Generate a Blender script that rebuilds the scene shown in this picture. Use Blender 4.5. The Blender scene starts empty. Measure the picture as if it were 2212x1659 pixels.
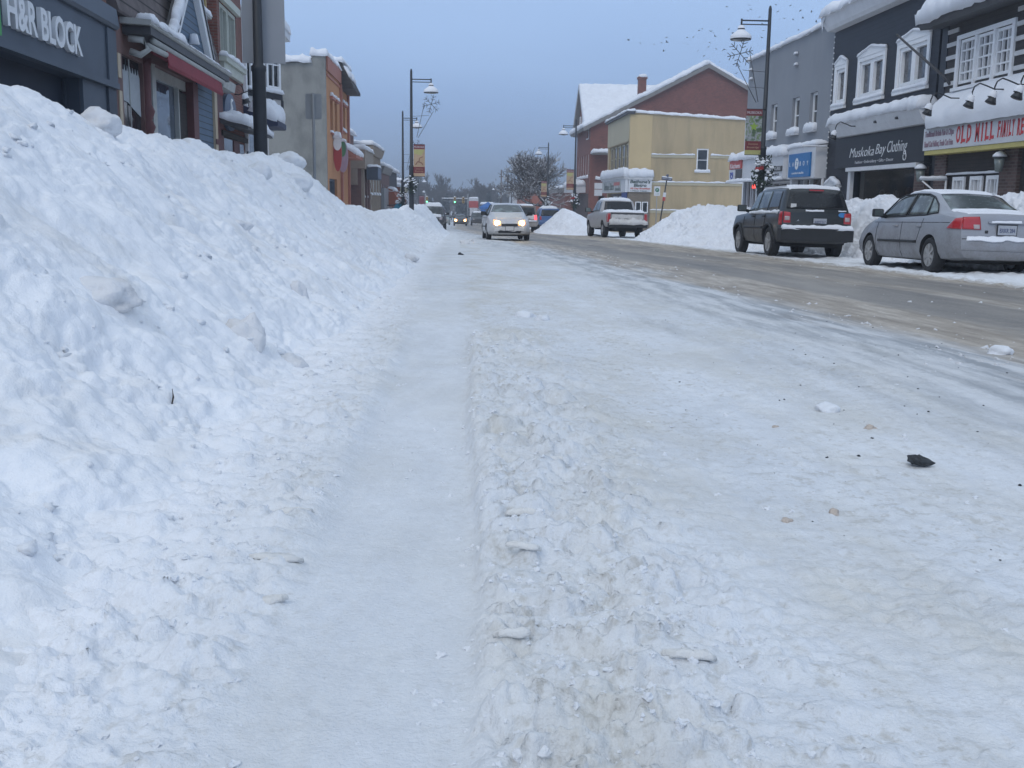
import bpy, bmesh, math, random
import numpy as np
from mathutils import Vector, Matrix
R = math.radians
scene = bpy.context.scene
COL = scene.collection

# ---------------------------------------------------------------- camera
cam = bpy.data.cameras.new('camera'); cam_ob = bpy.data.objects.new('camera', cam); COL.objects.link(cam_ob)
cam.sensor_width = 36.0; cam.lens = 36.0 * 2260 / 2212
cam.clip_start = 0.05; cam.clip_end = 6000
def cam_matrix(yaw, pitch, roll, loc):
    y, p, q = R(yaw), R(pitch), R(roll)
    f = Vector((math.sin(y)*math.cos(p), math.cos(y)*math.cos(p), -math.sin(p)))
    r0 = Vector((math.cos(y), -math.sin(y), 0)); u0 = r0.cross(f)
    u = u0*math.cos(q) - r0*math.sin(q); r = r0*math.cos(q) + u0*math.sin(q)
    m = Matrix((r, u, -f)).transposed().to_4x4(); m.translation = loc
    return m
cam_ob.matrix_world = cam_matrix(3.1, 9.97, 0.8, (0, 0, 0.79))
scene.camera = cam_ob

# ---------------------------------------------------------------- sky and light
SUN_EL, SUN_AZ = 42, 205          # soft light from behind the camera, high and a little to the left
world = bpy.data.worlds.new('World'); scene.world = world; world.use_nodes = True
wn, wl = world.node_tree.nodes, world.node_tree.links
wn.clear()
sky = wn.new('ShaderNodeTexSky'); sky.sky_type = 'NISHITA'; sky.sun_disc = False
sky.sun_elevation = R(SUN_EL); sky.sun_rotation = R(SUN_AZ); sky.air_density = 1.0; sky.dust_density = 2.0
tc = wn.new('ShaderNodeTexCoord'); sp = wn.new('ShaderNodeSeparateXYZ'); wl.new(tc.outputs['Generated'], sp.inputs[0])
# thick cloud layer: darker and bluer low down, pale overhead, with soft uneven patches
nz = wn.new('ShaderNodeTexNoise'); nz.inputs['Scale'].default_value = 1.6; nz.inputs['Detail'].default_value = 4
mp = wn.new('ShaderNodeMapping'); mp.inputs['Scale'].default_value = (1, 1, 3.5)
wl.new(tc.outputs['Generated'], mp.inputs[0]); wl.new(mp.outputs[0], nz.inputs['Vector'])
ad = wn.new('ShaderNodeMath'); ad.operation = 'MULTIPLY_ADD'; ad.inputs[1].default_value = 0.17; ad.inputs[2].default_value = -0.085
wl.new(nz.outputs['Fac'], ad.inputs[0])
a2 = wn.new('ShaderNodeMath'); a2.operation = 'ADD'; wl.new(sp.outputs['Z'], a2.inputs[0]); wl.new(ad.outputs[0], a2.inputs[1])
ramp = wn.new('ShaderNodeValToRGB'); wl.new(a2.outputs[0], ramp.inputs[0])
cr = ramp.color_ramp
cr.elements[0].position = 0.0; cr.elements[0].color = (2.5, 3.75, 6.2, 1)
cr.elements[1].position = 0.9; cr.elements[1].color = (7.3, 8.5, 10.0, 1)
e = cr.elements.new(0.09); e.color = (3.0, 4.6, 7.9, 1)
e = cr.elements.new(0.19); e.color = (4.0, 5.85, 9.3, 1)
e = cr.elements.new(0.45); e.color = (5.6, 6.9, 9.2, 1)
mx = wn.new('ShaderNodeMix'); mx.data_type = 'RGBA'; mx.inputs[0].default_value = 0.88
wl.new(sky.outputs[0], mx.inputs[6]); wl.new(ramp.outputs[0], mx.inputs[7])
bg = wn.new('ShaderNodeBackground'); bg.inputs['Strength'].default_value = 0.1; wl.new(mx.outputs[2], bg.inputs[0])
wo = wn.new('ShaderNodeOutputWorld'); wl.new(bg.outputs[0], wo.inputs[0])

sun = bpy.data.lights.new('sun', 'SUN'); sun.energy = 0.7; sun.angle = R(25); sun.color = (1.0, 0.96, 0.90)
sun_ob = bpy.data.objects.new('sun', sun); COL.objects.link(sun_ob)
_d = Vector((math.sin(R(SUN_AZ))*math.cos(R(SUN_EL)), math.cos(R(SUN_AZ))*math.cos(R(SUN_EL)), math.sin(R(SUN_EL))))
sun_ob.rotation_euler = _d.to_track_quat('Z', 'Y').to_euler(); sun_ob.location = (0, -20, 40)

scene.view_settings.view_transform = 'Standard'; scene.view_settings.look = 'None'
scene.view_settings.exposure = 0.07; scene.view_settings.gamma = 1.0; scene.view_settings.use_curve_mapping = False
scene.cycles.max_bounces = 6; scene.cycles.volume_bounces = 0; scene.cycles.transparent_max_bounces = 8
scene.cycles.use_denoising = True

# ---------------------------------------------------------------- noise
_rng = np.random.RandomState(7)
_perm = _rng.permutation(256); _perm = np.concatenate([_perm, _perm, _perm])
_grad = _rng.normal(size=(256, 3)); _grad /= np.linalg.norm(_grad, axis=1)[:, None]
def perlin(x, y, z=0.0, seed=0):
    x = np.asarray(x, float) + seed*17.13; y = np.asarray(y, float) + seed*5.71; z = np.asarray(z, float) + np.zeros_like(x) + seed*3.3
    xi, yi, zi = np.floor(x).astype(int), np.floor(y).astype(int), np.floor(z).astype(int)
    xf, yf, zf = x-xi, y-yi, z-zi
    u, v, w = [t*t*t*(t*(t*6-15)+10) for t in (xf, yf, zf)]
    def g(i, j, k):
        h = _perm[(_perm[(_perm[(xi+i) & 255] + yi+j) & 255] + zi+k) & 255]
        q = _grad[h]
        return q[..., 0]*(xf-i) + q[..., 1]*(yf-j) + q[..., 2]*(zf-k)
    def l(a, b, t): return a + t*(b-a)
    r = l(l(l(g(0,0,0), g(1,0,0), u), l(g(0,1,0), g(1,1,0), u), v), l(l(g(0,0,1), g(1,0,1), u), l(g(0,1,1), g(1,1,1), u), v), w)
    return r * 1.5
def fbm(x, y, z=0.0, octs=4, seed=0, gain=0.5, ridge=False):
    s, a, t = 0.0, 1.0, 0.0
    for o in range(octs):
        f = 2.03**o
        n = perlin(np.asarray(x)*f, np.asarray(y)*f, np.asarray(z)*f, seed+o)
        if ridge: n = 1 - 2*np.abs(n)
        s = s + a*n; t += a; a *= gain
    return s / t
def domes(x, y, cell, seed=0, keep=1.0, rmin=0.3, rmax=0.8):
    """height of scattered rounded lumps, in metres"""
    x = np.asarray(x)/cell; y = np.asarray(y)/cell
    xi, yi = np.floor(x).astype(int), np.floor(y).astype(int)
    out = np.zeros_like(x)
    for i in (-1, 0, 1):
        for j in (-1, 0, 1):
            cx, cy = xi+i, yi+j
            h = _perm[(_perm[(cx+seed*31) & 255] + cy + seed*7) & 255]
            h2 = _perm[(h + 91 + seed) & 255]; h3 = _perm[(h2 + 57) & 255]; h4 = _perm[(h3 + 23) & 255]
            px, py = cx + h/255., cy + h2/255.
            r = rmin + (rmax-rmin)*(h3/255.)**2
            ex = 0.7 + 0.6*h4/255.
            d2 = ((x-px)*ex)**2 + ((y-py)/ex)**2
            v = np.where(h4/255. <= keep, np.sqrt(np.maximum(0, 1-d2/(r*r)))*r*0.6, 0)
            out = np.maximum(out, v)
    return out*cell
def billow(x, y, z=0.0, octs=4, seed=0, gain=0.55):
    """puffy clods with sharp creases between them, 0..1"""
    s, a, t = 0.0, 1.0, 0.0
    for o in range(octs):
        f = 2.13**o; s = s + a*np.minimum(1, np.abs(perlin(np.asarray(x)*f+3.1*o, np.asarray(y)*f, np.asarray(z)*f, seed+o))*2.2); t += a; a *= gain
    return s/t
def cells(x, y, cell, seed=0):
    """random level of the nearest of scattered points: flat broken facets"""
    x = np.asarray(x)/cell; y = np.asarray(y)/cell; xi, yi = np.floor(x).astype(int), np.floor(y).astype(int); best = np.full_like(x, 9.0); val = np.zeros_like(x)
    for i in (-1, 0, 1):
        for j in (-1, 0, 1):
            cx, cy = xi+i, yi+j; h = _perm[(_perm[(cx+seed*31) & 255] + cy + seed*7) & 255]; h2 = _perm[(h+91) & 255]; h3 = _perm[(h2+57) & 255]; h4 = _perm[(h3+11) & 255]
            dx, dy = x-cx-h/255., y-cy-h2/255.; d = dx*dx+dy*dy; m = d < best; best = np.where(m, d, best); val = np.where(m, h3/255.-0.5 + dx*(h4/255.-0.5)*0.9 + dy*(h/255.-0.5)*0.9, val)
    return val
def sstep(a, b, x):
    t = np.clip((np.asarray(x, float)-a)/(b-a), 0, 1); return t*t*(3-2*t)

# ---------------------------------------------------------------- objects
def tag(o, label=None, cat=None, group=None, kind=None):
    if label: o['label'] = label
    if cat: o['category'] = cat
    if group: o['group'] = group
    if kind: o['kind'] = kind
    return o
def empty(name, loc=(0, 0, 0), rz=0.0, label=None, cat=None, group=None):
    o = bpy.data.objects.new(name, None); COL.objects.link(o)
    o.location = loc; o.rotation_euler = (0, 0, rz); o.empty_display_size = 0.2
    return tag(o, label, cat, group)
def link_mesh(name, me, parent=None, mats=()):
    o = bpy.data.objects.new(name, me); COL.objects.link(o)
    for m in mats: me.materials.append(m)
    if parent is not None: o.parent = parent
    return o
def copy_tree(o, parent=None):
    c = o.copy(); COL.objects.link(c)
    if parent is not None: c.parent = parent
    for ch in list(o.children): copy_tree(ch, c)
    return c
def grid_mesh(name, co, nr, nc, mat_idx=None, smooth=True, keep=None):
    """co: (nr*nc,3) array -> mesh of quads"""
    i = np.arange(nr*nc).reshape(nr, nc)
    f = np.stack([i[:-1, :-1], i[:-1, 1:], i[1:, 1:], i[1:, :-1]], -1).reshape(-1, 4)
    if keep is not None: f = f[keep.reshape(-1)]
    used = np.unique(f); rm = np.zeros(nr*nc, int); rm[used] = np.arange(len(used)); f = rm[f]; co = co[used]
    me = bpy.data.meshes.new(name)
    me.vertices.add(len(co)); me.vertices.foreach_set('co', co.astype(np.float32).ravel())
    me.loops.add(f.size); me.loops.foreach_set('vertex_index', f.ravel().astype(np.int32))
    me.polygons.add(len(f)); me.polygons.foreach_set('loop_start', (np.arange(len(f))*4).astype(np.int32))
    me.polygons.foreach_set('use_smooth', np.full(len(f), smooth))
    me.update(calc_edges=True); me.validate()
    return me

class MB:
    """collects faces with a transform; build() links them as ONE mesh object"""
    def __init__(s): s.v, s.f, s.mi, s.sm = [], [], [], []; s.m = Matrix(); s.cur = 0; s.smooth = False
    def add(s, vs, fs):
        n = len(s.v); s.v += [tuple(s.m @ Vector(p)) for p in vs]
        for f in fs: s.f.append([n+i for i in f]); s.mi.append(s.cur); s.sm.append(s.smooth)
        return s
    def box(s, x0, x1, y0, y1, z0, z1):
        v = [(x, y, z) for z in (z0, z1) for y in (y0, y1) for x in (x0, x1)]
        return s.add(v, [(0,2,3,1), (4,5,7,6), (0,1,5,4), (1,3,7,5), (3,2,6,7), (2,0,4,6)])
    def cbox(s, c, d): return s.box(c[0]-d[0]/2, c[0]+d[0]/2, c[1]-d[1]/2, c[1]+d[1]/2, c[2]-d[2]/2, c[2]+d[2]/2)
    def prism(s, poly, axis, a, b):
        """poly: 2-D outline (ccw); axis 'y': poly in xz, extruded y a..b ; 'x': poly in yz ; 'z': poly in xy"""
        def P(p, t): return {'y': (p[0], t, p[1]), 'x': (t, p[0], p[1]), 'z': (p[0], p[1], t)}[axis]
        n = len(poly); v = [P(p, a) for p in poly] + [P(p, b) for p in poly]
        fs = [tuple(range(n)), tuple(range(2*n-1, n-1, -1))] + [(i, n+i, n+(i+1) % n, (i+1) % n) for i in range(n)]
        return s.add(v, fs)
    def tube(s, pts, r, n=8, cap=True):
        pts = [Vector(p) for p in pts]; rr = r if isinstance(r, (list, tuple)) else [r]*len(pts)
        v, fs = [], []
        for k, p in enumerate(pts):
            t = (pts[min(k+1, len(pts)-1)] - pts[max(k-1, 0)])
            if t.length < 1e-9: t = Vector((0, 0, 1))
            t.normalize(); a = t.cross(Vector((0, 0, 1)))
            if a.length < 0.05: a = t.cross(Vector((1, 0, 0)))
            a.normalize(); b = t.cross(a)
            for i in range(n):
                q = 2*math.pi*i/n; v.append(p + a*(math.cos(q)*rr[k]) + b*(math.sin(q)*rr[k]))
        for k in range(len(pts)-1):
            for i in range(n):
                j = (i+1) % n; fs.append((k*n+i, k*n+j, (k+1)*n+j, (k+1)*n+i))
        if cap: fs += [tuple(range(n-1, -1, -1)), tuple((len(pts)-1)*n+i for i in range(n))]
        o = s.smooth; s.smooth = True; s.add(v, fs); s.smooth = o
        return s
    def lathe(s, prof, c=(0, 0, 0), n=16, cap=True):
        """prof: (r,z) bottom to top round the z axis at c"""
        v = [(c[0]+r*math.cos(2*math.pi*i/n), c[1]+r*math.sin(2*math.pi*i/n), c[2]+z) for r, z in prof for i in range(n)]
        fs = [(k*n+i, k*n+(i+1) % n, (k+1)*n+(i+1) % n, (k+1)*n+i) for k in range(len(prof)-1) for i in range(n)]
        if cap: fs += [tuple(range(n-1, -1, -1)), tuple((len(prof)-1)*n+i for i in range(n))]
        o = s.smooth; s.smooth = True; s.add(v, fs); s.smooth = o
        return s
    def build(s, name, mats, parent=None, bevel=0.0, label=None):
        me = bpy.data.meshes.new(name); me.from_pydata(s.v, [], s.f)
        me.polygons.foreach_set('material_index', s.mi); me.polygons.foreach_set('use_smooth', s.sm)
        mats = mats if isinstance(mats, (list, tuple)) else [mats]
        if bevel > 0:
            bm = bmesh.new(); bm.from_mesh(me)
            bmesh.ops.remove_doubles(bm, verts=bm.verts, dist=1e-5)
            es = [e for e in bm.edges if len(e.link_faces) == 2 and e.calc_face_angle(0) > 0.5]
            bmesh.ops.bevel(bm, geom=es, offset=bevel, segments=2, affect='EDGES', profile=0.6)
            bmesh.ops.recalc_face_normals(bm, faces=bm.faces); bm.to_mesh(me); bm.free()
        else:
            bm = bmesh.new(); bm.from_mesh(me); bmesh.ops.recalc_face_normals(bm, faces=bm.faces); bm.to_mesh(me); bm.free()
        me.update(); o = link_mesh(name, me, parent, mats)
        if label: o['label'] = label
        return o

def heap(name, mat, parent, x0, x1, y0, y1, z, h, over=0.03, seed=1, n=None, res=0.06, slope=0.0, rough=0.25):
    """a soft layer of snow lying on a ledge or roof: rounded edges, uneven top, thickness h"""
    nx = max(6, min(220, int((x1-x0)/res))); ny = max(5, min(120, int((y1-y0)/res)))
    tx = np.linspace(0, 1, nx); ty = np.linspace(0, 1, ny)
    U, V = np.meshgrid(tx, ty)
    X = x0-over + U*(x1-x0+2*over); Y = y0-over + V*(y1-y0+2*over)
    e = np.minimum(np.minimum(U*(x1-x0+2*over), (1-U)*(x1-x0+2*over)), np.minimum(V*(y1-y0+2*over), (1-V)*(y1-y0+2*over)))
    rr = min(h*1.1, 0.35*(y1-y0+2*over), 0.35*(x1-x0+2*over))
    q = np.clip(e/max(rr, 1e-4), 0, 1); dome = np.sqrt(np.maximum(0, 1-(1-q)**2))
    no = 1 + (0.12+rough)*1.9*fbm(X*1.7, Y*1.7, 0, 3, seed) + (0.1+rough)*0.7*fbm(X*6, Y*6, 0, 3, seed+3)
    Z = z + slope*(V*(y1-y0)) + h*dome*np.clip(no, 0.22, 2.2)
    # ragged overhanging lip
    lip = fbm(X*2.6, Y*2.6, 3.3, 3, seed+5)
    Z = np.where(e <= 1e-6, z + slope*(V*(y1-y0)) - 0.02 - 0.10*np.clip(lip*1.6+0.15, 0, 1)*min(1, h*4), Z)
    X = X + 0.02*lip; Y = Y + np.where(V < 0.5, 1, -1)*min(0.05, 0.12*(y1-y0))*fbm(X*3, Z*3, 1.1, 3, seed+8)*(e < rr)
    me = grid_mesh(name, np.stack([X, Y, Z], -1).reshape(-1, 3), ny, nx)
    # close the underside
    bm = bmesh.new(); bm.from_mesh(me)
    bd = [ed for ed in bm.edges if ed.is_boundary]
    bmesh.ops.edgeloop_fill(bm, edges=bd)
    bmesh.ops.recalc_face_normals(bm, faces=bm.faces); bm.to_mesh(me); bm.free()
    return link_mesh(name, me, parent, [mat])

# ---------------------------------------------------------------- writing
def text_part(body, size, mat, parent, loc, rot=(R(90), 0, 0), name='lettering', depth=0.01, align='CENTER', bold=0.0, shear=0.0, sx=1.0, space=1.0, fit=None):
    cu = bpy.data.curves.new(name, 'FONT'); cu.body = body; cu.size = size; cu.extrude = depth; cu.offset = bold
    cu.align_x = align; cu.align_y = 'CENTER'; cu.shear = shear; cu.space_character = space; cu.resolution_u = 3
    o = bpy.data.objects.new(name, cu); COL.objects.link(o)
    dg = bpy.context.evaluated_depsgraph_get(); me = bpy.data.meshes.new_from_object(o.evaluated_get(dg), depsgraph=dg)
    bpy.data.objects.remove(o); bpy.data.curves.remove(cu)
    if fit:   # stretch to a given width
        xs = [v.co.x for v in me.vertices]; w = max(xs)-min(xs); sx = fit/w
        ox = (max(xs)+min(xs))/2 if align == 'CENTER' else min(xs)
        for v in me.vertices: v.co.x = (v.co.x-ox)*sx
    elif sx != 1.0:
        for v in me.vertices: v.co.x *= sx
    me.materials.clear(); me.name = name
    ob = link_mesh(name, me, parent, [mat]); ob.location = loc; ob.rotation_euler = rot
    return ob

# ---------------------------------------------------------------- materials
def _m(name):
    m = bpy.data.materials.new(name); m.use_nodes = True
    n, l = m.node_tree.nodes, m.node_tree.links
    return m, n, l, n['Principled BSDF']
def _noise(n, l, vec, scale, detail=4, rough=0.55):
    t = n.new('ShaderNodeTexNoise'); t.inputs['Scale'].default_value = scale; t.inputs['Detail'].default_value = detail
    t.inputs['Roughness'].default_value = rough
    if vec is not None: l.new(vec, t.inputs['Vector'])
    return t.outputs['Fac']
def _ramp(n, l, fac, stops):
    r = n.new('ShaderNodeValToRGB'); l.new(fac, r.inputs[0]); el = r.color_ramp.elements
    while len(el) < len(stops): el.new(0.5)
    for k, (p, c) in enumerate(stops):
        el[k].position = p; el[k].color = (*c, 1) if len(c) == 3 else c
    return r.outputs[0]
def _mix(n, l, fac, a, b, blend='MIX'):
    m = n.new('ShaderNodeMix'); m.data_type = 'RGBA'; m.blend_type = blend
    for sock, val in ((m.inputs[0], fac), (m.inputs[6], a), (m.inputs[7], b)):
        if hasattr(val, 'is_linked'): l.new(val, sock)
        elif isinstance(val, (int, float)): sock.default_value = val
        else: sock.default_value = (*val, 1)
    return m.outputs[2]
def _math(n, l, op, a, b=0.0, c=None, clamp=False):
    m = n.new('ShaderNodeMath'); m.operation = op; m.use_clamp = clamp
    for sock, val in zip(m.inputs, (a, b, c)):
        if val is None: continue
        if hasattr(val, 'is_linked'): l.new(val, sock)
        else: sock.default_value = val
    return m.outputs[0]
def _bump(n, l, bs, height, strength=0.4, dist=0.01):
    b = n.new('ShaderNodeBump'); b.inputs['Strength'].default_value = strength; b.inputs['Distance'].default_value = dist
    l.new(height, b.inputs['Height']); l.new(b.outputs[0], bs.inputs['Normal'])
def _coord(n, kind='Object'): return n.new('ShaderNodeTexCoord').outputs[kind]
def scale(c, k): return tuple(min(1, x*k) for x in c)

def plain(name, c, rough=0.6, var=0.15, sc=3.0, metal=0.0, bump=0.0, bsc=40, coat=0.0, spec=0.5, emit=None, es=0.0, kind='Object'):
    m, n, l, b = _m(name); v = _coord(n, kind)
    f = _noise(n, l, v, sc, 5)
    l.new(_ramp(n, l, f, [(0.25, scale(c, 1-var)), (0.75, scale(c, 1+var))]), b.inputs['Base Color'])
    b.inputs['Roughness'].default_value = rough; b.inputs['Metallic'].default_value = metal
    b.inputs['Coat Weight'].default_value = coat; b.inputs['Specular IOR Level'].default_value = spec
    if bump > 0: _bump(n, l, b, _noise(n, l, v, bsc, 3), bump, 0.01)
    if emit: b.inputs['Emission Color'].default_value = (*emit, 1); b.inputs['Emission Strength'].default_value = es
    return m
def wallvec(n, l):
    """(x+y, z) of the wall's own coordinates, so that courses run level on front and side walls alike"""
    s = n.new('ShaderNodeSeparateXYZ'); l.new(_coord(n), s.inputs[0])
    c = n.new('ShaderNodeCombineXYZ'); l.new(_math(n, l, 'ADD', s.outputs[0], s.outputs[1]), c.inputs[0]); l.new(s.outputs[2], c.inputs[1])
    return c.outputs[0], s
def brick(name, c, mortar=(0.32, 0.29, 0.27), bw=0.22, bh=0.075, var=0.25, ms=0.012):
    m, n, l, b = _m(name); v, s = wallvec(n, l)
    t = n.new('ShaderNodeTexBrick'); l.new(v, t.inputs['Vector']); t.inputs['Scale'].default_value = 1.0
    t.inputs['Brick Width'].default_value = bw; t.inputs['Row Height'].default_value = bh; t.inputs['Mortar Size'].default_value = ms
    t.inputs['Color1'].default_value = (*scale(c, 1-var), 1); t.inputs['Color2'].default_value = (*scale(c, 1+var), 1); t.inputs['Mortar'].default_value = (*mortar, 1)
    f = _noise(n, l, _coord(n), 1.3, 5)
    col = _mix(n, l, 0.45, t.outputs['Color'], _ramp(n, l, f, [(0.3, (0.45, 0.45, 0.45)), (0.7, (1, 1, 1))]), 'MULTIPLY')
    l.new(col, b.inputs['Base Color']); b.inputs['Roughness'].default_value = 0.85
    _bump(n, l, b, _math(n, l, 'SUBTRACT', 1.0, t.outputs['Fac']), 0.5, 0.008)
    return m
def siding(name, c, pitch=0.12, var=0.12, gap=0.45, rough=0.6):
    """overlapping boards: each course has a dark lower joint"""
    m, n, l, b = _m(name); v, s = wallvec(n, l)
    fr = _math(n, l, 'FRACT', _math(n, l, 'DIVIDE', s.outputs[2], pitch))
    f = _noise(n, l, _coord(n), 2.2, 5)
    col = _ramp(n, l, f, [(0.25, scale(c, 1-var)), (0.75, scale(c, 1+var))])
    joint = _ramp(n, l, fr, [(0.0, (gap, gap, gap)), (0.12, (gap, gap, gap)), (0.17, (1, 1, 1)), (1.0, (1, 1, 1))])
    l.new(_mix(n, l, 1.0, col, joint, 'MULTIPLY'), b.inputs['Base Color']); b.inputs['Roughness'].default_value = rough
    _bump(n, l, b, fr, 0.6, 0.02)
    return m
def stucco(name, c, stain=(0.6, 0.6, 0.6), amt=0.5, sc=0.7, streak=True, bump=0.25):
    m, n, l, b = _m(name); v = _coord(n)
    mp = n.new('ShaderNodeMapping'); l.new(v, mp.inputs[0]); mp.inputs['Scale'].default_value = (1.6, 1.6, 0.25 if streak else 1.0)
    f1 = _noise(n, l, mp.outputs[0], sc*2, 6, 0.62); f2 = _noise(n, l, v, sc*0.8, 5)
    col = _mix(n, l, _math(n, l, 'MULTIPLY', _ramp(n, l, f1, [(0.42, (0, 0, 0)), (0.7, (1, 1, 1))]), amt), c, tuple(a*b_ for a, b_ in zip(c, stain)))
    col = _mix(n, l, 0.5, col, _ramp(n, l, f2, [(0.3, (0.72, 0.72, 0.72)), (0.72, (1, 1, 1))]), 'MULTIPLY')
    l.new(col, b.inputs['Base Color']); b.inputs['Roughness'].default_value = 0.9
    _bump(n, l, b, _noise(n, l, v, 35, 4), bump, 0.01)
    return m
def glass_mat(name, c=(0.03, 0.035, 0.04), rough=0.06, var=0.6, sc=1.2):
    m, n, l, b = _m(name); v = _coord(n)
    l.new(_ramp(n, l, _noise(n, l, v, sc, 3), [(0.35, scale(c, 1-var)), (0.7, scale(c, 1+var*1.5))]), b.inputs['Base Color'])
    b.inputs['Roughness'].default_value = rough; b.inputs['Specular IOR Level'].default_value = 0.6
    return m
def snow_mat(name, c=(0.80, 0.82, 0.86), dirt=0.0, dirt_c=(0.55, 0.51, 0.44), bump=0.35, bsc=26, sss=0.0):
    m, n, l, b = _m(name)
    g = n.new('ShaderNodeNewGeometry').outputs['Position']
    f = _noise(n, l, g, 1.4, 6, 0.6)
    col = _ramp(n, l, f, [(0.3, scale(c, 0.95)), (0.7, scale(c, 1.03))])
    if dirt > 0:
        d1 = _ramp(n, l, _noise(n, l, g, 2.1, 7, 0.66), [(0.50, (0, 0, 0)), (0.72, (1, 1, 1))])
        d2 = _ramp(n, l, _noise(n, l, g, 23, 3, 0.6), [(0.60, (0, 0, 0)), (0.72, (1, 1, 1))])
        d = _math(n, l, 'MULTIPLY', _math(n, l, 'MAXIMUM', _math(n, l, 'MULTIPLY', d1, 0.6), _math(n, l, 'MULTIPLY', d2, d1)), dirt)
        col = _mix(n, l, d, col, dirt_c)
    l.new(col, b.inputs['Base Color']); b.inputs['Roughness'].default_value = 0.75; b.inputs['Specular IOR Level'].default_value = 0.25
    if sss > 0:
        b.inputs['Subsurface Weight'].default_value = sss; b.inputs['Subsurface Radius'].default_value = (0.03, 0.04, 0.05); b.inputs['Subsurface Scale'].default_value = 0.5
    h = _math(n, l, 'ADD', _noise(n, l, g, bsc, 6, 0.65), _math(n, l, 'MULTIPLY', _noise(n, l, g, bsc*5, 3, 0.6), 0.35))
    _bump(n, l, b, h, bump, 0.02)
    return m
M = {}
M['snow'] = snow_mat('snow_soft', bump=0.25, bsc=14)
M['bank'] = snow_mat('snow_bank', (0.84, 0.86, 0.89), dirt=0.6, bump=0.45, bsc=26)
M['bank_far'] = snow_mat('snow_bank_far', dirt=0.5, bump=0.4, bsc=9, dirt_c=(0.5, 0.47, 0.43))
M['black'] = plain('black_metal', (0.018, 0.02, 0.024), 0.45, 0.2)
M['rubber'] = plain('rubber', (0.02, 0.02, 0.022), 0.8, 0.25, 14)
M['white'] = plain('white_paint', (0.82, 0.83, 0.84), 0.55, 0.06)
M['glass'] = glass_mat('window_glass')
M['glass_pale'] = glass_mat('window_glass_pale', (0.10, 0.11, 0.12))  # window glass in a paler colour

# ---------------------------------------------------------------- ground
SL = 0.0186
def road_z(X, Y):
    X = np.asarray(X, float); Y = np.asarray(Y, float)
    return -SL*np.minimum(Y, 260) - 0.03*np.clip(X-7.5, 0, 2.5) 
def edge_x(Y):      # where the packed snow ends and the road slush begins
    return np.interp(Y, [0, 12, 36, 60, 90, 2000], [3.15, 2.95, 1.9, 0.6, -0.4, -0.4])
def ground_z(X, Y):
    z = road_z(X, Y)
    eX = edge_x(Y) + 0.25*fbm(X*0.8, Y*0.35, 0, 3, 40)
    S = 1 - sstep(-0.5, 0.25, X-eX)
    far = 1/(1+(Y/30.0)**2)
    wob = 0.04*fbm(Y*0.5, 0*Y, 0, 2, 21)
    xr = X - 0.012*(Y-3) - wob
    near = (1 - sstep(6.2, 7.6, Y)); ny_ = 0.35+0.65*sstep(1.7, 2.8, Y)
    rut = sstep(-0.40, -0.30, xr)*(1-sstep(0.025, 0.055, xr + 0.02*fbm(Y*4, X*4, 0, 3, 22)))*near
    ridge = sstep(0.0, 0.09, xr)*(1-sstep(0.30, 0.75, xr))*near
    left = sstep(-1.2, -0.6, xr)*(1-sstep(-0.45, -0.33, xr))
    und = 0.022*fbm(X*0.9, Y*0.6, 0, 3, 3)
    d1 = domes(X+0.02*fbm(X*9, Y*9, 0, 2, 5), Y, 0.085, 1, 0.8); d2 = domes(X, Y+0.01*fbm(X*14, Y*14, 0, 2, 6), 0.038, 2, 0.8); d3 = domes(X, Y, 0.16, 3, 0.5)
    brk = np.clip(fbm(X*3.1, Y*3.1, 0, 3, 8)*1.4+0.5, 0, 1)
    patch = sstep(-0.05, 0.35, fbm(X*1.3, Y*0.9, 0, 3, 9))
    clump = (0.9*d1 + 0.8*d2 + 0.5*d3*brk)
    wx, wy = 0.03*fbm(X*5, Y*5, 0, 2, 31), 0.03*fbm(X*5, Y*5, 4, 2, 32)
    bil = billow(X*5.5+wx*6, Y*7.5+wy*5, 0, 3, 33, 0.5); bil2 = billow(X*17, Y*10, 1, 2, 36, 0.5); fac = cells(X+wx*2, Y*0.8+wy*2, 0.075, 5)
    fine = 0.0045*fbm(X*14, Y*10, 0, 4, 12, 0.65)
    # thin broken plates of crust standing a little proud
    pl = fbm(X*5, Y*9, 0, 3, 30); plate = 0.018*sstep(0.12, 0.16, pl)*(1-sstep(0.16, 0.55, pl))
    zz = und*0.8 + fine + 0.032*ridge*ny_ - 0.028*rut*ny_ + clump*(0.35*ridge*(0.35+0.65*brk) + 0.22*left*brk*(1-rut) + 0.06*patch*(1-rut)) * (1-0.92*rut)
    rufa = (1.0*ridge*(0.35+0.75*brk) + 0.75*left*(0.3+0.7*brk) + 0.34*patch + 0.16)*(1-0.80*rut)
    zz = zz + rufa*(0.046*(bil-0.45) + 0.012*(bil2-0.45) + 0.010*fac*np.clip(ridge+left+0.35*patch, 0, 1))
    zz = zz + plate*(0.25+ridge+0.6*left)*(1-rut)
    rd = 0.006*fbm(X*3, Y*0.8, 0, 4, 14) + 0.010*np.clip(fbm(X*9, Y*6, 0, 4, 15)+0.1, 0, 1)
    for tx in (4.55, 6.25): rd = rd - 0.012*np.exp(-((X-tx-0.15*fbm(Y*0.06, 0*Y, 0, 2, 16))/0.35)**2)
    base = 0.035*S + 0.0
    lay = np.where(X > 8.5, 0.05*sstep(8.2, 9.0, X), 0)
    rg = sstep(6.7, 7.5, X)*(1-sstep(10, 12, X))
    rd = rd + rg*(0.015 + 0.8*domes(X, Y, 0.12, 4, 0.7) + 0.03*fbm(X*3, Y*3, 0, 3, 18))
    return z + base + (S*zz + (1-S)*rd)*(0.35+0.65*far) + lay

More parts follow.
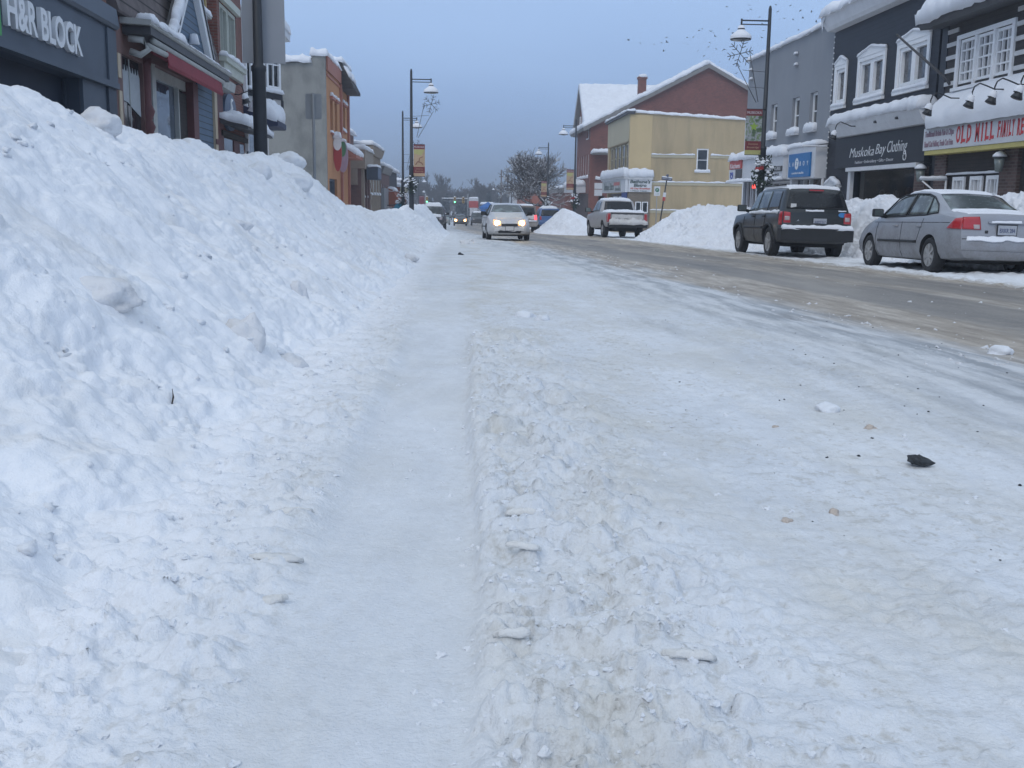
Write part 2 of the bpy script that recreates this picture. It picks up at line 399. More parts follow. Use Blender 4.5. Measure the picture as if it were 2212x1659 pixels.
def ground_material():
    m, n, l, b = _m('street_surface')
    g = n.new('ShaderNodeNewGeometry').outputs['Position']
    s = n.new('ShaderNodeSeparateXYZ'); l.new(g, s.inputs[0]); X, Y = s.outputs[0], s.outputs[1]
    mp = n.new('ShaderNodeMapping'); l.new(g, mp.inputs[0]); mp.inputs['Scale'].default_value = (1.0, 0.13, 1.0)
    mp2 = n.new('ShaderNodeMapping'); l.new(g, mp2.inputs[0]); mp2.inputs['Scale'].default_value = (1.0, 0.35, 1.0)
    streak = _noise(n, l, mp.outputs[0], 1.5, 6, 0.6); streak2 = _noise(n, l, mp.outputs[0], 6.5, 5, 0.6)
    blot = _noise(n, l, mp2.outputs[0], 1.3, 6, 0.62); gr = _noise(n, l, g, 30, 5, 0.7); gr2 = _noise(n, l, g, 7, 5, 0.65)
    # how far right of the snow edge: edge ~ 3 m near, swinging in further off
    e1 = _math(n, l, 'MULTIPLY', _math(n, l, 'MAXIMUM', _math(n, l, 'SUBTRACT', Y, 12.0), 0.0), 0.045)
    e1 = _math(n, l, 'MINIMUM', e1, 3.4)
    d = _math(n, l, 'ADD', X, e1)
    d = _math(n, l, 'ADD', d, _math(n, l, 'MULTIPLY', _math(n, l, 'SUBTRACT', streak, 0.5), 2.4))
    d = _math(n, l, 'ADD', d, _math(n, l, 'MULTIPLY', _math(n, l, 'SUBTRACT', gr2, 0.5), 0.5))
    # snow
    sn = _ramp(n, l, blot, [(0.30, (0.68, 0.71, 0.745)), (0.66, (0.78, 0.805, 0.835))])
    tan = _ramp(n, l, _noise(n, l, mp2.outputs[0], 2.3, 7, 0.68), [(0.43, (0, 0, 0)), (0.64, (1, 1, 1))])
    tanx = _ramp(n, l, _math(n, l, 'MULTIPLY_ADD', X, 0.2, 0.5), [(0.34, (0.05,)*3), (0.42, (0.45,)*3), (0.50, (0.3,)*3), (0.53, (0.8,)*3), (0.64, (0.7,)*3), (0.80, (0.55,)*3), (1.0, (0.9,)*3)])
    sn = _mix(n, l, _math(n, l, 'MULTIPLY', tan, tanx), sn, (0.61, 0.60, 0.555))
    gsm = _ramp(n, l, _noise(n, l, mp2.outputs[0], 9, 6, 0.7), [(0.42, (0.91, 0.91, 0.91)), (0.60, (1, 1, 1))])
    sn = _mix(n, l, 0.8, sn, gsm, 'MULTIPLY')
    foot = _ramp(n, l, _math(n, l, 'MULTIPLY_ADD', _math(n, l, 'ADD', X, _math(n, l, 'MULTIPLY', _math(n, l, 'SUBTRACT', gr2, 0.5), 0.5)), -0.5, 0.5), [(0.66, (0, 0, 0)), (0.86, (1, 1, 1))])
    sn = _mix(n, l, foot, sn, (0.83, 0.85, 0.885))
    # grey-tan pits and scuffs as colour only, drawn out along the street
    mp3 = n.new('ShaderNodeMapping'); l.new(g, mp3.inputs[0]); mp3.inputs['Scale'].default_value = (1.0, 0.8, 1.0)
    pit = _ramp(n, l, _noise(n, l, mp3.outputs[0], 19, 4, 0.62), [(0.555, (0, 0, 0)), (0.68, (1, 1, 1))]); pit2 = _ramp(n, l, _noise(n, l, mp3.outputs[0], 42, 3, 0.6), [(0.56, (0, 0, 0)), (0.70, (1, 1, 1))])
    zone = _ramp(n, l, _math(n, l, 'MULTIPLY_ADD', X, 0.2, 0.5), [(0.34, (0.12,)*3), (0.42, (0.6,)*3), (0.44, (0.22,)*3), (0.505, (0.22,)*3), (0.525, (0.85,)*3), (0.62, (0.72,)*3), (0.80, (0.62,)*3), (1.0, (0.8,)*3)])
    big = _ramp(n, l, _noise(n, l, mp2.outputs[0], 1.7, 4, 0.6), [(0.36, (0.3,)*3), (0.58, (1, 1, 1))])
    sn = _mix(n, l, _math(n, l, 'MULTIPLY', _math(n, l, 'MULTIPLY', _math(n, l, 'MAXIMUM', pit, pit2), zone), big), sn, (0.47, 0.46, 0.425))
    speck = _ramp(n, l, _noise(n, l, g, 55, 2, 0.5), [(0.69, (0, 0, 0)), (0.76, (1, 1, 1))])
    sn = _mix(n, l, _math(n, l, 'MULTIPLY', speck, 0.22), sn, (0.36, 0.33, 0.29))
    # ice, slush and wet asphalt
    ice = _ramp(n, l, streak2, [(0.38, (0.33, 0.35, 0.37)), (0.60, (0.64, 0.655, 0.67))])
    slush = _ramp(n, l, streak2, [(0.30, (0.24, 0.205, 0.165)), (0.5, (0.385, 0.335, 0.275)), (0.68, (0.57, 0.52, 0.45))])
    slush = _mix(n, l, _math(n, l, 'MULTIPLY', _ramp(n, l, gr, [(0.48, (0, 0, 0)), (0.68, (1, 1, 1))]), 0.55), slush, (0.22, 0.195, 0.17))
    wet = _ramp(n, l, streak, [(0.34, (0.14, 0.135, 0.13)), (0.66, (0.29, 0.27, 0.245))])
    wet = _mix(n, l, _math(n, l, 'MULTIPLY', _ramp(n, l, gr, [(0.52, (0, 0, 0)), (0.7, (1, 1, 1))]), 0.5), wet, (0.46, 0.43, 0.385))
    col = _mix(n, l, _ramp(n, l, _math(n, l, 'MULTIPLY_ADD', d, 0.1, 0.0), [(0.14, (0, 0, 0)), (0.20, (0.38,)*3), (0.28, (1, 1, 1))]), sn, ice)
    col = _mix(n, l, _ramp(n, l, _math(n, l, 'MULTIPLY_ADD', d, 0.1, 0.0), [(0.285, (0, 0, 0)), (0.355, (1, 1, 1))]), col, slush)
    w1 = _ramp(n, l, _math(n, l, 'MULTIPLY_ADD', d, 0.1, 0.0), [(0.40, (0, 0, 0)), (0.45, (0.95,)*3), (0.52, (0.85,)*3), (0.565, (0.25,)*3), (0.60, (0.8,)*3), (0.67, (0.75,)*3), (0.72, (0, 0, 0))])
    col = _mix(n, l, w1, col, wet)
    # trodden snow along the far kerb
    back = _ramp(n, l, _math(n, l, 'ADD', _math(n, l, 'MULTIPLY', X, 0.1), _math(n, l, 'MULTIPLY', _math(n, l, 'SUBTRACT', gr2, 0.5), 0.10)), [(0.715, (0, 0, 0)), (0.755, (1, 1, 1))])
    sn2 = _ramp(n, l, blot, [(0.3, (0.62, 0.62, 0.62)), (0.6, (0.80, 0.82, 0.84))])
    col = _mix(n, l, back, col, sn2)
    l.new(col, b.inputs['Base Color'])
    rg = _ramp(n, l, _math(n, l, 'MULTIPLY_ADD', d, 0.1, 0.0), [(0.22, (0.8,)*3), (0.30, (0.5,)*3), (0.45, (0.55,)*3), (0.75, (0.7,)*3)])
    l.new(rg, b.inputs['Roughness']); b.inputs['Specular IOR Level'].default_value = 0.3
    h = _math(n, l, 'ADD', gr, _math(n, l, 'MULTIPLY', _noise(n, l, g, 120, 3, 0.6), 0.5))
    _bump(n, l, b, h, 0.5, 0.013)
    return m
M['ground'] = ground_material()

tcol = np.concatenate([-np.geomspace(4, 0.66, 40)[:-1], np.arange(-0.66, 0.98, 0.0029), np.geomspace(0.98, 4, 44)[1:]])
yrow = np.concatenate([np.geomspace(0.95, 14, 620)[:-1], np.geomspace(14, 60, 150)[:-1], np.geomspace(60, 1250, 80)])
Yg, Tg = np.meshgrid(yrow, tcol, indexing='ij')
Xg = Yg*Tg
Zg = ground_z(Xg, Yg)
nr, nc = Yg.shape
xm = 0.25*(Xg[:-1, :-1]+Xg[1:, 1:]+Xg[1:, :-1]+Xg[:-1, 1:]); ym = 0.5*(Yg[:-1, :-1]+Yg[1:, 1:])
is_road = ((xm > edge_x(ym)) & (xm < 7.4) & (ym < 400))
co = np.stack([Xg, Yg, Zg], -1).reshape(-1, 3)
g_ob = link_mesh('snowy_ground', grid_mesh('snowy_ground', co, nr, nc, keep=~is_road), None, [M['ground']])
tag(g_ob, 'packed white snow with a smooth tyre rut and clumps beside the road', kind='structure')
r_ob = link_mesh('road', grid_mesh('road', co, nr, nc, keep=is_road), None, [M['ground']])
tag(r_ob, 'wet road covered in brown and grey slush', kind='structure')

# ---------------------------------------------------------------- banks of cleared snow
def bank(label, Ys, Xb, Xc, Xe, H, rows, ncol, seed, mat, lump=1.0, group='banks of cleared snow', He=0.25, boulders=0.55):
    yr = rows; v = np.concatenate([np.linspace(0, 1, int(ncol*0.72)), 1+np.linspace(0, 1, ncol-int(ncol*0.72)+1)[1:]])
    Y, V = np.meshgrid(yr, v, indexing='ij')
    ip = lambda a: np.interp(Y, Ys, a) if isinstance(a, (list, tuple)) else a + 0*Y
    xb, xc, xe, h = ip(Xb), ip(Xc), ip(Xe), ip(H)
    xn = 0.14*fbm(Y*1.3, 0*Y, 0, 3, seed)
    u = np.clip(V, 0, 1); w = np.clip(V-1, 0, 1)
    X = np.where(V <= 1, xb + xn*(1-u)**3 + (xc-xb)*u, xc + (xe-xc)*w)
    prof = np.where(V <= 1, 0.55*u + 0.45*(u*u*(3-2*u)) - 0.05*np.sin(u*math.pi), 1 - (1-He)*(w*w*(3-2*w)))
    Z = road_z(np.minimum(X, 9), Y) + h*prof - 0.04*(1-sstep(0, 0.05, V))
    S = np.sign(xb-xc)*np.abs(X-xb)*1.25     # unrolled across-slope coordinate
    A = S; B = Y
    m1 = 0.16*fbm(A*0.9, B*0.9, 0, 3, seed+1) + 0.05*fbm(A*2.6, B*2.6, 0.5, 3, seed+2)
    q = fbm(A*2.1, B*2.1, 0, 2, seed+4)
    wa, wb_ = 0.10*fbm(A*2, B*2, 7, 3, seed+16), 0.10*fbm(A*2, B*2, 9, 3, seed+17)
    bl = 0.30*domes(A+wa, B+wb_, 0.42, seed+1, 0.4) + 0.22*domes(A+wa*0.6, B+wb_*0.6, 0.2, seed+2, 0.5)*np.clip(0.5+q*1.5, 0, 1)
    msk = np.clip(0.55+1.5*fbm(A*0.7, B*0.7, 3, 3, seed+18), 0.12, 1.2)
    bl = bl + msk*(0.13*(billow(A*1.7+wa*2, B*1.7+wb_*2, 0, 2, seed+19)-0.4) + 0.105*(billow(A*5.2+wa*4, B*5.2+wb_*4, 0, 3, seed+20, 0.55)-0.4) + 0.045*cells(A+wa, B+wb_, 0.30, seed)*msk + 0.018*cells(A+wa*0.5, B+wb_*0.5, 0.13, seed+3))
    sm = 0.026*(billow(A*15, B*15, 0, 3, seed+22, 0.6)-0.4)*np.clip(0.5+fbm(A*1.5, B*1.5, 4, 2, seed+9)*1.6, 0.15, 1.1)
    cr_ = -0.05*np.clip(1-np.abs(fbm(A*1.9, B*1.9, 6, 3, seed+11))*9, 0, 1)*np.clip(fbm(A*0.8, B*0.8, 1, 2, seed+12)*2, 0, 1)
    disp = (m1 + 0.62*boulders*bl + 1.0*sm + 0.6*cr_ + 0.020*fbm(A*9, B*9, 0, 4, seed+14, 0.65))*lump
    env = sstep(0.0, 0.10, V)*(1-sstep(1.85, 2.0, V)) * np.clip(h/0.6, 0.15, 1)
    nx_ = np.where(V <= 1, np.sign(xb-xc)*0.5, 0.0)*(1-0.6*sstep(0.75, 1, u))
    X = X + nx_*disp*env; Z = Z + 0.86*disp*env
    o = link_mesh('snow_bank', grid_mesh('snow_bank', np.stack([X, Y, Z], -1).reshape(-1, 3), len(yr), len(v)), None, [mat])
    return tag(o, label, 'snow bank', group)
LY = [-4, 7, 8.1, 8.4, 9.2, 10.2, 11.6, 13.1, 14.8, 17.5, 20.6, 23.4, 26, 31, 38, 42, 46.5, 50, 56, 60, 64, 75, 85]
LH = [1.52, 1.62, 1.50, 1.54, 1.52, 1.59, 1.60, 1.56, 1.60, 1.80, 1.52, 1.22, 1.12, 1.09, 1.0, 1.15, 1.15, 1.42, 1.52, 1.1, 0.5, 0.2, 0.05]
LC = [-2.9]*15 + [-2.6, -2.35, -2.25, -1.75, -1.6, -1.5, -1.5, -1.6]
LB = [-0.62]*11 + [-0.6, -0.55, -0.5, -0.45, -0.4, -0.4, -0.35, -0.3, -0.35, -0.55, -0.9, -1.1]
LE = [-4.9]*15 + [-4.9, -4.6, -4.2, -3.6, -3.0, -2.8, -2.6, -2.4]
bank('tall bright bank of ploughed snow along the left pavement from the front to the crossing', LY, LB, LC, LE, LH,
     np.concatenate([np.linspace(-4, 0.9, 40)[:-1], np.geomspace(0.9, 24, 860)[:-1], np.geomspace(24, 85, 150)]), 330, 50, M['bank'])
RY = [14, 16, 18, 22, 25, 27, 30, 33, 36, 40, 44, 47, 50, 54, 57]
RB = [9.6, 9.5, 9.5, 9.4, 9.3, 9.2, 8.7, 7.9, 7.5, 7.4, 7.5, 7.9, 8.6, 9.2, 9.6]
RC = [11.2, 11.0, 10.7, 10.4, 10.4, 10.4, 10.3, 10.1, 10.1, 10.1, 10.0, 9.9, 10.0, 10.3, 10.4]
RE = [12.4]*15
RH = [1.3, 1.3, 1.3, 1.42, 1.45, 1.4, 1.25, 1.2, 1.32, 1.42, 1.45, 1.35, 0.9, 0.5, 0.1]
bank('long lumpy snow bank behind the parked cars on the right, below the shop fronts', RY, RB, RC, RE, RH, np.geomspace(14, 57, 900), 170, 80, M['bank_far'], 1.9, boulders=0.75)
bank('rounded snow heap ahead of the parked pickup truck', [57, 60, 63, 66, 70, 75, 80], [6.9, 5.4, 5.0, 4.9, 5.0, 5.6, 6.4], [7.4, 7.0, 6.8, 6.6, 6.6, 6.9, 7.2],
     [8.4, 9.2, 9.6, 9.6, 9.4, 9.0, 8.6], [0.1, 0.8, 1.2, 1.5, 1.2, 0.7, 0.05], np.linspace(57, 80, 320), 120, 110, M['bank_far'], 1.3, boulders=0.5, He=0.05)
bank('distant low snow bank along the far right kerb', [80, 95, 120, 160, 200], 6.6, 8.0, 10.5, [0.3, 0.9, 0.8, 0.9, 0.5], np.linspace(80, 200, 200), 30, 130, M['bank_far'], 1.0)
bank('distant low snow bank along the far left kerb beyond the crossing', [88, 100, 130, 170, 200], -3.4, -5.2, -6.6, [0.1, 0.8, 0.9, 0.8, 0.5], np.linspace(88, 200, 200), 30, 140, M['bank_far'], 1.0)

# ---------------------------------------------------------------- building kit
# every building is modelled in its own front view: x to the viewer's right along the facade, -y out to the street, z up
def facade(mb, u0, u1, z0, z1, holes=(), rev=0.14, rmat=0):
    us = sorted({u0, u1, *[h[0] for h in holes], *[h[1] for h in holes]}); zs = sorted({z0, z1, *[h[2] for h in holes], *[h[3] for h in holes]})
    for a, b in zip(us, us[1:]):
        for c, d in zip(zs, zs[1:]):
            if any(h[0] <= a and b <= h[1] and h[2] <= c and d <= h[3] for h in holes): continue
            mb.add([(a, 0, c), (b, 0, c), (b, 0, d), (a, 0, d)], [(0, 1, 2, 3)])
    keep = mb.cur; mb.cur = rmat
    for a, b, c, d in [h[:4] for h in holes]:
        mb.add([(a, 0, c), (b, 0, c), (b, 0, d), (a, 0, d), (a, rev, c), (b, rev, c), (b, rev, d), (a, rev, d)],
               [(0, 4, 5, 1), (1, 5, 6, 2), (2, 6, 7, 3), (3, 7, 4, 0)])
    mb.cur = keep
def side_m(w, D, which):
    if which == 'right': return Matrix(((0, -1, 0, w), (1, 0, 0, 0), (0, 0, 1, 0), (0, 0, 0, 1)))
    return Matrix(((0, 1, 0, 0), (-1, 0, 0, D), (0, 0, 1, 0), (0, 0, 0, 1)))
def shell(root, w, D, h, mat, holes=(), right=(), left=(), z0=-1.0, rev=0.14, x0=0.0, name='wall', hr=None, rmat=None):
    mb = MB(); facade(mb, x0, w, z0, h, holes, rev, 1 if rmat else 0)
    hr = h if hr is None else hr
    mb.m = side_m(w, D, 'right'); facade(mb, 0, D, z0, h, right, rev)
    mb.m = side_m(w, D, 'left') @ Matrix.Translation((0, x0, 0)); facade(mb, 0, D, z0, h, left, rev); mb.m = Matrix()
    mb.add([(x0, D, z0), (w, D, z0), (w, D, h), (x0, D, h)], [(3, 2, 1, 0)])
    mb.add([(x0, 0, h), (w, 0, h), (w, D, h), (x0, D, h)], [(0, 1, 2, 3)])
    return mb.build(name, [mat, rmat] if rmat else mat, root)
def window(root, x0, x1, z0, z1, frame='white', glass='glass', muntin=(1, 2), y=0.10, fw=0.06, sill=True, snow=0.0, m=None, sill_mat=None, proud=0.0, sd=0.10, ov=0.08):
    """a window part: glass with frame and sill as sub-parts; m moves it onto another face of the building"""
    m = m or Matrix()
    g = MB(); g.m = m; g.add([(x0, y, z0), (x1, y, z0), (x1, y, z1), (x0, y, z1)], [(0, 1, 2, 3)])
    win = g.build('window', M[glass], root)
    f = MB(); f.m = m; a, b = y-0.05-proud, y-0.003
    f.box(x0, x0+fw, a, b, z0, z1); f.box(x1-fw, x1, a, b, z0, z1); f.box(x0+fw, x1-fw, a, b, z1-fw, z1); f.box(x0+fw, x1-fw, a, b, z0, z0+fw)
    nx, nz = muntin
    for i in range(1, nx):
        q = x0+(x1-x0)*i/nx; f.box(q-0.018, q+0.018, a+0.012, b-0.002, z0+fw, z1-fw)
    for i in range(1, nz):
        q = z0+(z1-z0)*i/nz; f.box(x0+fw, x1-fw, a+0.015, b-0.004, q-0.02, q+0.02)
    f.build('frame', M[frame], win)
    if sill:
        s = MB(); s.m = m; s.box(x0-ov, x1+ov, -sd, y-0.02, z0-0.09, z0-0.002); so = s.build('sill', M[sill_mat or frame], win)
    if snow > 0:
        h = heap('sill_snow', M['snow'], win, x0-ov, x1+ov, -sd, y-0.06, z0-0.002, snow, 0.02, int(x0*17+z0*5) % 50, res=0.03)
        if m != Matrix(): h.data.transform(m)
    return win
def goose_lamp(root, x, y, z, reach=0.55, drop=0.35, down=True):
    """sign lamp on a curved arm that springs from the wall and hangs over the sign"""
    mb = MB(); L = reach; pts = [(x, y+0.05, z), (x, y-0.25*L, z+0.0), (x, y-0.55*L, z+0.07), (x, y-0.80*L, z+0.12), (x, y-0.98*L, z+0.05), (x, y-1.05*L, z-0.07), (x, y-1.02*L, z-0.18)]
    mb.tube(pts, 0.016, 6); o = mb.build('sign_lamp', M['black'], root)
    e = pts[-1]; tilt = Matrix.Translation((e[0], e[1], e[2])) @ Matrix.Rotation(R(-22), 4, 'X'); s = MB(); s.m = tilt; s.lathe([(0.025, 0.03), (0.035, 0.0), (0.06, -0.08), (0.115, -0.21), (0.12, -0.23)], n=12); s.build('lamp_shade', M['black'], o)
    c = MB(); c.m = tilt; c.lathe([(0.085, -0.12), (0.095, -0.07), (0.07, 0.0), (0.025, 0.04), (0.0, 0.045)], (0, -0.03, 0), 12, False); c.build('snow_cap', M['snow'], o)
    return o
def sign_box(root, x0, x1, z0, z1, y0, y1, mat, edge='white', name='sign'):
    mb = MB(); mb.box(x0, x1, y0, y1, z0, z1); o = mb.build(name, M[mat], root, bevel=0.008)
    return o
def building(name, label, loc, rz, cat='building'): return empty(name, loc, R(rz), label, cat)

M['grey_wall'] = stucco('grey_painted_brick', (0.275, 0.29, 0.315), (0.85, 0.87, 0.9), 0.5, 0.6)
M['black_side'] = siding('black_boards', (0.012, 0.016, 0.027), 0.14, 0.25, 0.35, 0.55)
M['black_panel'] = plain('black_sign_board', (0.016, 0.018, 0.024), 0.5, 0.15)
M['white_text'] = plain('white_letters', (0.78, 0.79, 0.80), 0.5, 0.04)
M['log'] = siding('dark_logs', (0.05, 0.045, 0.045), 0.11, 0.25, 0.6, 0.8)
M['chink'] = plain('pale_chinking', (0.62, 0.62, 0.62), 0.8, 0.12, 6)
M['brown_brick'] = brick('brown_brick', (0.12, 0.075, 0.065), (0.16, 0.13, 0.12), var=0.35)
M['dark_wood'] = siding('dark_planks', (0.035, 0.028, 0.026), 0.09, 0.3, 0.5, 0.8)
M['yellow_trim'] = plain('yellow_trim', (0.55, 0.47, 0.16), 0.6, 0.1)
M['red_text'] = plain('red_letters', (0.55, 0.035, 0.04), 0.5, 0.08)
M['purple_text'] = plain('faded_purple_letters', (0.30, 0.20, 0.24), 0.6, 0.2)
M['sign_white'] = plain('sign_white', (0.62, 0.63, 0.65), 0.45, 0.05)
M['trim_white'] = plain('trim_white', (0.66, 0.67, 0.69), 0.6, 0.07)
M['glass_curtain'] = glass_mat('curtained_glass', (0.085, 0.09, 0.10), 0.12, 0.5, 6)
M['glass_warm'] = glass_mat('warm_shop_glass', (0.075, 0.052, 0.042), 0.12, 0.6, 2)
M['interior'] = plain('dark_interior', (0.02, 0.02, 0.022), 0.9, 0.5, 1.2)
def clear_glass():
    m, n, l, b = _m('shop_glass'); out = n['Material Output']
    tr = n.new('ShaderNodeBsdfTransparent'); tr.inputs[0].default_value = (0.75, 0.8, 0.8, 1); gl = n.new('ShaderNodeBsdfGlossy'); gl.inputs['Roughness'].default_value = 0.05
    lw = n.new('ShaderNodeLayerWeight'); lw.inputs[0].default_value = 0.35; mixs = n.new('ShaderNodeMixShader')
    l.new(_math(n, l, 'MULTIPLY_ADD', lw.outputs['Fresnel'], 0.7, 0.06), mixs.inputs[0]); l.new(tr.outputs[0], mixs.inputs[1]); l.new(gl.outputs[0], mixs.inputs[2]); l.new(mixs.outputs[0], out.inputs[0])
    return m
M['glass_clear'] = clear_glass()

# ================================================================ right side of the street (facades at x = 12.5)
XF = 12.5
# ---- grey two-storey furniture shop
b = building('furniture_shop', 'plain grey two storey furniture shop with three narrow upper windows and a blue square sign', (XF, 46.0, -0.75), -90)
ups = [(3.58, 4.40), (6.28, 7.10), (8.28, 9.05)]
holes = [(x0, x1, 4.14, 5.42) for x0, x1 in ups]
shell(b, 10.4, 9, 7.55, M['grey_wall'], holes + [(0.35, 2.9, 0.1, 2.45), (3.9, 7.4, 0.2, 2.4), (7.9, 10.05, 0.2, 2.4)], rev=0.2)
for x0, x1 in ups: window(b, x0, x1, 4.14, 5.42, muntin=(1, 2), y=0.16, fw=0.09, snow=0.22, sd=0.16, ov=0.12, sill_mat='trim_white')
heap('roof_snow', M['snow'], b, -0.05, 10.35, -0.08, 9, 7.55, 0.16, 0.04, 3, res=0.07)
for x, z in ((6.56, 6.98), (6.63, 6.58), (0.55, 7.1), (0.62, 6.72)):
    mb = MB(); mb.box(x-0.09, x+0.09, -0.12, -0.003, z-0.05, z+0.02); v = mb.build('wall_vent', M['grey_wall'], b); heap('snow_cap', M['snow'], v, x-0.1, x+0.1, -0.13, -0.01, z+0.02, 0.07, 0.01, 4, res=0.02)
# canopy and fascia
mb = MB(); mb.box(-0.3, 7.35, -0.55, -0.003, 2.45, 3.36); fas = mb.build('canopy', M['sign_white'], b, bevel=0.01)
heap('canopy_snow', M['snow'], fas, -0.3, 7.4, -0.62, 0.0, 3.36, 0.30, 0.05, 11, res=0.05, rough=0.35)
heap('ledge_snow', M['snow'], fas, -0.3, 7.3, -0.72, -0.55, 2.44, 0.09, 0.03, 12, res=0.04, rough=0.5)
mb = MB(); mb.box(7.40, 10.38, -0.40, -0.003, 2.42, 3.55); f2 = mb.build('canopy', M['trim_white'], b, bevel=0.01)
heap('canopy_snow', M['snow'], f2, 7.4, 10.4, -0.42, 0.0, 3.55, 0.14, 0.04, 13, res=0.05)
M['kit_red'] = plain('kitchen_sign_red', (0.45, 0.06, 0.05), 0.45, 0.08); M['laz_blue'] = plain('blue_sign', (0.02, 0.16, 0.40), 0.4, 0.06)
M['logo_blue'] = plain('logo_blue', (0.07, 0.10, 0.35), 0.5, 0.1); M['sign_dark'] = plain('sign_dark', (0.07, 0.07, 0.075), 0.6, 0.1)
s = sign_box(b, -0.2, 1.75, 2.98, 3.34, -0.60, -0.553, 'kit_red'); text_part('Kitchens', 0.30, M['white_text'], s, (0.75, -0.603, 3.10), depth=0.004, fit=1.55)
s = sign_box(b, -0.2, 0.75, 2.50, 2.95, -0.60, -0.553, 'sign_white')
mb = MB(); mb.tube([(0.28+0.2*math.cos(a), -0.604, 2.74+0.15*math.sin(a)) for a in np.linspace(2.4, 7.0, 12)], 0.03, 6); mb.prism([(0.12, 2.72), (0.42, 2.72), (0.42, 2.86), (0.34, 2.80), (0.28, 2.87), (0.22, 2.80), (0.14, 2.86)], 'y', -0.606, -0.601); mb.build('emblem', M['logo_blue'], s)
s = sign_box(b, 0.85, 1.75, 2.50, 2.95, -0.60, -0.553, 'sign_dark')
s = sign_box(b, 3.75, 7.28, 2.73, 2.92, -0.60, -0.553, 'sign_dark'); text_part('HARPER\'S  FURNITURE', 0.17, M['sign_white'], s, (5.52, -0.604, 2.825), depth=0.004, fit=3.35)
text_part('FINE HOME FURNISHINGS', 0.12, M['sign_dark'], s, (5.75, -0.556, 2.61), depth=0.004, fit=2.3)
s = sign_box(b, 7.72, 10.02, 2.48, 3.30, -0.47, -0.403, 'laz_blue')
for ch, x in (('L', 7.9), ('A', 8.25), ('B', 9.05), ('O', 9.42), ('Y', 9.82)): text_part(ch, 0.22, M['white_text'], s, (x, -0.474, 2.93), depth=0.004)
mb = MB(); mb.prism([(8.66+0.20*math.cos(a), 2.94+0.20*math.sin(a)) for a in np.linspace(0, 2*math.pi, 20, False)], 'y', -0.476, -0.471); o = mb.build('emblem', M['white_text'], s)
text_part('Z', 0.26, M['laz_blue'], o, (8.66, -0.479, 2.94), depth=0.003, shear=0.2)
text_part('comfort studio', 0.11, M['white_text'], s, (8.8, -0.474, 2.62), depth=0.004, fit=1.3)
# shop front below the canopy
g = MB(); g.add([(3.9, 0.18, 0.2), (7.4, 0.18, 0.2), (7.4, 0.18, 2.4), (3.9, 0.18, 2.4)], [(0, 1, 2, 3)]); sw = g.build('shop_window', M['glass_warm'], b)
f = MB()
for x in (3.9, 5.0, 5.55, 6.0, 7.32): f.box(x, x+0.08, 0.05, 0.177, 0.2, 2.4)
f.box(3.98, 7.32, 0.06, 0.176, 2.32, 2.398); f.build('frame', M['trim_white'], sw)
pst = MB(); pst.box(4.25, 4.95, 0.10, 0.13, 1.75, 2.28); pst.build('poster', M['chink'], sw)
g = MB(); g.add([(7.9, 0.18, 0.2), (10.05, 0.18, 0.2), (10.05, 0.18, 2.4), (7.9, 0.18, 2.4)], [(0, 1, 2, 3)]); sw = g.build('shop_window', M['glass_warm'], b)
f = MB()
for x in (7.9, 8.55, 9.97): f.box(x, x+0.09, 0.05, 0.177, 0.2, 2.4)
f.build('frame', M['trim_white'], sw)
d = MB(); d.box(0.35, 2.9, 0.15, 0.19, 0.1, 2.45); dd = d.build('door', M['glass_warm'], b)
f = MB()
for x in (0.36, 0.95, 1.25, 2.75): f.box(x, x+0.1, 0.06, 0.147, 0.1, 2.44)
f.build('frame', M['trim_white'], dd)
M['led'] = plain('red_led', (0.6, 0.05, 0.04), 0.5, 0.05, emit=(1.0, 0.09, 0.07), es=2.2)
os_ = MB(); os_.box(1.75, 2.35, -0.10, -0.02, 2.12, 2.34); oo = os_.build('open_sign', M['black'], b)
text_part('OPEN', 0.20, M['led'], oo, (2.05, -0.104, 2.23), depth=0.006, bold=0.008, fit=0.54)
for x in (3.0, 3.5, 7.45): c = MB(); c.box(x, x+0.22, -0.30, -0.06, -0.2, 2.41 if x > 7 else 2.44); c.build('column', M['trim_white'], b)
dp = MB(); dp.tube([(10.33, -0.08, 0.3), (10.33, -0.08, 3.5)], 0.05, 8); dp.build('downpipe', M['trim_white'], b)

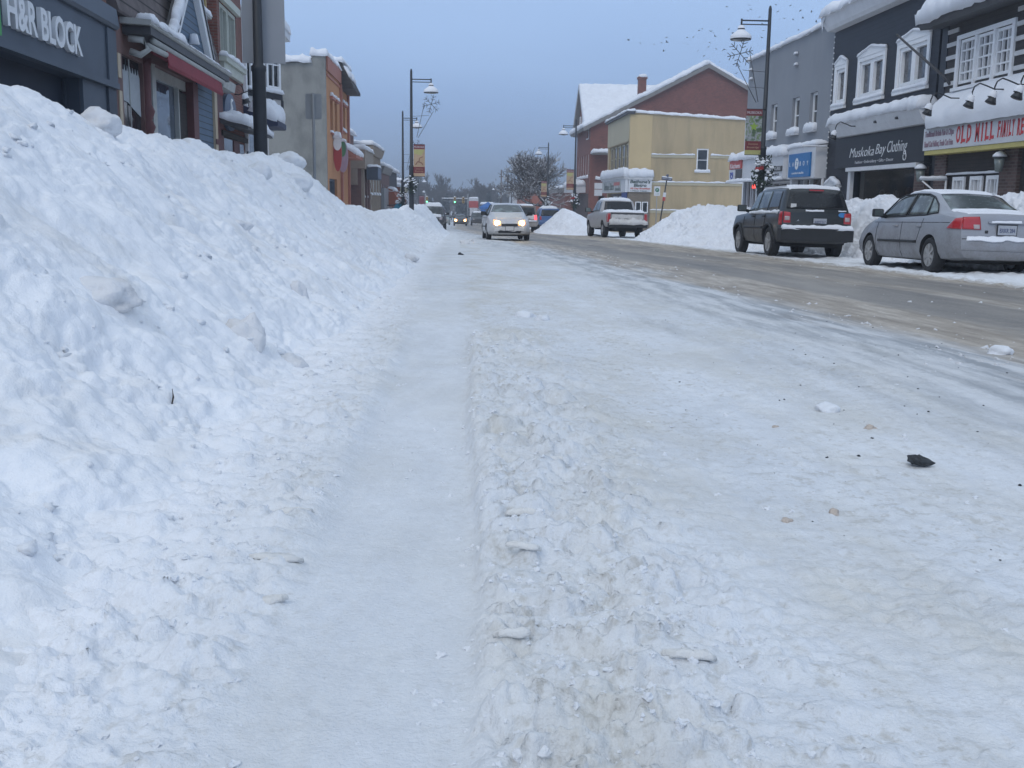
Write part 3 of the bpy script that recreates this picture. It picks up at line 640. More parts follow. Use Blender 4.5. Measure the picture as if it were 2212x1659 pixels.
# ---- black clothing shop
b = building('clothing_shop', 'black boarded clothing shop with white pedimented upper windows and a deep snowy white cornice', (XF, 35.55, -0.6), -90)
W3 = [(0.42, 1.20, 1), (2.45, 4.28, 2), (5.42, 7.22, 2)]
shell(b, 7.86, 9, 7.0, M['black_side'], [(x0, x1, 4.68, 5.74) for x0, x1, n in W3] + [(2.5, 7.15, 0.75, 2.42)], rev=0.12)
for x0, x1, nn in W3:
    w = window(b, x0, x1, 4.68, 5.74, muntin=(1, 1), y=0.10, fw=0.10, glass='glass_curtain', proud=0.05, sill=False)
    t = MB(); t.box(x0-0.16, x0-0.003, -0.05, -0.003, 4.58, 5.86); t.box(x1+0.003, x1+0.16, -0.05, -0.003, 4.58, 5.86)
    t.prism([(x0-0.16, 5.862), (x1+0.16, 5.862), (x1+0.16, 5.95), ((x0+x1)/2, 6.12), (x0-0.16, 5.95)], 'y', -0.06, -0.003)
    t.box(x0-0.003, x1+0.003, -0.045, -0.003, 5.742, 5.86)
    t.box(x0-0.2, x1+0.2, -0.10, -0.003, 4.47, 4.578)
    if nn == 2: t.box((x0+x1)/2-0.13, (x0+x1)/2+0.13, 0.0, 0.098, 4.78, 5.64)
    t.build('pediment', M['white'], w)
    cx = (x0+x1)/2
    for sgn in (-1, 1):
        hs = heap('sill_snow', M['snow'], w, 0, (x1-x0)/2+0.17, -0.09, 0.0, 0, 0.06, 0.01, 5+nn, res=0.03)
        hs.data.transform(Matrix.Translation((cx, 0, 6.12)) @ Matrix.Rotation(sgn*math.atan2(0.17, (x1-x0)/2+0.16), 4, 'Y') @ (Matrix() if sgn > 0 else Matrix.Rotation(math.pi, 4, 'Z') @ Matrix.Translation((0, 0.09, 0))))
    heap('sill_snow', M['snow'], w, x0-0.2, x1+0.2, -0.11, -0.01, 4.58, 0.09, 0.01, 9, res=0.03)
mb = MB(); mb.prism([(0.0, 7.0), (-0.28, 7.02), (-0.36, 7.12), (-0.46, 7.36), (-0.50, 7.48), (0.4, 7.48), (0.4, 7.0)], 'x', -0.02, 7.9); cn = mb.build('cornice', M['trim_white'], b)
heap('roof_snow', M['snow'], b, -0.03, 7.9, -0.55, 8, 7.48, 0.34, 0.05, 21, res=0.08)
ic = MB()
for x, L in ((0.12, 0.5), (0.22, 0.25), (0.05, 0.3), (0.3, 0.15)): ic.tube([(x, -0.5, 7.49), (x+0.01, -0.5, 7.46-L*0.5), (x, -0.5, 7.46-L)], [0.05, 0.03, 0.004], 6)
ic.build('icicles', M['snow'], b)
mb = MB(); mb.prism([(-0.003, 3.50), (-0.30, 3.52), (-0.42, 3.70), (-0.52, 3.90), (-0.52, 3.95), (-0.003, 3.95)], 'x', 1.30, 8.05); lc = mb.build('cornice', M['trim_white'], b)
heap('cornice_snow', M['snow'], lc, 1.27, 8.07, -0.56, 0.0, 3.95, 0.30, 0.03, 22, res=0.05, rough=0.12)
s = sign_box(b, 1.15, 7.84, 2.54, 3.50, -0.16, -0.003, 'black_panel')
# flowing script: stretched, slanted strokes
def script_text(parent, body, x, z, w, size, mat, y):
    o = text_part(body, size, mat, parent, (x, y, z), depth=0.005, shear=0.32, bold=-0.004, fit=w, align='LEFT')
    return o
script_text(s, 'Muskoka', 2.45, 2.97, 1.95, 0.42, M['white_text'], -0.166); script_text(s, 'Bay', 4.52, 3.00, 0.75, 0.42, M['white_text'], -0.166); script_text(s, 'Clothing', 5.38, 3.02, 1.35, 0.46, M['white_text'], -0.166)
sw_ = MB(); sw_.tube([(6.60+0.10*math.sin(a), -0.166, 2.86-0.13*(1-math.cos(a))*0.5-0.10*math.sin(a*0.5)) for a in np.linspace(0, 5.2, 14)], 0.014, 6); sw_.build('flourish', M['white_text'], s)
text_part('Fashion \u2022 Embroidery \u2022 Gifts \u2022 Decor', 0.125, M['sign_white'], s, (4.4, -0.164, 2.68), depth=0.003, fit=2.9)
goose_lamp(b, 3.5, -0.42, 3.74, 0.6)
for x in (5.1, 6.6): st = MB(); st.lathe([(0.05, -0.04), (0.05, 0.02), (0.02, 0.03)], (x, -0.47, 3.76), 8); st.build('lamp_mount', M['sign_dark'], b)
t = MB(); t.box(2.32, 7.5, -0.22, -0.003, 2.42, 2.536); t.box(2.30, 2.52, -0.12, -0.003, 0.2, 2.418); t.build('shop_front', M['trim_white'], b)
g = MB(); g.add([(2.5, 0.11, 0.75), (7.15, 0.11, 0.75), (7.15, 0.11, 2.42), (2.5, 0.11, 2.42)], [(0, 1, 2, 3)]); sw = g.build('shop_window', M['glass_clear'], b)
i_ = MB(); i_.box(2.45, 7.2, 2.3, 2.4, 0.3, 2.6); i_.box(2.40, 2.45, 0.2, 2.3, 0.3, 2.6); i_.box(7.2, 7.25, 0.2, 2.3, 0.3, 2.6); i_.box(2.45, 7.2, 0.2, 2.3, 0.24, 0.3); i_.box(2.45, 7.2, 0.2, 2.3, 2.6, 2.66); i_.build('interior', M['interior'], sw)
M['goods_a'] = plain('goods_yellow', (0.45, 0.28, 0.08), 0.8, 0.3, 9); M['goods_b'] = plain('goods_orange', (0.35, 0.13, 0.06), 0.8, 0.3, 9); M['goods_c'] = plain('goods_brown', (0.10, 0.075, 0.06), 0.8, 0.4, 7)
rg = random.Random(4)
for x, mt in ((3.2, 'goods_c'), (3.8, 'goods_c'), (5.55, 'goods_a'), (6.3, 'goods_b'), (4.7, 'goods_c'), (2.75, 'goods_c')):
    dm = MB(); hh = 1.55+rg.random()*0.25
    dm.lathe([(0.13, 0.3), (0.16, 0.8), (0.13, 1.15), (0.2, hh-0.25), (0.16, hh-0.12), (0.05, hh-0.06)], (x, 0.7+rg.random()*0.4, 0), 10); dm.lathe([(0.03, hh-0.08), (0.09, hh+0.02), (0.08, hh+0.14), (0.02, hh+0.19)], (x, 0.85, 0), 10)
    dm.build('display_figure', M[mt], sw)
pz = MB(); pz.box(7.18, 7.84, -0.10, -0.003, 0.0, 2.42); pz.build('pilaster', M['brown_brick'], b)
k = MB(); k.box(0.32, 1.40, -0.14, -0.003, 0.6, 1.95); k.prism([(0.24, 1.952), (1.48, 1.952), (1.48, 2.02), (0.86, 2.22), (0.24, 2.02)], 'y', -0.18, -0.003); kk = k.build('notice_case', M['trim_white'], b)
kg = MB(); kg.box(0.48, 1.24, -0.155, -0.143, 0.8, 1.82); kg.build('pane', M['glass'], kk)
for sgn in (-1, 1):
    hs = heap('snow_cap', M['snow'], kk, 0, 0.65, -0.20, 0.0, 0, 0.10, 0.01, 3, res=0.03)
    hs.data.transform(Matrix.Translation((0.86, 0, 2.22)) @ Matrix.Rotation(sgn*0.31, 4, 'Y') @ (Matrix() if sgn > 0 else Matrix.Rotation(math.pi, 4, 'Z') @ Matrix.Translation((0, 0.20, 0))))
# string of little lights down the corner
li = MB(); 
for q in range(26):
    z = 2.6+q*0.17; li.cbox((0.035+0.02*math.sin(q*2.1), -0.03, z), (0.03, 0.03, 0.05))
li.build('light_string', M['white'], b)
br = MB(); br.tube([(0.15, -0.05, 3.30), (0.15, -0.95, 3.30)], 0.02, 6); br.tube([(0.15, -0.05, 3.42), (0.15, -0.6, 3.31)], 0.012, 6); bo = br.build('sign_bracket', M['black'], b); heap('snow_cap', M['snow'], bo, 0.12, 0.18, -0.95, -0.1, 3.31, 0.04, 0.01, 5, res=0.02)
M['brass'] = plain('lantern_metal', (0.05, 0.055, 0.055), 0.5, 0.2); M['lantern_glass'] = plain('lantern_glass', (0.20, 0.23, 0.22), 0.25, 0.1)
def lantern(root, x, z, y=-0.28):
    a = MB(); a.tube([(x, -0.003, z+0.28), (x, y*0.6, z+0.34), (x, y, z+0.26)], 0.014, 6); a.lathe([(0.15, 0.14), (0.15, 0.17), (0.10, 0.22), (0.03, 0.27)], (x, y, z), 8); o = a.build('wall_lantern', M['brass'], root)
    g_ = MB(); g_.lathe([(0.05, -0.16), (0.08, -0.15), (0.125, 0.138)], (x, y, z), 8); g_.build('pane', M['lantern_glass'], o)
    s_ = MB(); s_.lathe([(0.155, 0.172), (0.15, 0.21), (0.09, 0.27), (0.02, 0.30)], (x, y, z), 10); s_.build('snow_cap', M['snow'], o)
lantern(b, 7.95, 2.18)

# ---- log-fronted family restaurant
b = building('restaurant', 'dark log restaurant with white chinking and a long white sign with red letters', (XF, 27.68, -0.45), -90)
Wm = 12.0
wins = [(1.22, 2.00), (2.10, 2.88), (2.98, 3.72)]
shell(b, Wm, 9, 5.9, M['log'], [(1.16, 3.78, 4.22, 5.34), (1.5, 3.8, 0.7, 1.97), (6.6, 9.2, 4.22, 5.34)], rev=0.12, x0=0.18)
cap = MB(); cap.box(0.16, 0.5, -0.02, 0.3, -0.5, 5.9); cap.build('corner_post', M['black_panel'], b)
for z in (4.30, 4.62, 4.94, 5.26, 5.58):
    for a, c in ((0.5, 1.07), (3.88, 6.5), (9.34, Wm)): ck = MB(); ck.box(a, c, -0.035, -0.003, z-0.045, z+0.055); ck.build('chinking', M['chink'], b)
for x in (0, 5.44):
    for x0, x1 in wins: window(b, x0+x, x1+x, 4.24, 5.30, muntin=(3, 4), y=0.08, fw=0.07, glass='glass_curtain', sill=False, proud=0.03)
    t = MB(); t.box(1.08+x, 1.20+x, -0.06, -0.004, 4.16, 5.42); t.box(3.74+x, 3.86+x, -0.06, -0.004, 4.16, 5.42); t.box(1.20+x, 3.74+x, -0.06, -0.004, 5.32, 5.42); t.box(1.0+x, 3.94+x, -0.10, -0.004, 4.08, 4.158)
    for q in (2.00, 2.88): t.box(q+x+0.002, q+x+0.098, -0.05, 0.05, 4.16, 5.318)
    t.build('window_surround', M['white'], b)
ef = MB(); ef.prism([(0.3, 5.78), (-0.55, 5.70), (-0.60, 5.80), (-0.60, 5.90), (3.0, 7.6), (3.0, 5.78)], 'x', 0.02, Wm); ef.build('roof', M['sign_dark'], b)
hs = heap('roof_snow', M['snow'], b, 0.0, Wm, 0, 4.2, 0, 0.42, 0.05, 31, res=0.07, rough=0.3); hs.data.transform(Matrix.Translation((0, -0.64, 5.88)) @ Matrix.Rotation(math.atan2(1.7, 3.6), 4, 'X'))
aw = MB(); aw.prism([(-0.003, 3.22), (-0.42, 3.22), (-0.42, 3.26), (-0.003, 3.9)], 'x', 0.55, Wm); ao = aw.build('awning', M['dark_wood'], b)
# deep snow lying on the awning
nx, ny = 160, 22; U, V = np.meshgrid(np.linspace(0, 1, nx), np.linspace(0, 1, ny)); Xs = 0.48+U*(Wm-0.5)
top = 4.10 + 0.10*sstep(2.0, 2.9, Xs) + 0.05*fbm(Xs*0.8, 0*Xs, 0, 3, 61); low = 3.20 + 0.03*fbm(Xs*2.2, 0*Xs, 0, 3, 62) - 0.02
Zs = low + (top-low)*V; bulge = 0.22*np.sin(np.pi*np.clip(V*0.96+0.04, 0, 1)) + 0.05*fbm(Xs*1.5, Zs*1.5, 0, 4, 63)*np.sin(np.pi*V)
Ys = -0.50*(1-V)**0.85 - bulge; ed = np.minimum(U, 1-U)*Wm; Ys = Ys*np.sqrt(np.clip(ed/0.25, 0, 1))*1.0
o = link_mesh('awning_snow', grid_mesh('awning_snow', np.stack([Xs, Ys, Zs], -1).reshape(-1, 3), ny, nx), ao, [M['snow']])
ptop = MB()
for q in range(30): 
    x = 0.3+q*0.4; ptop.tube([(x, -0.2, 3.98), (x+0.02, -0.02, 4.07)], 0.012, 5)
s = sign_box(b, 0.42, Wm, 2.64, 3.20, -0.42, -0.32, 'sign_white')
yb = MB(); yb.box(0.5, Wm, -0.40, -0.004, 2.53, 2.637); yb.build('soffit', M['yellow_trim'], b)
rl = MB(); rl.box(1.45, Wm, -0.44, -0.41, 3.205, 3.225)
for q in range(26): rl.box(1.45+q*0.4, 1.47+q*0.4, -0.44, -0.41, 3.2, 3.26)
rl.build('sign_rail', M['black'], s)
def serif_text(parent, body, x0, x1, z, h, mat, y, narrow=False):
    """red slab-serif capitals: strokes from the font, feet and caps added as little slabs"""
    n = len(body); w = (x1-x0)/n; k = 0
    for i, chh in enumerate(body):
        if chh == ' ': continue
        cx = x0+(i+0.5)*w
        o = text_part(chh, h*1.34, mat, parent, (cx, y, z), depth=0.004, bold=0.013, fit=w*(0.42 if chh in 'IL' and False else 0.74) if chh != 'I' else w*0.22)
        feet = {'L': [(-.36, -1), (-.36, 1)], 'M': [(-.34, -1), (.34, -1)], 'I': [(0, -1), (0, 1)], 'D': [(-.34, -1), (-.34, 1)], 'F': [(-.34, -1), (-.34, 1)], 'A': [(-.36, -1), (.36, -1)], 'Y': [(0, -1), (-.34, 1), (.34, 1)], 'R': [(-.34, -1), (-.34, 1), (.34, -1)], 'E': [(-.34, -1), (-.34, 1)], 'T': [(0, -1)], 'N': [(-.34, -1), (-.34, 1), (.34, 1)], 'U': [(-.34, 1), (.34, 1)]}.get(chh, [])
        if feet:
            fb = MB()
            for fx, sg in feet: fb.cbox((fx*w*0.92, 0, sg*(h*0.5-0.012)), (w*0.26, 0.008, 0.026))
            fo = fb.build('lettering', mat, parent); fo.location = (cx, y, z)
serif_text(s, 'OLD', 2.22, 3.03, 2.93, 0.40, M['red_text'], -0.425); serif_text(s, 'MILL', 3.18, 4.10, 2.93, 0.40, M['red_text'], -0.425)
serif_text(s, 'FAMILY', 4.22, 4.95, 2.94, 0.34, M['red_text'], -0.425); serif_text(s, 'RESTAURANT', 5.05, 6.5, 2.94, 0.34, M['red_text'], -0.425)
text_part('Traditional British Fish & Chips', 0.20, M['purple_text'], s, (1.31, -0.425, 3.04), depth=0.004, fit=1.58, bold=0.004); text_part('Hand Cut Halibut, Fresh Cut Fries', 0.20, M['purple_text'], s, (1.31, -0.425, 2.79), depth=0.004, fit=1.58, bold=0.004)
for x in (2.05, 4.12, 5.10, 6.15, 7.4): goose_lamp(b, x+0.25, -0.50, 3.80, 0.62)
for x0, x1 in ((0.5, 1.12), (3.84, 4.6), (6.0, 6.7)): pr = MB(); pr.box(x0, x1, -0.10, -0.003, -0.5, 2.527); pr.build('pier', M['brown_brick'], b)
dk = MB(); dk.box(1.14, 3.82, -0.06, -0.003, 2.05, 2.526); dk.build('fascia', M['dark_wood'], b)
ls = heap('ledge_snow', M['snow'], b, 1.14, 3.8, -0.10, 0.0, 2.035, 0.03, 0.0, 7, res=0.03)
for x0, x1 in ((1.5, 2.12), (2.4, 3.0), (3.2, 3.8)): window(b, x0, x1, 0.7, 1.96, muntin=(3, 3), y=0.06, fw=0.09, glass='glass_warm', sill=False, proud=0.08)
for x0, x1 in ((2.14, 2.38), (3.02, 3.18)): mu = MB(); mu.box(x0, x1, -0.03, 0.1, 0.7, 1.968); mu.build('mullion', M['dark_wood'], b)
bk = MB(); bk.tube([(1.18, -0.08, 1.2), (1.18, -0.08, 1.93)], 0.03, 6); bk.tube([(1.18, -0.08, 1.9), (1.18, -0.75, 1.9)], 0.025, 6); bk.tube([(1.18, -0.08, 1.3), (1.18, -0.35, 1.6), (1.18, -0.7, 1.86)], 0.02, 6); bo = bk.build('sign_bracket', M['white'], b); heap('snow_cap', M['snow'], bo, 1.14, 1.22, -0.78, -0.05, 1.93, 0.06, 0.01, 8, res=0.03)
lantern(b, 4.15, 2.18)
fp = MB(); fp.tube([(0.85, -0.03, 4.28), (0.80, -0.12, 4.42), (0.28, -1.25, 5.53)], [0.045, 0.038, 0.026], 8); fo = fp.build('flagpole', M['sign_dark'], b)
fb = MB(); fb.lathe([(0.0, -0.04), (0.035, -0.02), (0.035, 0.02), (0.0, 0.04)], (0.27, -1.26, 5.54), 8, False); fb.build('finial', M['brass'], fo)
dr = MB(); dr.box(4.66, 5.9, -0.02, -0.004, -0.3, 2.1); dr.build('door', M['dark_wood'], b)

# ---- yellow bistro on the side-street corner
M['yellow'] = stucco('yellow_stucco', (0.50, 0.39, 0.235), (0.66, 0.68, 0.70), 0.6, 0.55)
M['yellow_lt'] = stucco('yellow_panel', (0.60, 0.465, 0.26), (0.8, 0.8, 0.8), 0.4, 0.5)
M['cream'] = stucco('cream_panel', (0.50, 0.45, 0.32), (0.85, 0.85, 0.85), 0.4, 0.6)
M['tan_brick'] = brick('tan_brick', (0.20, 0.15, 0.105), (0.22, 0.2, 0.17), var=0.2)
M['blue_panel'] = plain('blue_panel', (0.03, 0.06, 0.25), 0.5, 0.15)
M['steel'] = plain('galvanised_steel', (0.30, 0.31, 0.32), 0.45, 0.1, metal=0.5)
b = building('bistro_building', 'yellow stucco corner building with a snow topped white bistro sign wrapping its corner', (XF, 88.4, -1.5), -90)
W, D = 11.0, 8.45
ms = side_m(W, D, 'right')
mb = MB(); facade(mb, 0, W, -1.5, 8.66, [(0.8, 10.5, 4.62, 6.6), (0.6, 9.6, 0.4, 2.9)], 0.2)
mb.m = ms; facade(mb, 0, D, -1.5, 8.2, [(4.98, 5.86, 4.55, 6.18)], 0.14)
mb.add([(0, 0, 8.2), (D, 0, 8.2), (D, 0, 8.27), (0, 0, 8.66)], [(0, 1, 2, 3)]); mb.m = Matrix()
mb.add([(0, 0, 8.66), (W, 0, 8.66), (W, D, 8.27), (0, D, 8.27)], [(0, 1, 2, 3)]); mb.add([(0, D, -1.5), (W, D, -1.5), (W, D, 8.27), (0, D, 8.27)], [(3, 2, 1, 0)])
mb.add([(0, 0, -1.5), (0, D, -1.5), (0, D, 8.27), (0, 0, 8.66)], [(3, 2, 1, 0)])
mb.build('wall', M['yellow'], b)
pn = MB(); pn.m = ms; pn.box(0.003, 1.62, -0.05, -0.003, 1.2, 8.5); pn.build('corner_panel', M['yellow_lt'], b)
cp = MB(); cp.box(0.02, 10.98, -0.05, -0.004, 6.66, 8.55); cp.box(0.02, 10.98, -0.05, -0.004, 3.9, 4.58); cp.build('cream_panel', M['cream'], b)
for x in np.linspace(0.9, 8.9, 5): window(b, x, x+1.45, 4.64, 6.56, frame='cream', muntin=(1, 2), y=0.16, fw=0.12, glass='glass_curtain', sill=False)
window(b, 4.98, 5.86, 4.55, 6.18, muntin=(1, 2), y=0.10, fw=0.10, snow=0.14, m=ms, sd=0.12, ov=0.14)
bd = MB(); bd.m = ms
for z in (5.50, 3.52, 1.50):
    bd.box(1.63, 4.86 if z > 5 else D, -0.06, -0.003, z, z+0.22)
    if z > 5: bd.box(5.98, D, -0.06, -0.003, z, z+0.22)
bo = bd.build('band', M['cream'], b)
for z in (5.72, 3.74, 1.72):
    for a, c in (((1.63, 4.86), (5.98, D)) if z > 5 else ((1.63, D),)):
        h = heap('band_snow', M['snow'], bo, a, c, -0.09, 0.0, z, 0.07, 0.01, int(z*7), res=0.05, rough=0.7); h.data.transform(ms)
ct = MB(); ct.m = ms; ct.box(8.46, 8.56, -0.04, 0.1, -0.5, 8.2); ct.build('corner_trim', M['trim_white'], b)
pf = MB(); pf.prism([(-0.25, 8.55), (0.3, 8.55), (0.3, 8.75), (-0.25, 8.75)], 'x', -0.3, W+0.25); pf.build('parapet', M['sign_dark'], b)
heap('parapet_snow', M['snow'], b, -0.35, W+0.3, -0.32, 0.35, 8.75, 0.13, 0.03, 41, res=0.06, rough=0.5)
h = heap('roof_snow', M['snow'], b, -0.15, W+0.12, 0.36, D, 8.66, 0.16, 0.05, 42, res=0.1, slope=-0.047, rough=0.4)
# the wrap-around sign
M['sign_mural'] = plain('faded_sign_picture', (0.42, 0.43, 0.42), 0.5, 0.35, 1.1); M['dk_green'] = plain('dark_green_letters', (0.06, 0.09, 0.085), 0.5, 0.1); M['pale_red'] = plain('pale_red_letters', (0.50, 0.14, 0.12), 0.5, 0.1)
sg = MB(); sg.box(-1.0, W+0.25, -0.25, -0.052, 2.98, 3.95); s = sg.build('sign', M['sign_white'], b)
sg = MB(); sg.m = ms; sg.box(-0.02, 1.70, -0.25, -0.052, 3.0, 3.90); s2 = sg.build('sign', M['sign_white'], b)
mu = MB(); mu.box(-0.9, 9.2, -0.262, -0.253, 3.06, 3.85); so = mu.build('picture_panel', M['sign_mural'], s)
text_part("Bethune's Bistro", 0.8, M['dk_green'], s, (3.0, -0.27, 3.42), depth=0.004, shear=0.2, fit=5.4)
rb = MB(); rb.box(5.6, 8.6, -0.272, -0.266, 3.5, 3.75); rb.build('price_flash', M['pale_red'], s)
text_part('DINING', 0.3, M['dk_green'], s, (7.6, -0.27, 3.2), depth=0.004, fit=2.6)
fc = MB(); fc.box(-1.1, W+0.35, -0.35, -0.06, 3.952, 4.16); fc.m = ms; fc.box(-0.06, 1.78, -0.35, -0.06, 3.902, 4.14); fo = fc.build('sign_cornice', M['chink'], b)
heap('sign_snow', M['snow'], b, -1.15, W+0.40, -0.45, -0.03, 4.16, 0.55, 0.02, 43, res=0.06, rough=0.15)
h = heap('sign_snow', M['snow'], b, -0.12, 1.82, -0.45, -0.03, 4.14, 0.52, 0.02, 44, res=0.06, rough=0.1); h.data.transform(ms)
def side_text(body, size, mat, u, z, w, shear=0.0, bold=0.0):
    o = text_part(body, size, mat, s2, (W+0.256, u, z), rot=(R(90), 0, R(90)), depth=0.004, fit=w, shear=shear, bold=bold); return o
side_text("Bethune's", 0.33, M['dk_green'], 0.84, 3.73, 1.50, 0.2, 0.012); side_text('Bistro', 0.31, M['dk_green'], 0.84, 3.47, 0.95, 0.2, 0.012)
side_text('All Day Breakfast', 0.17, M['pale_red'], 0.84, 3.245, 1.50, 0.1, 0.008); side_text('\u2022 Now Open \u2022', 0.12, M['dk_green'], 0.84, 3.08, 1.4, 0, 0.004)
bl = MB(); bl.box(8.6, W+0.002, -0.10, -0.052, 2.0, 2.97); bl.build('blue_panel', M['blue_panel'], b)
wd = MB(); wd.m = ms; wd.box(0.003, 1.64, -0.12, -0.054, -0.5, 2.97); wo_ = wd.build('brick_panel', M['tan_brick'], b)
window(b, 0.55, 0.98, 1.5, 2.3, y=-0.125, muntin=(1, 1), sill=False, m=ms); window(b, 1.05, 1.48, 1.5, 2.3, y=-0.125, muntin=(1, 1), sill=False, m=ms)
pw = MB(); pw.box(0.6, 9.6, 0.15, 0.19, 0.4, 2.9); pwo = pw.build('shop_window', M['glass_warm'], b)
ps = MB()
for x in (3.2, 6.0): ps.box(x, x+1.9, 0.1, 0.145, 1.9, 2.7)
ps.build('poster', M['sign_white'], pwo)

# ---- tall red brick hall with crossed gables
M['red_brick'] = brick('red_brick', (0.235, 0.068, 0.05), (0.20, 0.12, 0.10), var=0.2)
M['stone_grey'] = plain('grey_barge_board', (0.22, 0.21, 0.20), 0.7, 0.15); M['brown'] = plain('brown_paint', (0.07, 0.045, 0.04), 0.7, 0.2)
b = building('brick_hall', 'tall red brick hall with a snow laden gabled roof and a single chimney', (XF, 111.5, -1.9), -90)
W = 11.1; ms = side_m(W, 21, 'right')
gw = 21.5; pk = 10.9; eh, ph = 9.55, 15.2          # near gable: eave and peak heights
low = [(1.2+i*1.95, 2.25+i*1.95, 4.95, 7.1) for i in range(5)]; upr = [(1.2, 2.3, 8.6, 10.2), (3.1, 4.2, 8.6, 10.2), (5.0, 6.1, 8.6, 10.2), (8.6, 9.8, 8.6, 9.5)]
mb = MB(); facade(mb, 0, W, -2, eh, low + [h_ for h_ in upr if h_[3] <= eh] + [], 0.2)
# front gable over the far two thirds, ridge running back from the street
mb.add([(0, 0, eh), (9.4, 0, eh), (4.7, 0, 13.7)], [(0, 1, 2)])
mb.m = ms; facade(mb, 0, gw, -2, eh, [(0.9, 1.5, 1.2, 3.2), (2.2, 2.6, 1.2, 3.0)], 0.2); mb.add([(0, 0, eh), (gw, 0, eh), (pk, 0, ph)], [(0, 1, 2)]); mb.m = Matrix()
mb.add([(0, gw, -2), (W, gw, -2), (W, gw, eh), (0, gw, eh)], [(3, 2, 1, 0)]); mb.add([(0, 0, -2), (0, gw, -2), (0, gw, eh), (0, pk, ph), (0, 0, eh)], [(4, 3, 2, 1, 0)])
mb.build('wall', M['red_brick'], b)
sl = math.atan2(ph-eh, pk)
rf_ = MB()   # main roof: two slabs, ridge along the street
for sgn in (0, 1):
    q = [(-0.6, eh-0.3), (pk, ph), (pk, ph+0.28), (-0.75, eh-0.05)] if not sgn else [(pk, ph), (gw+0.6, eh-0.3), (gw+0.75, eh-0.05), (pk, ph+0.28)]
    rf_.prism(q, 'x', -0.35, W+0.38)
ro = rf_.build('roof', M['stone_grey'], b)
L = math.hypot(pk+0.75, ph+0.28-eh+0.05)
h = heap('roof_snow', M['snow'], ro, -0.4, W+0.42, 0, L+0.1, 0, 0.32, 0.03, 51, res=0.12, rough=0.25); h.data.transform(Matrix.Translation((0, -0.78, eh-0.05)) @ Matrix.Rotation(sl, 4, 'X'))
h = heap('roof_snow', M['snow'], ro, -0.4, W+0.42, 0, L+0.1, 0, 0.30, 0.03, 52, res=0.12, rough=0.25); h.data.transform(Matrix.Translation((0, gw+0.78, eh-0.05)) @ Matrix.Rotation(math.pi, 4, 'Z') @ Matrix.Translation((-W, 0, 0)) @ Matrix.Rotation(sl, 4, 'X'))
# cross gable roof slabs
cg = MB(); cg.prism([(-0.35, eh-0.3), (4.7, 13.7), (4.7, 13.98), (-0.5, eh-0.1)], 'y', -0.45, 9.0); cg.prism([(4.7, 13.7), (9.75, eh-0.3), (9.9, eh-0.1), (4.7, 13.98)], 'y', -0.45, 9.0); co_ = cg.build('roof', M['stone_grey'], b)
sl2 = math.atan2(13.98-eh+0.1, 5.2); L2 = math.hypot(5.2, 13.98-eh+0.1)
h = heap('roof_snow', M['snow'], co_, 0, 9.6, 0, L2+0.1, 0, 0.30, 0.03, 53, res=0.1, rough=0.2); h.data.transform(Matrix.Translation((9.92, -0.5, eh-0.12)) @ Matrix.Rotation(math.pi/2, 4, 'Z') @ Matrix.Rotation(sl2, 4, 'X'))
h = heap('roof_snow', M['snow'], co_, 0, 9.6, 0, L2+0.1, 0, 0.30, 0.03, 54, res=0.1, rough=0.2); h.data.transform(Matrix.Translation((-0.52, 9.1, eh-0.12)) @ Matrix.Rotation(-math.pi/2, 4, 'Z') @ Matrix.Rotation(sl2, 4, 'X'))
bg_ = MB(); bg_.m = ms
for sgn in (0, 1):
    q = [(-0.7, eh-0.42), (pk, ph-0.12), (pk, ph+0.26), (-0.7, eh-0.04)] if not sgn else [(pk, ph-0.12), (gw+0.7, eh-0.42), (gw+0.7, eh-0.04), (pk, ph+0.26)]
    bg_.prism(q, 'y', -0.45, -0.39)
bg_.build('barge_board', M['stone_grey'], b)
ch = MB(); ch.box(9.6, 10.4, 4.55, 5.25, 10.5, 14.1); ch.box(9.52, 10.48, 4.47, 5.33, 14.1, 14.3); cho = ch.build('chimney', M['red_brick'], b); heap('snow_cap', M['snow'], cho, 9.52, 10.48, 4.47, 5.33, 14.3, 0.22, 0.03, 5, res=0.08)
for x0, x1, z0, z1 in low: window(b, x0, x1, z0, z1, y=0.15, fw=0.14, snow=0.2, muntin=(1, 2), glass='glass')
for x0, x1, z0, z1 in upr:
    if z1 <= eh: window(b, x0, x1, z0, z1, y=0.15, fw=0.12, muntin=(1, 2))
for x in (2.2, 4.2, 6.2):
    window(b, x, x+1.0, 9.7, 11.1, y=-0.005, fw=0.12, muntin=(1, 2), snow=0.15)
cn = MB(); cn.box(0.3, 8.4, -1.3, -0.003, 3.5, 4.2); co2 = cn.build('canopy', M['sign_white'], b); heap('canopy_snow', M['snow'], co2, 0.2, 8.5, -1.4, 0.0, 4.2, 0.45, 0.04, 55, res=0.1)
sf_ = MB(); sf_.box(0.5, 10.6, -0.05, -0.003, -1, 3.4); sf_.build('shop_front', M['brown'], b)
po = MB(); po.m = ms; po.box(0.1, 2.2, -1.6, -0.003, 7.0, 7.18); poo = po.build('porch_roof', M['stone_grey'], b); h = heap('porch_snow', M['snow'], poo, 0.05, 2.25, -1.65, 0.0, 7.18, 0.3, 0.03, 56, res=0.07); h.data.transform(ms)
nt = MB(); nt.m = ms; nt.box(0.5, 1.25, -0.04, -0.003, 3.85, 4.4); nt.box(0.5, 1.25, -0.04, -0.003, 3.2, 3.78); nt.build('notice', M['sign_white'], b)
for u in (0.9, 2.0):
    h = heap('ledge_snow', M['snow'], b, u-0.35, u+0.4, -0.2, 0.0, 4.75, 0.25, 0.02, int(u*10), res=0.05); h.data.transform(ms)

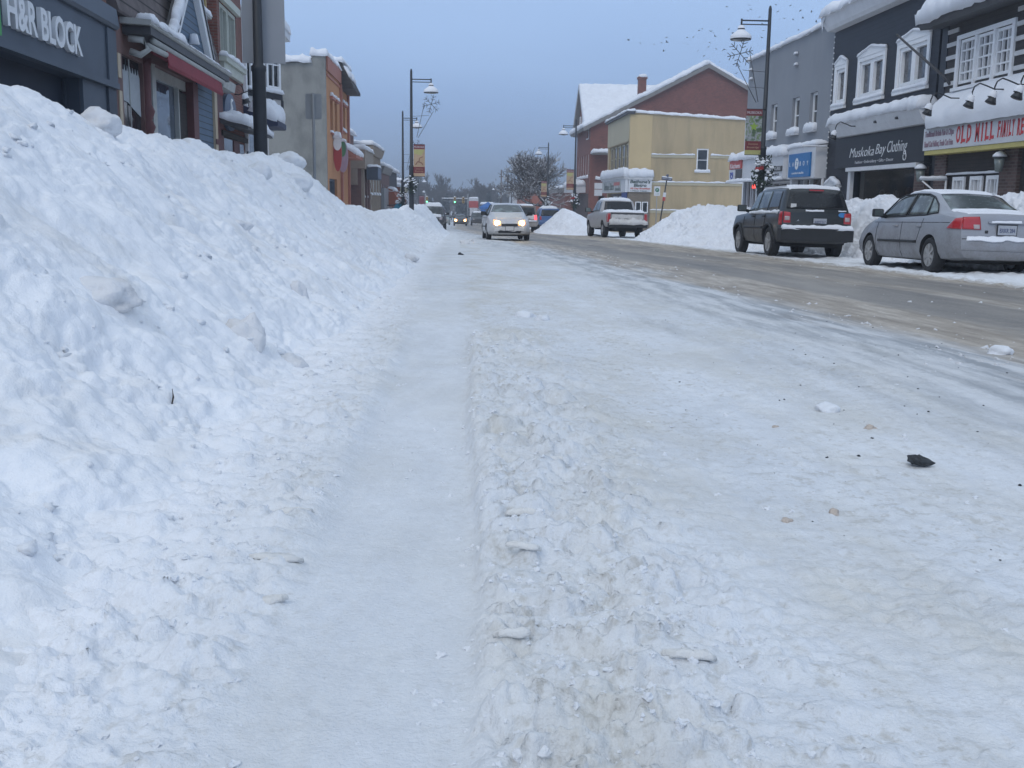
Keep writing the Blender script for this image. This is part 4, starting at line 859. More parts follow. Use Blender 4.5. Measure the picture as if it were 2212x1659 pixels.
# ================================================================ left side of the street
A2 = R(2.0)
def left_at(s, z=-0.45): return (-6.7-math.sin(A2)*s, 40+math.cos(A2)*s, z)
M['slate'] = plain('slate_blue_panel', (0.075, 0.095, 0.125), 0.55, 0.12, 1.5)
M['slate_dk'] = plain('slate_blue_dark_trim', (0.05, 0.065, 0.09), 0.6, 0.12)  # darker slate blue for trim, reveals and frames
M['green'] = plain('green_square', (0.05, 0.33, 0.07), 0.45, 0.06)
M['old_brick'] = brick('old_orange_brick', (0.20, 0.085, 0.055), (0.2, 0.15, 0.12), var=0.25)
M['dark_glass'] = plain('dark_navy_panel', (0.026, 0.034, 0.052), 0.6, 0.12, 1.5, spec=0.25)
# ---- tax office with blue-grey front
b = building('tax_office', 'blue grey shop front with big white raised letters and a green square', left_at(-34.27), 92)
W = 13.22
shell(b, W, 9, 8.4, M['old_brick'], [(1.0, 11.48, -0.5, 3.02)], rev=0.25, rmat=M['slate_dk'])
pn = MB(); pn.box(0.0, 13.2, -0.10, -0.003, 3.12, 4.00); pn.build('sign_panel', M['slate'], b)
tr = MB(); tr.prism([(-0.003, 4.00), (-0.16, 4.00), (-0.20, 4.05), (-0.16, 4.34), (-0.003, 4.40)], 'x', 0, 13.22); tr.build('cornice', M['slate'], b)
tr = MB(); tr.box(0, 13.21, -0.16, -0.003, 3.02, 3.118); tr.build('ledge', M['slate'], b)
cl = MB(); cl.box(11.48, 12.72, -0.06, -0.003, -0.5, 3.018); cl.build('pier', M['slate'], b)
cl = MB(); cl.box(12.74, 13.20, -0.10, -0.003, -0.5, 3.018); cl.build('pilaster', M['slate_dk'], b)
up = MB(); up.box(12.70, 13.21, -0.135, -0.103, 3.12, 3.98); up.build('pilaster', M['slate'], b)
sw = MB(); sw.add([(1.0, 0.24, -0.5), (11.48, 0.24, -0.5), (11.48, 0.24, 3.02), (1.0, 0.24, 3.02)], [(0, 1, 2, 3)]); swo = sw.build('shop_window', M['dark_glass'], b)
f = MB()
for x in (1.0, 4.4, 7.8, 11.40): f.box(x, x+0.08, 0.19, 0.237, -0.5, 3.0)
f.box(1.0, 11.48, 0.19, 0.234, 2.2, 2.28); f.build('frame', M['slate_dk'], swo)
gs = MB(); gs.box(6.6, 7.93, -0.20, -0.103, 3.14, 4.3); gs.build('emblem', M['green'], b)
text_part('H&R BLOCK', 0.585, M['white_text'], b, (8.24, -0.137, 3.50), depth=0.032, bold=0.014, fit=2.98, align='LEFT')
for x in (2, 5, 8): window(b, x, x+1.4, 5.4, 7.4, m=Matrix(), y=0.06 if False else -0.006, muntin=(1, 2), snow=0.1)
heap('roof_snow', M['snow'], b, 0, W, -0.1, 8, 8.4, 0.35, 0.05, 70, res=0.1)

# ---- shop under the shingled front with a blue gable
M['shingle'] = siding('cedar_shakes', (0.135, 0.112, 0.108), 0.27, 0.45, 0.22, 0.9)
M['maroon'] = plain('maroon_paint', (0.13, 0.045, 0.045), 0.6, 0.15, 4); M['brown_red'] = plain('brown_red_paint', (0.155, 0.085, 0.075), 0.65, 0.12, 3)
M['cream_paint'] = plain('cream_paint', (0.52, 0.43, 0.31), 0.6, 0.08); M['blue_board'] = siding('blue_clapboard', (0.095, 0.15, 0.22), 0.15, 0.12, 0.28, 0.65)
M['glass_reflect'] = glass_mat('reflecting_shop_glass', (0.07, 0.085, 0.11), 0.05, 0.7, 0.9); M['red_cloth'] = plain('red_awning_cloth', (0.24, 0.032, 0.045), 0.8, 0.15, 5); M['lace'] = plain('lace_curtain', (0.42, 0.45, 0.47), 0.85, 0.08, 8)  # shop glass has a pale reflection put into its colour
M['offwhite'] = plain('greenish_white_trim', (0.42, 0.43, 0.41), 0.6, 0.12, 4); M['ochre'] = plain('ochre_trim', (0.48, 0.36, 0.16), 0.6, 0.1)
b = building('gabled_shop', 'shop with brown shingles, a blue boarded gable and a narrow red awning', left_at(-20.75), 92)
W = 9.85
shell(b, W, 9, 4.34, M['brown_red'], [(0.20, 1.92, 1.0, 3.72), (2.28, 6.75, -0.5, 3.84)], rev=0.25)
wg = MB(); wg.add([(0.20, 0.08, 1.0), (1.92, 0.08, 1.0), (1.92, 0.08, 3.72), (0.20, 0.08, 3.72)], [(0, 1, 2, 3)]); wgo = wg.build('shop_window', M['glass'], b)
# curtain with a pointed scalloped top
pts = [(0.50, 2.94)]; n = 9
pts = [(1.90, 2.72), (1.90, 3.44)]; CW = 1.68
for k in range(n): x = 1.90-CW*(k+0.5)/n; pts += [(x+0.03, 3.50), (x, 3.58), (x-0.03, 3.50), (x-CW/n/2+0.002, 3.46)]
pts += [(0.22, 3.46), (0.22, 2.96), (1.0, 2.92), (1.5, 2.80)]
cu = MB(); cu.prism(pts, 'y', 0.062, 0.072); cu.build('curtain', M['lace'], wgo)
ft = MB(); ft.box(1.12, 1.15, 0.045, 0.06, 1.0, 3.70); ft.build('mullion', M['offwhite'], wgo)
pl = MB(); pl.box(-0.24, 0.19, -0.08, -0.003, -0.5, 4.1); plo = pl.build('pillar', M['brown_red'], b)
for z0, z1 in ((3.25, 3.66), (1.6, 3.03)): c_ = MB(); c_.box(-0.13, 0.05, -0.10, -0.082, z0, z1); c_.build('inset_panel', M['cream_paint'], plo)
po = MB(); po.lathe([(0.11, -0.5), (0.11, 1.6), (0.15, 1.7), (0.10, 1.8), (0.10, 2.4), (0.16, 2.55), (0.10, 2.68), (0.16, 2.85), (0.10, 2.98), (0.11, 3.7), (0.15, 3.84)], (2.1, 0.0, 0), 12); po.build('post', M['maroon'], b)
pw = MB(); pw.box(2.72, 2.98, 0.02, 0.18, -0.5, 3.83); pw.build('post', M['offwhite'], b)
bx = MB(); bx.add([(2.28, 0.2, -0.5), (6.75, 0.2, -0.5), (6.75, 0.2, 3.84), (2.28, 0.2, 3.84)], [(0, 1, 2, 3)]); bxo = bx.build('shop_window', M['glass_reflect'], b)
df = MB(); df.box(2.28, 6.75, 0.12, 0.195, 3.62, 3.83); df.box(3.35, 3.45, 0.12, 0.195, -0.5, 3.619); df.box(5.35, 5.45, 0.10, 0.195, -0.5, 3.619); df.build('frame', M['offwhite'], bxo)
dr = MB(); dr.box(5.46, 6.2, 0.1, 0.19, -0.5, 3.54); dr.build('door', M['dark_wood'], b)
p2 = MB(); p2.box(6.25, 6.80, -0.05, 0.2, -0.5, 3.83); p2.build('post', M['maroon'], b)
sd = MB(); sd.box(6.82, 8.58, -0.04, -0.003, -0.5, 3.98); sd.build('boarding', M['blue_board'], b)
cp = MB(); cp.box(8.60, 8.92, -0.10, -0.003, -0.5, 3.98); cpo = cp.build('pillar', M['cream_paint'], b)
c_ = MB(); c_.box(8.58, 8.94, -0.12, -0.102, 2.55, 2.68); c_.build('collar', M['maroon'], cpo)
cp = MB(); cp.box(8.94, 9.84, -0.08, -0.003, -0.5, 4.1); cp.build('pillar', M['maroon'], b)
# eave, gutter and valance
ev = MB(); ev.prism([(-0.003, 4.24), (-0.52, 4.22), (-0.55, 4.24), (-0.55, 4.31), (-0.003, 4.35)], 'x', 0.45, 8.55); evo = ev.build('eave', M['offwhite'], b)
gt = MB(); gt.box(0.6, 8.5, -0.50, -0.004, 4.08, 4.215); gt.build('gutter', M['sign_dark'], evo)  # gutter, its dark colour also carrying the shade under the eave
ev2 = MB(); ev2.prism([(-0.003, 3.98), (-0.32, 3.98), (-0.36, 4.20), (-0.003, 4.30)], 'x', 8.62, 10.3); ev2.build('eave', M['offwhite'], b)
cs_ = MB(); cs_.tube([(0.95, -0.44, 4.02), (7.95, -0.44, 4.02)], 0.055, 8); cs_.build('awning_casing', M['offwhite'], evo)
heap('eave_snow', M['snow'], evo, 0.5, 3.4, -0.56, -0.25, 4.31, 0.12, 0.02, 71, res=0.04, rough=0.6); heap('eave_snow', M['snow'], evo, 3.5, 8.5, -0.56, -0.25, 4.31, 0.04, 0.02, 72, res=0.04, rough=0.6)
vl = MB(); vl.prism([(-0.10, 3.98), (-0.46, 3.98), (-0.50, 3.72), (-0.47, 3.66), (-0.47, 3.92), (-0.10, 3.95)], 'x', 1.95, 7.6); vl.build('awning', M['red_cloth'], b)
br = MB(); br.tube([(0.62, -0.1, 4.0), (0.62, -0.35, 3.98), (0.62, -0.45, 3.82), (0.62, -0.3, 3.72), (0.62, -0.12, 3.78)], 0.06, 8); br.build('bracket', M['offwhite'], b)
rl = MB(); rl.tube([(0.75, -0.40, 3.90), (1.95, -0.44, 3.90)], 0.055, 10); rl.build('awning_roller', M['offwhite'], b)
# shingled mansard
ms_ = MB(); ms_.prism([(-0.10, 4.352), (-0.12, 4.40), (0.75, 7.55), (1.2, 7.6), (9.0, 7.6), (9.0, 4.352)], 'x', 0.0, 9.84); ms_.build('mansard', M['shingle'], b)
# gable standing in front of it
apx = (5.58, 6.22); gl = MB(); gl.prism([(3.62, 4.345), (7.48, 4.345), (5.56, 6.15)], 'y', -0.16, -0.004); glo = gl.build('gable', M['blue_board'], b)
for x0 in (3.42, 7.68):
    dx, dz = apx[0]-x0, apx[1]-4.34; L = math.hypot(dx, dz); nx_, nz_ = (-dz/L, dx/L) if dx > 0 else (dz/L, -dx/L)
    q = [(x0, 4.345), (x0-nx_*0.0+ (0.26 if dx > 0 else -0.26), 4.345), (apx[0], apx[1]-0.16), (apx[0], apx[1]+0.1)]
    bb = MB(); bb.prism(q, 'y', -0.30, -0.163); bbo = bb.build('barge_board', M['white'], glo)
    w_ = MB(); w_.prism([(x0, 4.36), (x0+(0.04 if dx > 0 else -0.04), 4.36), (apx[0], apx[1]+0.10), (apx[0], apx[1]+0.18)], 'y', -0.33, -0.04); w_.build('gable_roof', M['sign_dark'], glo)
h = heap('gable_snow', M['snow'], glo, 0, 2.7, -0.33, -0.10, 0, 0.12, 0.01, 73, res=0.04, rough=0.7); h.data.transform(Matrix.Translation((3.44, 0, 4.42)) @ Matrix.Rotation(-math.atan2(1.88, 2.16), 4, 'Y'))
h = heap('gable_snow', M['snow'], glo, 0, 2.7, -0.33, -0.10, 0, 0.04, 0.01, 74, res=0.04, rough=0.7); h.data.transform(Matrix.Translation((5.60, 0, 6.35)) @ Matrix.Rotation(math.atan2(1.88, 2.08), 4, 'Y'))
fl = MB(); fl.box(5.40, 5.56, -0.34, -0.20, 4.58, 4.63); fl.tube([(5.48, -0.17, 4.60), (5.48, -0.30, 4.66)], 0.02, 6); flo = fl.build('flood_lamp', M['sign_dark'], glo); heap('snow_cap', M['snow'], flo, 5.39, 5.57, -0.36, -0.18, 4.63, 0.20, 0.02, 75, res=0.03, rough=0.1)
oc = MB(); oc.prism([(-0.10, 5.46), (-0.10, 7.4), (0.7, 7.4), (0.4, 5.46)], 'x', 6.60, 7.75); oco = oc.build('dormer', M['ochre'], b)
window(oco, 6.72, 7.63, 5.56, 7.3, frame='ochre', y=-0.112, muntin=(1, 2), fw=0.08, snow=0.10, sd=0.26, sill_mat='offwhite')
heap('roof_snow', M['snow'], b, 0, W, 0.7, 8, 7.6, 0.4, 0.05, 76, res=0.1)

# ---- red brick shop with the oval sign
M['left_brick'] = brick('left_red_brick', (0.22, 0.075, 0.055), (0.22, 0.15, 0.13), var=0.2)
M['pale_green'] = plain('pale_green_trim', (0.50, 0.52, 0.45), 0.6, 0.1); M['oval_blue'] = plain('oval_sign_blue', (0.10, 0.14, 0.21), 0.45, 0.12)
b = building('oval_sign_shop', 'narrow red brick shop with an oval blue sign under two curved lamps', left_at(-10.88), 92)
W = 3.85
shell(b, W, 8.5, 8.6, M['left_brick'], [(0.35, 2.85, 4.95, 6.35)], rev=0.15)
for x in (0.35, 1.62): window(b, x, x+1.2, 4.97, 6.33, frame='pale_green', y=0.10, muntin=(2, 1), fw=0.10, sill=False, proud=0.04, glass='glass_pale')
sr = MB(); sr.box(0.15, 3.05, -0.12, -0.003, 6.36, 6.55); sr.box(0.05, 3.35, -0.20, -0.003, 4.78, 4.94); sr.box(0.15, 3.25, -0.12, -0.003, 4.52, 4.776); sro = sr.build('window_surround', M['pale_green'], b)
heap('sill_snow', M['snow'], sro, 0.05, 3.35, -0.22, 0.0, 4.94, 0.10, 0.02, 77, res=0.03, rough=0.5)
ov = MB(); ov.m = Matrix(); ov.prism([(1.05+0.92*math.cos(a), 3.52+0.50*math.sin(a)) for a in np.linspace(0, 2*math.pi, 36, False)], 'y', -0.10, -0.003); ovo = ov.build('sign', M['oval_blue'], b)
om = MB(); om.tube([(1.15, -0.105, 3.86), (1.02, -0.105, 3.78), (1.08, -0.105, 3.62), (0.92, -0.105, 3.55), (0.98, -0.105, 3.44), (0.86, -0.105, 3.40)], [0.05, 0.03, 0.055, 0.03, 0.045, 0.02], 6); om.build('emblem', M['white_text'], ovo)
for x in (0.25, 2.05): goose_lamp(b, x+0.25, -0.02, 4.12, 0.5)
pr = MB(); pr.prism([(-0.003, 3.14), (-0.80, 2.98), (-0.80, 3.08), (-0.003, 3.30)], 'x', -0.55, 4.1); pro = pr.build('porch_roof', M['sign_dark'], b)
h = heap('porch_snow', M['snow'], pro, -0.6, 4.15, 0, 0.86, 0, 0.20, 0.02, 78, res=0.04, rough=0.5); h.data.transform(Matrix.Translation((0, -0.84, 3.08)) @ Matrix.Rotation(0.265, 4, 'X'))
dw = MB(); dw.box(-0.2, 1.55, -0.03, -0.004, 0.3, 2.8); dwo = dw.build('shop_window', M['glass_pale'], b)
do = MB(); do.box(1.7, 2.6, -0.05, -0.004, -0.5, 2.8); do.build('door', M['maroon'], b); do = MB(); do.box(2.75, 3.5, -0.03, -0.004, 0.4, 2.75); do.build('shop_window', M['glass'], b)
wc = MB(); wc.box(-0.4, 3.8, -0.12, -0.003, 2.82, 2.96); wc.build('fascia', M['dark_wood'], b)
heap('roof_snow', M['snow'], b, 0, W, -0.1, 8, 8.6, 0.35, 0.05, 79, res=0.1)

# ---- half-timbered corner shop
M['timber'] = plain('dark_timber', (0.022, 0.024, 0.032), 0.6, 0.2); M['render_white'] = stucco('white_render', (0.60, 0.58, 0.56), (0.85, 0.84, 0.82), 0.4, 0.8); M['navy'] = plain('navy_awning', (0.028, 0.035, 0.075), 0.7, 0.2)
b = building('timbered_shop', 'half timbered black and white shop with an angled bay window and a navy awning', left_at(-7.0), 92)
W = 5.2
mb = MB(); mb.prism([(0, 0), (W, 0), (W, 8.5), (0, 8.5)], 'z', -1.5, 6.75); mb.build('wall', M['render_white'], b)
# angled bay: front view polygon in x, y
P0, P1, P2 = (0.55, -0.003), (2.05, -0.85), (3.4, -0.003)
ab = MB(); ab.prism([P0, P1, P2], 'z', 3.35, 4.30); ab.build('bay', M['render_white'], b)
ab = MB(); ab.prism([P0, P1, P2], 'z', 4.52, 6.30); ab.build('bay', M['timber'], b)
ab = MB(); ab.prism([(P0[0]-0.05, P0[1]), (P1[0], P1[1]-0.06), (P2[0]+0.05, P2[1])], 'z', 4.30, 4.518); abo = ab.build('bay_sill', M['timber'], b)
dx, dy = P1[0]-P0[0], P1[1]-P0[1]; LB_ = math.hypot(dx, dy); mbay = Matrix.Translation((P0[0], P0[1], 0)) @ Matrix.Rotation(math.atan2(dy, dx), 4, 'Z')
window(b, 0.12, 0.82, 4.60, 6.1, y=-0.03, muntin=(2, 2), fw=0.09, m=mbay, sill=False, proud=0.02); window(b, 0.90, 1.62, 4.60, 6.1, y=-0.03, muntin=(2, 2), fw=0.09, m=mbay, sill=False, proud=0.02)
h = heap('sill_snow', M['snow'], abo, 0.0, LB_, -0.14, 0.0, 4.52, 0.10, 0.01, 80, res=0.03); h.data.transform(mbay)
for u in (0.02, 0.62, 1.24, 1.78):
    t = MB(); t.m = mbay; t.box(u-0.05, u+0.05, -0.03, -0.003, 3.35, 4.298); t.build('timber', M['timber'], b)
for x in (0.05, 4.3): t = MB(); t.box(x, x+0.14, -0.05, -0.003, 2.6, 6.5); t.build('timber', M['timber'] if x > 1 else M['white'], b)
t = MB(); t.box(-0.02, 0.2, -0.10, -0.003, 2.6, 5.9); t.build('corner_board', M['white'], b)
rf_ = MB(); rf_.prism([(0.2, 0.3), (1.7, -1.0), (3.70, -1.0), (4.6, 0.3)], 'z', 6.34, 6.58); rf_.build('roof', M['sign_white'], b)
rr = MB(); rr.prism([(0.3, 6.60), (-0.35, 6.55), (-0.35, 6.68), (0.3, 6.9)], 'x', -0.05, W+0.2); rr.build('eave', M['sign_white'], b)
def fan_heap(name, parent, poly, z, h, seed):
    cx = sum(p[0] for p in poly)/len(poly); cy = sum(p[1] for p in poly)/len(poly); mb = MB(); mb.smooth = True; n = len(poly); rings = [(1.03, -0.02), (1.05, 0.05*h), (1.0, 0.6*h), (0.85, 0.92*h), (0.5, 1.05*h), (0.02, 1.05*h)]
    sub = []
    for i in range(n):
        a, c = poly[i], poly[(i+1) % n]
        for k in range(10): sub.append((a[0]+(c[0]-a[0])*k/10, a[1]+(c[1]-a[1])*k/10))
    v = [(cx+(x-cx)*s, cy+(y-cy)*s, z+zz) for s, zz in rings for x, y in sub]; m_ = len(sub)
    f = [(r*m_+i, r*m_+(i+1) % m_, (r+1)*m_+(i+1) % m_, (r+1)*m_+i) for r in range(len(rings)-1) for i in range(m_)]
    mb.add(v, f); return mb.build(name, M['snow'], parent)
fan_heap('roof_snow', b, [(0.2, 0.3), (1.7, -1.0), (3.70, -1.0), (4.6, 0.3)], 6.58, 0.42, 1)
aw = MB(); aw.prism([(-0.003, 3.34), (-0.98, 3.34), (-1.02, 3.38), (-1.02, 3.52), (-0.003, 3.95)], 'x', -0.1, 1.95); awo = aw.build('awning', M['navy'], b)
h = heap('awning_snow', M['snow'], awo, -0.1, 1.85, 0, 0.92, 0, 0.38, 0.02, 81, res=0.05, rough=0.3); h.data.transform(Matrix.Translation((0, -0.98, 3.52)) @ Matrix.Rotation(0.40, 4, 'X'))
gw_ = MB(); gw_.box(0.3, 1.9, -0.05, -0.003, 0.4, 3.2); gw_.build('shop_window', M['glass_pale'], b); fs = MB(); fs.box(1.95, 2.4, -0.10, -0.003, -0.5, 3.33); fs.build('post', M['timber'], b)
heap('roof_snow', M['snow'], b, 0, W, 0.3, 8, 6.88, 0.3, 0.05, 82, res=0.1)

# ---- orange corner building with the grey concrete flank
M['concrete'] = stucco('old_concrete', (0.285, 0.285, 0.265), (0.56, 0.57, 0.58), 0.9, 0.38, streak=False, bump=0.4)
M['orange'] = stucco('orange_stucco', (0.52, 0.25, 0.115), (0.85, 0.8, 0.75), 0.4, 0.6); M['salmon'] = plain('salmon_paint', (0.38, 0.145, 0.10), 0.7, 0.1)
M['slate_roof'] = siding('dark_roof_shingles', (0.05, 0.045, 0.045), 0.22, 0.3, 0.4, 0.85)
b = building('orange_building', 'tall orange fronted building with a bare grey concrete flank and a dark mansard', (-6.65, 55.3, -2.12), 90)
W = 10.6; D = 9.0; ml = side_m(W, D, 'left')
wn_ = [(1.5, 2.75, 6.30, 8.0), (3.6, 4.75, 6.30, 8.0), (7.2, 9.0, 6.75, 8.15)]
mb = MB(); facade(mb, 0, W, -2, 9.98, wn_ + [(0.7, 4.3, 0.5, 3.9), (6.0, 7.6, 0.2, 4.0)], 0.25); mb.m = side_m(W, D, 'right'); facade(mb, 0, D, -2, 9.55)
mb.m = Matrix(); mb.add([(0, 0.3, 9.5), (W, 0.3, 9.5), (W, D, 9.5), (0, D, 9.5)], [(0, 1, 2, 3)]); mb.add([(0, 0, 9.98), (W, 0, 9.98), (W, 0.3, 9.98), (0, 0.3, 9.98), (0, 0.3, 9.5), (W, 0.3, 9.5)], [(0, 1, 2, 3), (3, 2, 5, 4)]); mb.build('wall', M['orange'], b)
# concrete flank with the swept parapet
pf = [(D, -2), (0.0, -2), (0.0, 9.98), (0.35, 9.98), (0.55, 9.9), (0.75, 9.72), (0.95, 9.60), (1.3, 9.55), (D, 9.55)]
fk = MB(); fk.prism([(y, z) for y, z in pf][::-1], 'x', -0.30, -0.003); fk.build('flank_wall', M['concrete'], b)
cp = MB(); cp.prism([(0.9, 9.552), (D, 9.552), (D, 9.63), (0.9, 9.63)], 'x', -0.36, 0.05); cp.build('coping', M['sign_dark'], b)
heap('parapet_snow', M['snow'], b, -0.45, W, 0.7, D, 9.62, 0.30, 0.05, 83, res=0.08, rough=0.4); heap('parapet_snow', M['snow'], b, -0.36, 6.4, -0.12, 0.75, 9.98, 0.30, 0.04, 84, res=0.06, rough=0.4)
bd = MB(); bd.box(0, 6.3, -0.10, -0.003, 9.25, 9.96); bd.build('cornice', M['salmon'], b); bd = MB(); bd.box(0, 6.3, -0.06, -0.003, 9.0, 9.1); bd.build('band', M['salmon'], b)
for x0, x1 in ((6.05, 6.65), (10.1, 10.6)): p_ = MB(); p_.box(x0, x1, -0.12, -0.003, -1, 9.2); p_.build('pilaster', M['salmon'], b)
for i, (x0, x1, z0, z1) in enumerate(wn_):
    w = window(b, x0, x1, z0, z1, frame='salmon', y=0.18, fw=0.12, muntin=(1, 2), sill=True, sill_mat='salmon', snow=0.16 if i == 2 else 0.10, glass='glass_curtain'); hd = MB(); hd.box(x0-0.1, x1+0.1, -0.15, -0.003, z1, z1+0.16); ho = hd.build('hood', M['salmon'], w); heap('snow_cap', M['snow'], ho, x0-0.1, x1+0.1, -0.17, 0.0, z1+0.16, 0.14, 0.02, 6, res=0.04)
mn = MB(); mn.prism([(0.4, 10.5), (-0.05, 10.5), (-0.15, 10.35), (-0.75, 9.15), (-0.75, 9.0), (0.4, 9.0)], 'x', 6.4, W+0.3); mno = mn.build('mansard', M['slate_roof'], b)
h = heap('mansard_snow', M['snow'], mno, 6.4, W+0.3, 0, 0.75, 0, 0.10, 0.0, 85, res=0.06, rough=0.9); h.data.transform(Matrix.Translation((0, -0.52, 9.62)) @ Matrix.Rotation(1.1, 4, 'X'))
heap('roof_snow', M['snow'], b, 6.3, W+0.35, -0.2, 3, 10.5, 0.25, 0.04, 86, res=0.07)
# projecting pizza-coloured shield signs
M['shield_red'] = plain('shield_red', (0.42, 0.05, 0.05), 0.5, 0.12); M['shield_green'] = plain('shield_green', (0.10, 0.25, 0.13), 0.5, 0.1); M['shield_mauve'] = plain('shield_mauve', (0.42, 0.30, 0.38), 0.5, 0.15, 4)
sh = MB()
def shield(yc, rx, z0, z1, xa, xb, parent, mat, name, kz=0.5):
    q = [(yc+rx*math.cos(a), (z0+z1)/2+(z1-z0)/2*math.sin(a)) for a in np.linspace(0, 2*math.pi, 28, False)]
    s_ = MB(); s_.prism(q, 'x', xa, xb); return s_.build(name, mat, parent)
so = shield(-0.24, 0.22, 4.3, 6.15, 2.5, 2.65, b, M['shield_red'], 'hanging_sign'); shield(-0.24, 0.215, 5.4, 6.12, 2.45, 2.498, so, M['white_text'], 'sign_face')
so2 = shield(-0.30, 0.29, 4.3, 6.05, 4.5, 4.65, b, M['shield_mauve'], 'hanging_sign'); shield(-0.30, 0.19, 5.15, 6.02, 4.45, 4.498, so2, M['shield_green'], 'sign_face')
heap('snow_cap', M['snow'], so, 2.3, 2.8, -0.45, -0.02, 6.08, 0.30, 0.02, 87, res=0.04); heap('snow_cap', M['snow'], so2, 4.4, 4.8, -0.5, -0.1, 6.0, 0.14, 0.02, 88, res=0.04)
aw = MB(); aw.prism([(-0.003, 5.15), (-0.95, 5.15), (-0.95, 5.35), (-0.003, 5.95)], 'x', 5.4, 9.9); awo = aw.build('awning', M['salmon'], b); h = heap('awning_snow', M['snow'], awo, 5.4, 9.9, 0, 1.1, 0, 0.20, 0.02, 89, res=0.06); h.data.transform(Matrix.Translation((0, -0.98, 5.35)) @ Matrix.Rotation(0.56, 4, 'X'))
sw = MB(); sw.add([(0.7, 0.22, 0.5), (4.3, 0.22, 0.5), (4.3, 0.22, 3.9), (0.7, 0.22, 3.9)], [(0, 1, 2, 3)]); swo = sw.build('shop_window', M['glass_curtain'], b)
f = MB(); f.box(0.7, 4.3, 0.14, 0.217, 3.78, 3.898)
for x in (0.7, 1.6, 2.5, 3.4, 4.2): f.box(x, x+0.1, 0.14, 0.217, 0.5, 3.777)
f.build('frame', M['slate'], swo)
dw = MB(); dw.box(6.0, 7.6, 0.18, 0.24, 0.2, 4.0); dw.build('door', M['dark_wood'], b)

# ---- smaller buildings further down on the left
def row_building(name, label, X, Y0, Y1, h, mat, D=8, zb=None, front=None, parts=True, trim='cream', snow=0.25, seed=1, cor=True):
    zb = -SL*(Y0+Y1)/2 if zb is None else zb
    b = building(name, label, (X, Y0, zb) if X < 0 else (X, Y1, zb), 90 if X < 0 else -90); W = Y1-Y0
    n = max(1, int(W/2.6)); ups = [(W*(i+0.5)/n-0.5, W*(i+0.5)/n+0.5, h*0.55, h*0.55+1.6) for i in range(n)] if h > 5.5 else []
    shell(b, W, D, h, M[mat], ups + [(0.5, W-0.5, 0.4, 2.6)], z0=-2)
    for u in ups: window(b, *u, y=0.1, fw=0.1, muntin=(1, 2), snow=0.1)
    g = MB(); g.add([(0.5, 0.12, 0.4), (W-0.5, 0.12, 0.4), (W-0.5, 0.12, 2.6), (0.5, 0.12, 2.6)], [(0, 1, 2, 3)]); g.build('shop_window', M['glass'], b)
    if cor: c = MB(); c.prism([(-0.003, h-0.55), (-0.12, h-0.55), (-0.3, h-0.1), (-0.3, h+0.05), (-0.003, h+0.05)], 'x', -0.05, W+0.05); c.build('cornice', M[trim], b)
    heap('roof_snow', M['snow'], b, -0.1, W+0.1, -0.35, D, h+0.05, snow, 0.05, seed, res=0.12)
    return b
M['dusty_brick'] = brick('dusty_brick', (0.19, 0.085, 0.075), (0.2, 0.15, 0.13), var=0.15); M['tan'] = brick('tan_block', (0.27, 0.20, 0.135), (0.24, 0.2, 0.16), 0.4, 0.2, 0.12); M['tan_trim'] = plain('tan_trim', (0.31, 0.255, 0.205), 0.8, 0.1)
b = row_building('brick_bank', 'low red brick building with a tan stone band and a dark box sign', -6.0, 67.0, 73.0, 6.35, 'dusty_brick', zb=-2.6, trim='tan_trim', seed=91, cor=False)
ml = side_m(6.0, 8, 'left')
t = MB(); t.box(-0.30, 6.2, -0.30, -0.003, 5.2, 6.35); t.box(-0.30, -0.003, -0.003, 2.0, 5.2, 6.35); t.build('stone_band', M['tan_trim'], b)
t = MB(); t.box(-0.05, 6.05, -0.34, -0.003, 6.36, 6.5); t.build('cornice', M['tan_trim'], b)
t = MB(); t.box(-0.29, -0.004, 0.2, 0.9, 4.2, 5.19); t.build('stone_quoin', M['tan_trim'], b)
u = MB(); u.box(0.6, 6.0, 1.0, 7.5, 6.36, 7.55); uo = u.build('penthouse', M['dusty_brick'], b); heap('roof_snow', M['snow'], uo, 0.5, 6.1, 0.8, 7.6, 7.55, 0.3, 0.04, 92, res=0.1)
bx = MB(); bx.box(0.5, 3.5, -1.0, -0.31, 4.55, 5.35); bxo = bx.build('box_sign', M['slate_dk'], b); heap('snow_cap', M['snow'], bxo, 0.5, 3.5, -1.02, -0.31, 5.35, 0.12, 0.02, 93, res=0.06); bf = MB(); bf.box(0.6, 3.4, -1.03, -1.003, 4.62, 5.28); bf.build('sign_face', M['oval_blue'], bxo)
for x in (0.2, 2.2, 4.2): p_ = MB(); p_.box(x, x+0.6, -0.18, -0.003, -2, 5.19); p_.build('pier', M['tan_trim'] if x < 1 else M['dusty_brick'], b)
b = row_building('tan_block_building', 'tan stone building with banded corners next to the low red brick one', -6.0, 73.4, 84.0, 7.25, 'tan', zb=-2.9, trim='tan_trim', seed=94)
for z in np.arange(0.6, 6.4, 0.75):
    q = MB(); q.box(-0.08, 0.7, -0.10, -0.003, z, z+0.38); q.box(-0.08, -0.003, -0.003, 0.6, z, z+0.38); q.build('quoin', M['tan_trim'], b)
b = row_building('pink_grey_shop', 'small shop with a faded red upper wall and grey panels below', -6.0, 84.4, 95.0, 6.6, 'dusty_brick', zb=-3.3, trim='stone_grey', seed=95)
gp = MB(); gp.box(0.2, 10.4, -0.25, -0.003, 2.7, 4.9); gp.build('grey_panel', M['steel'], b)
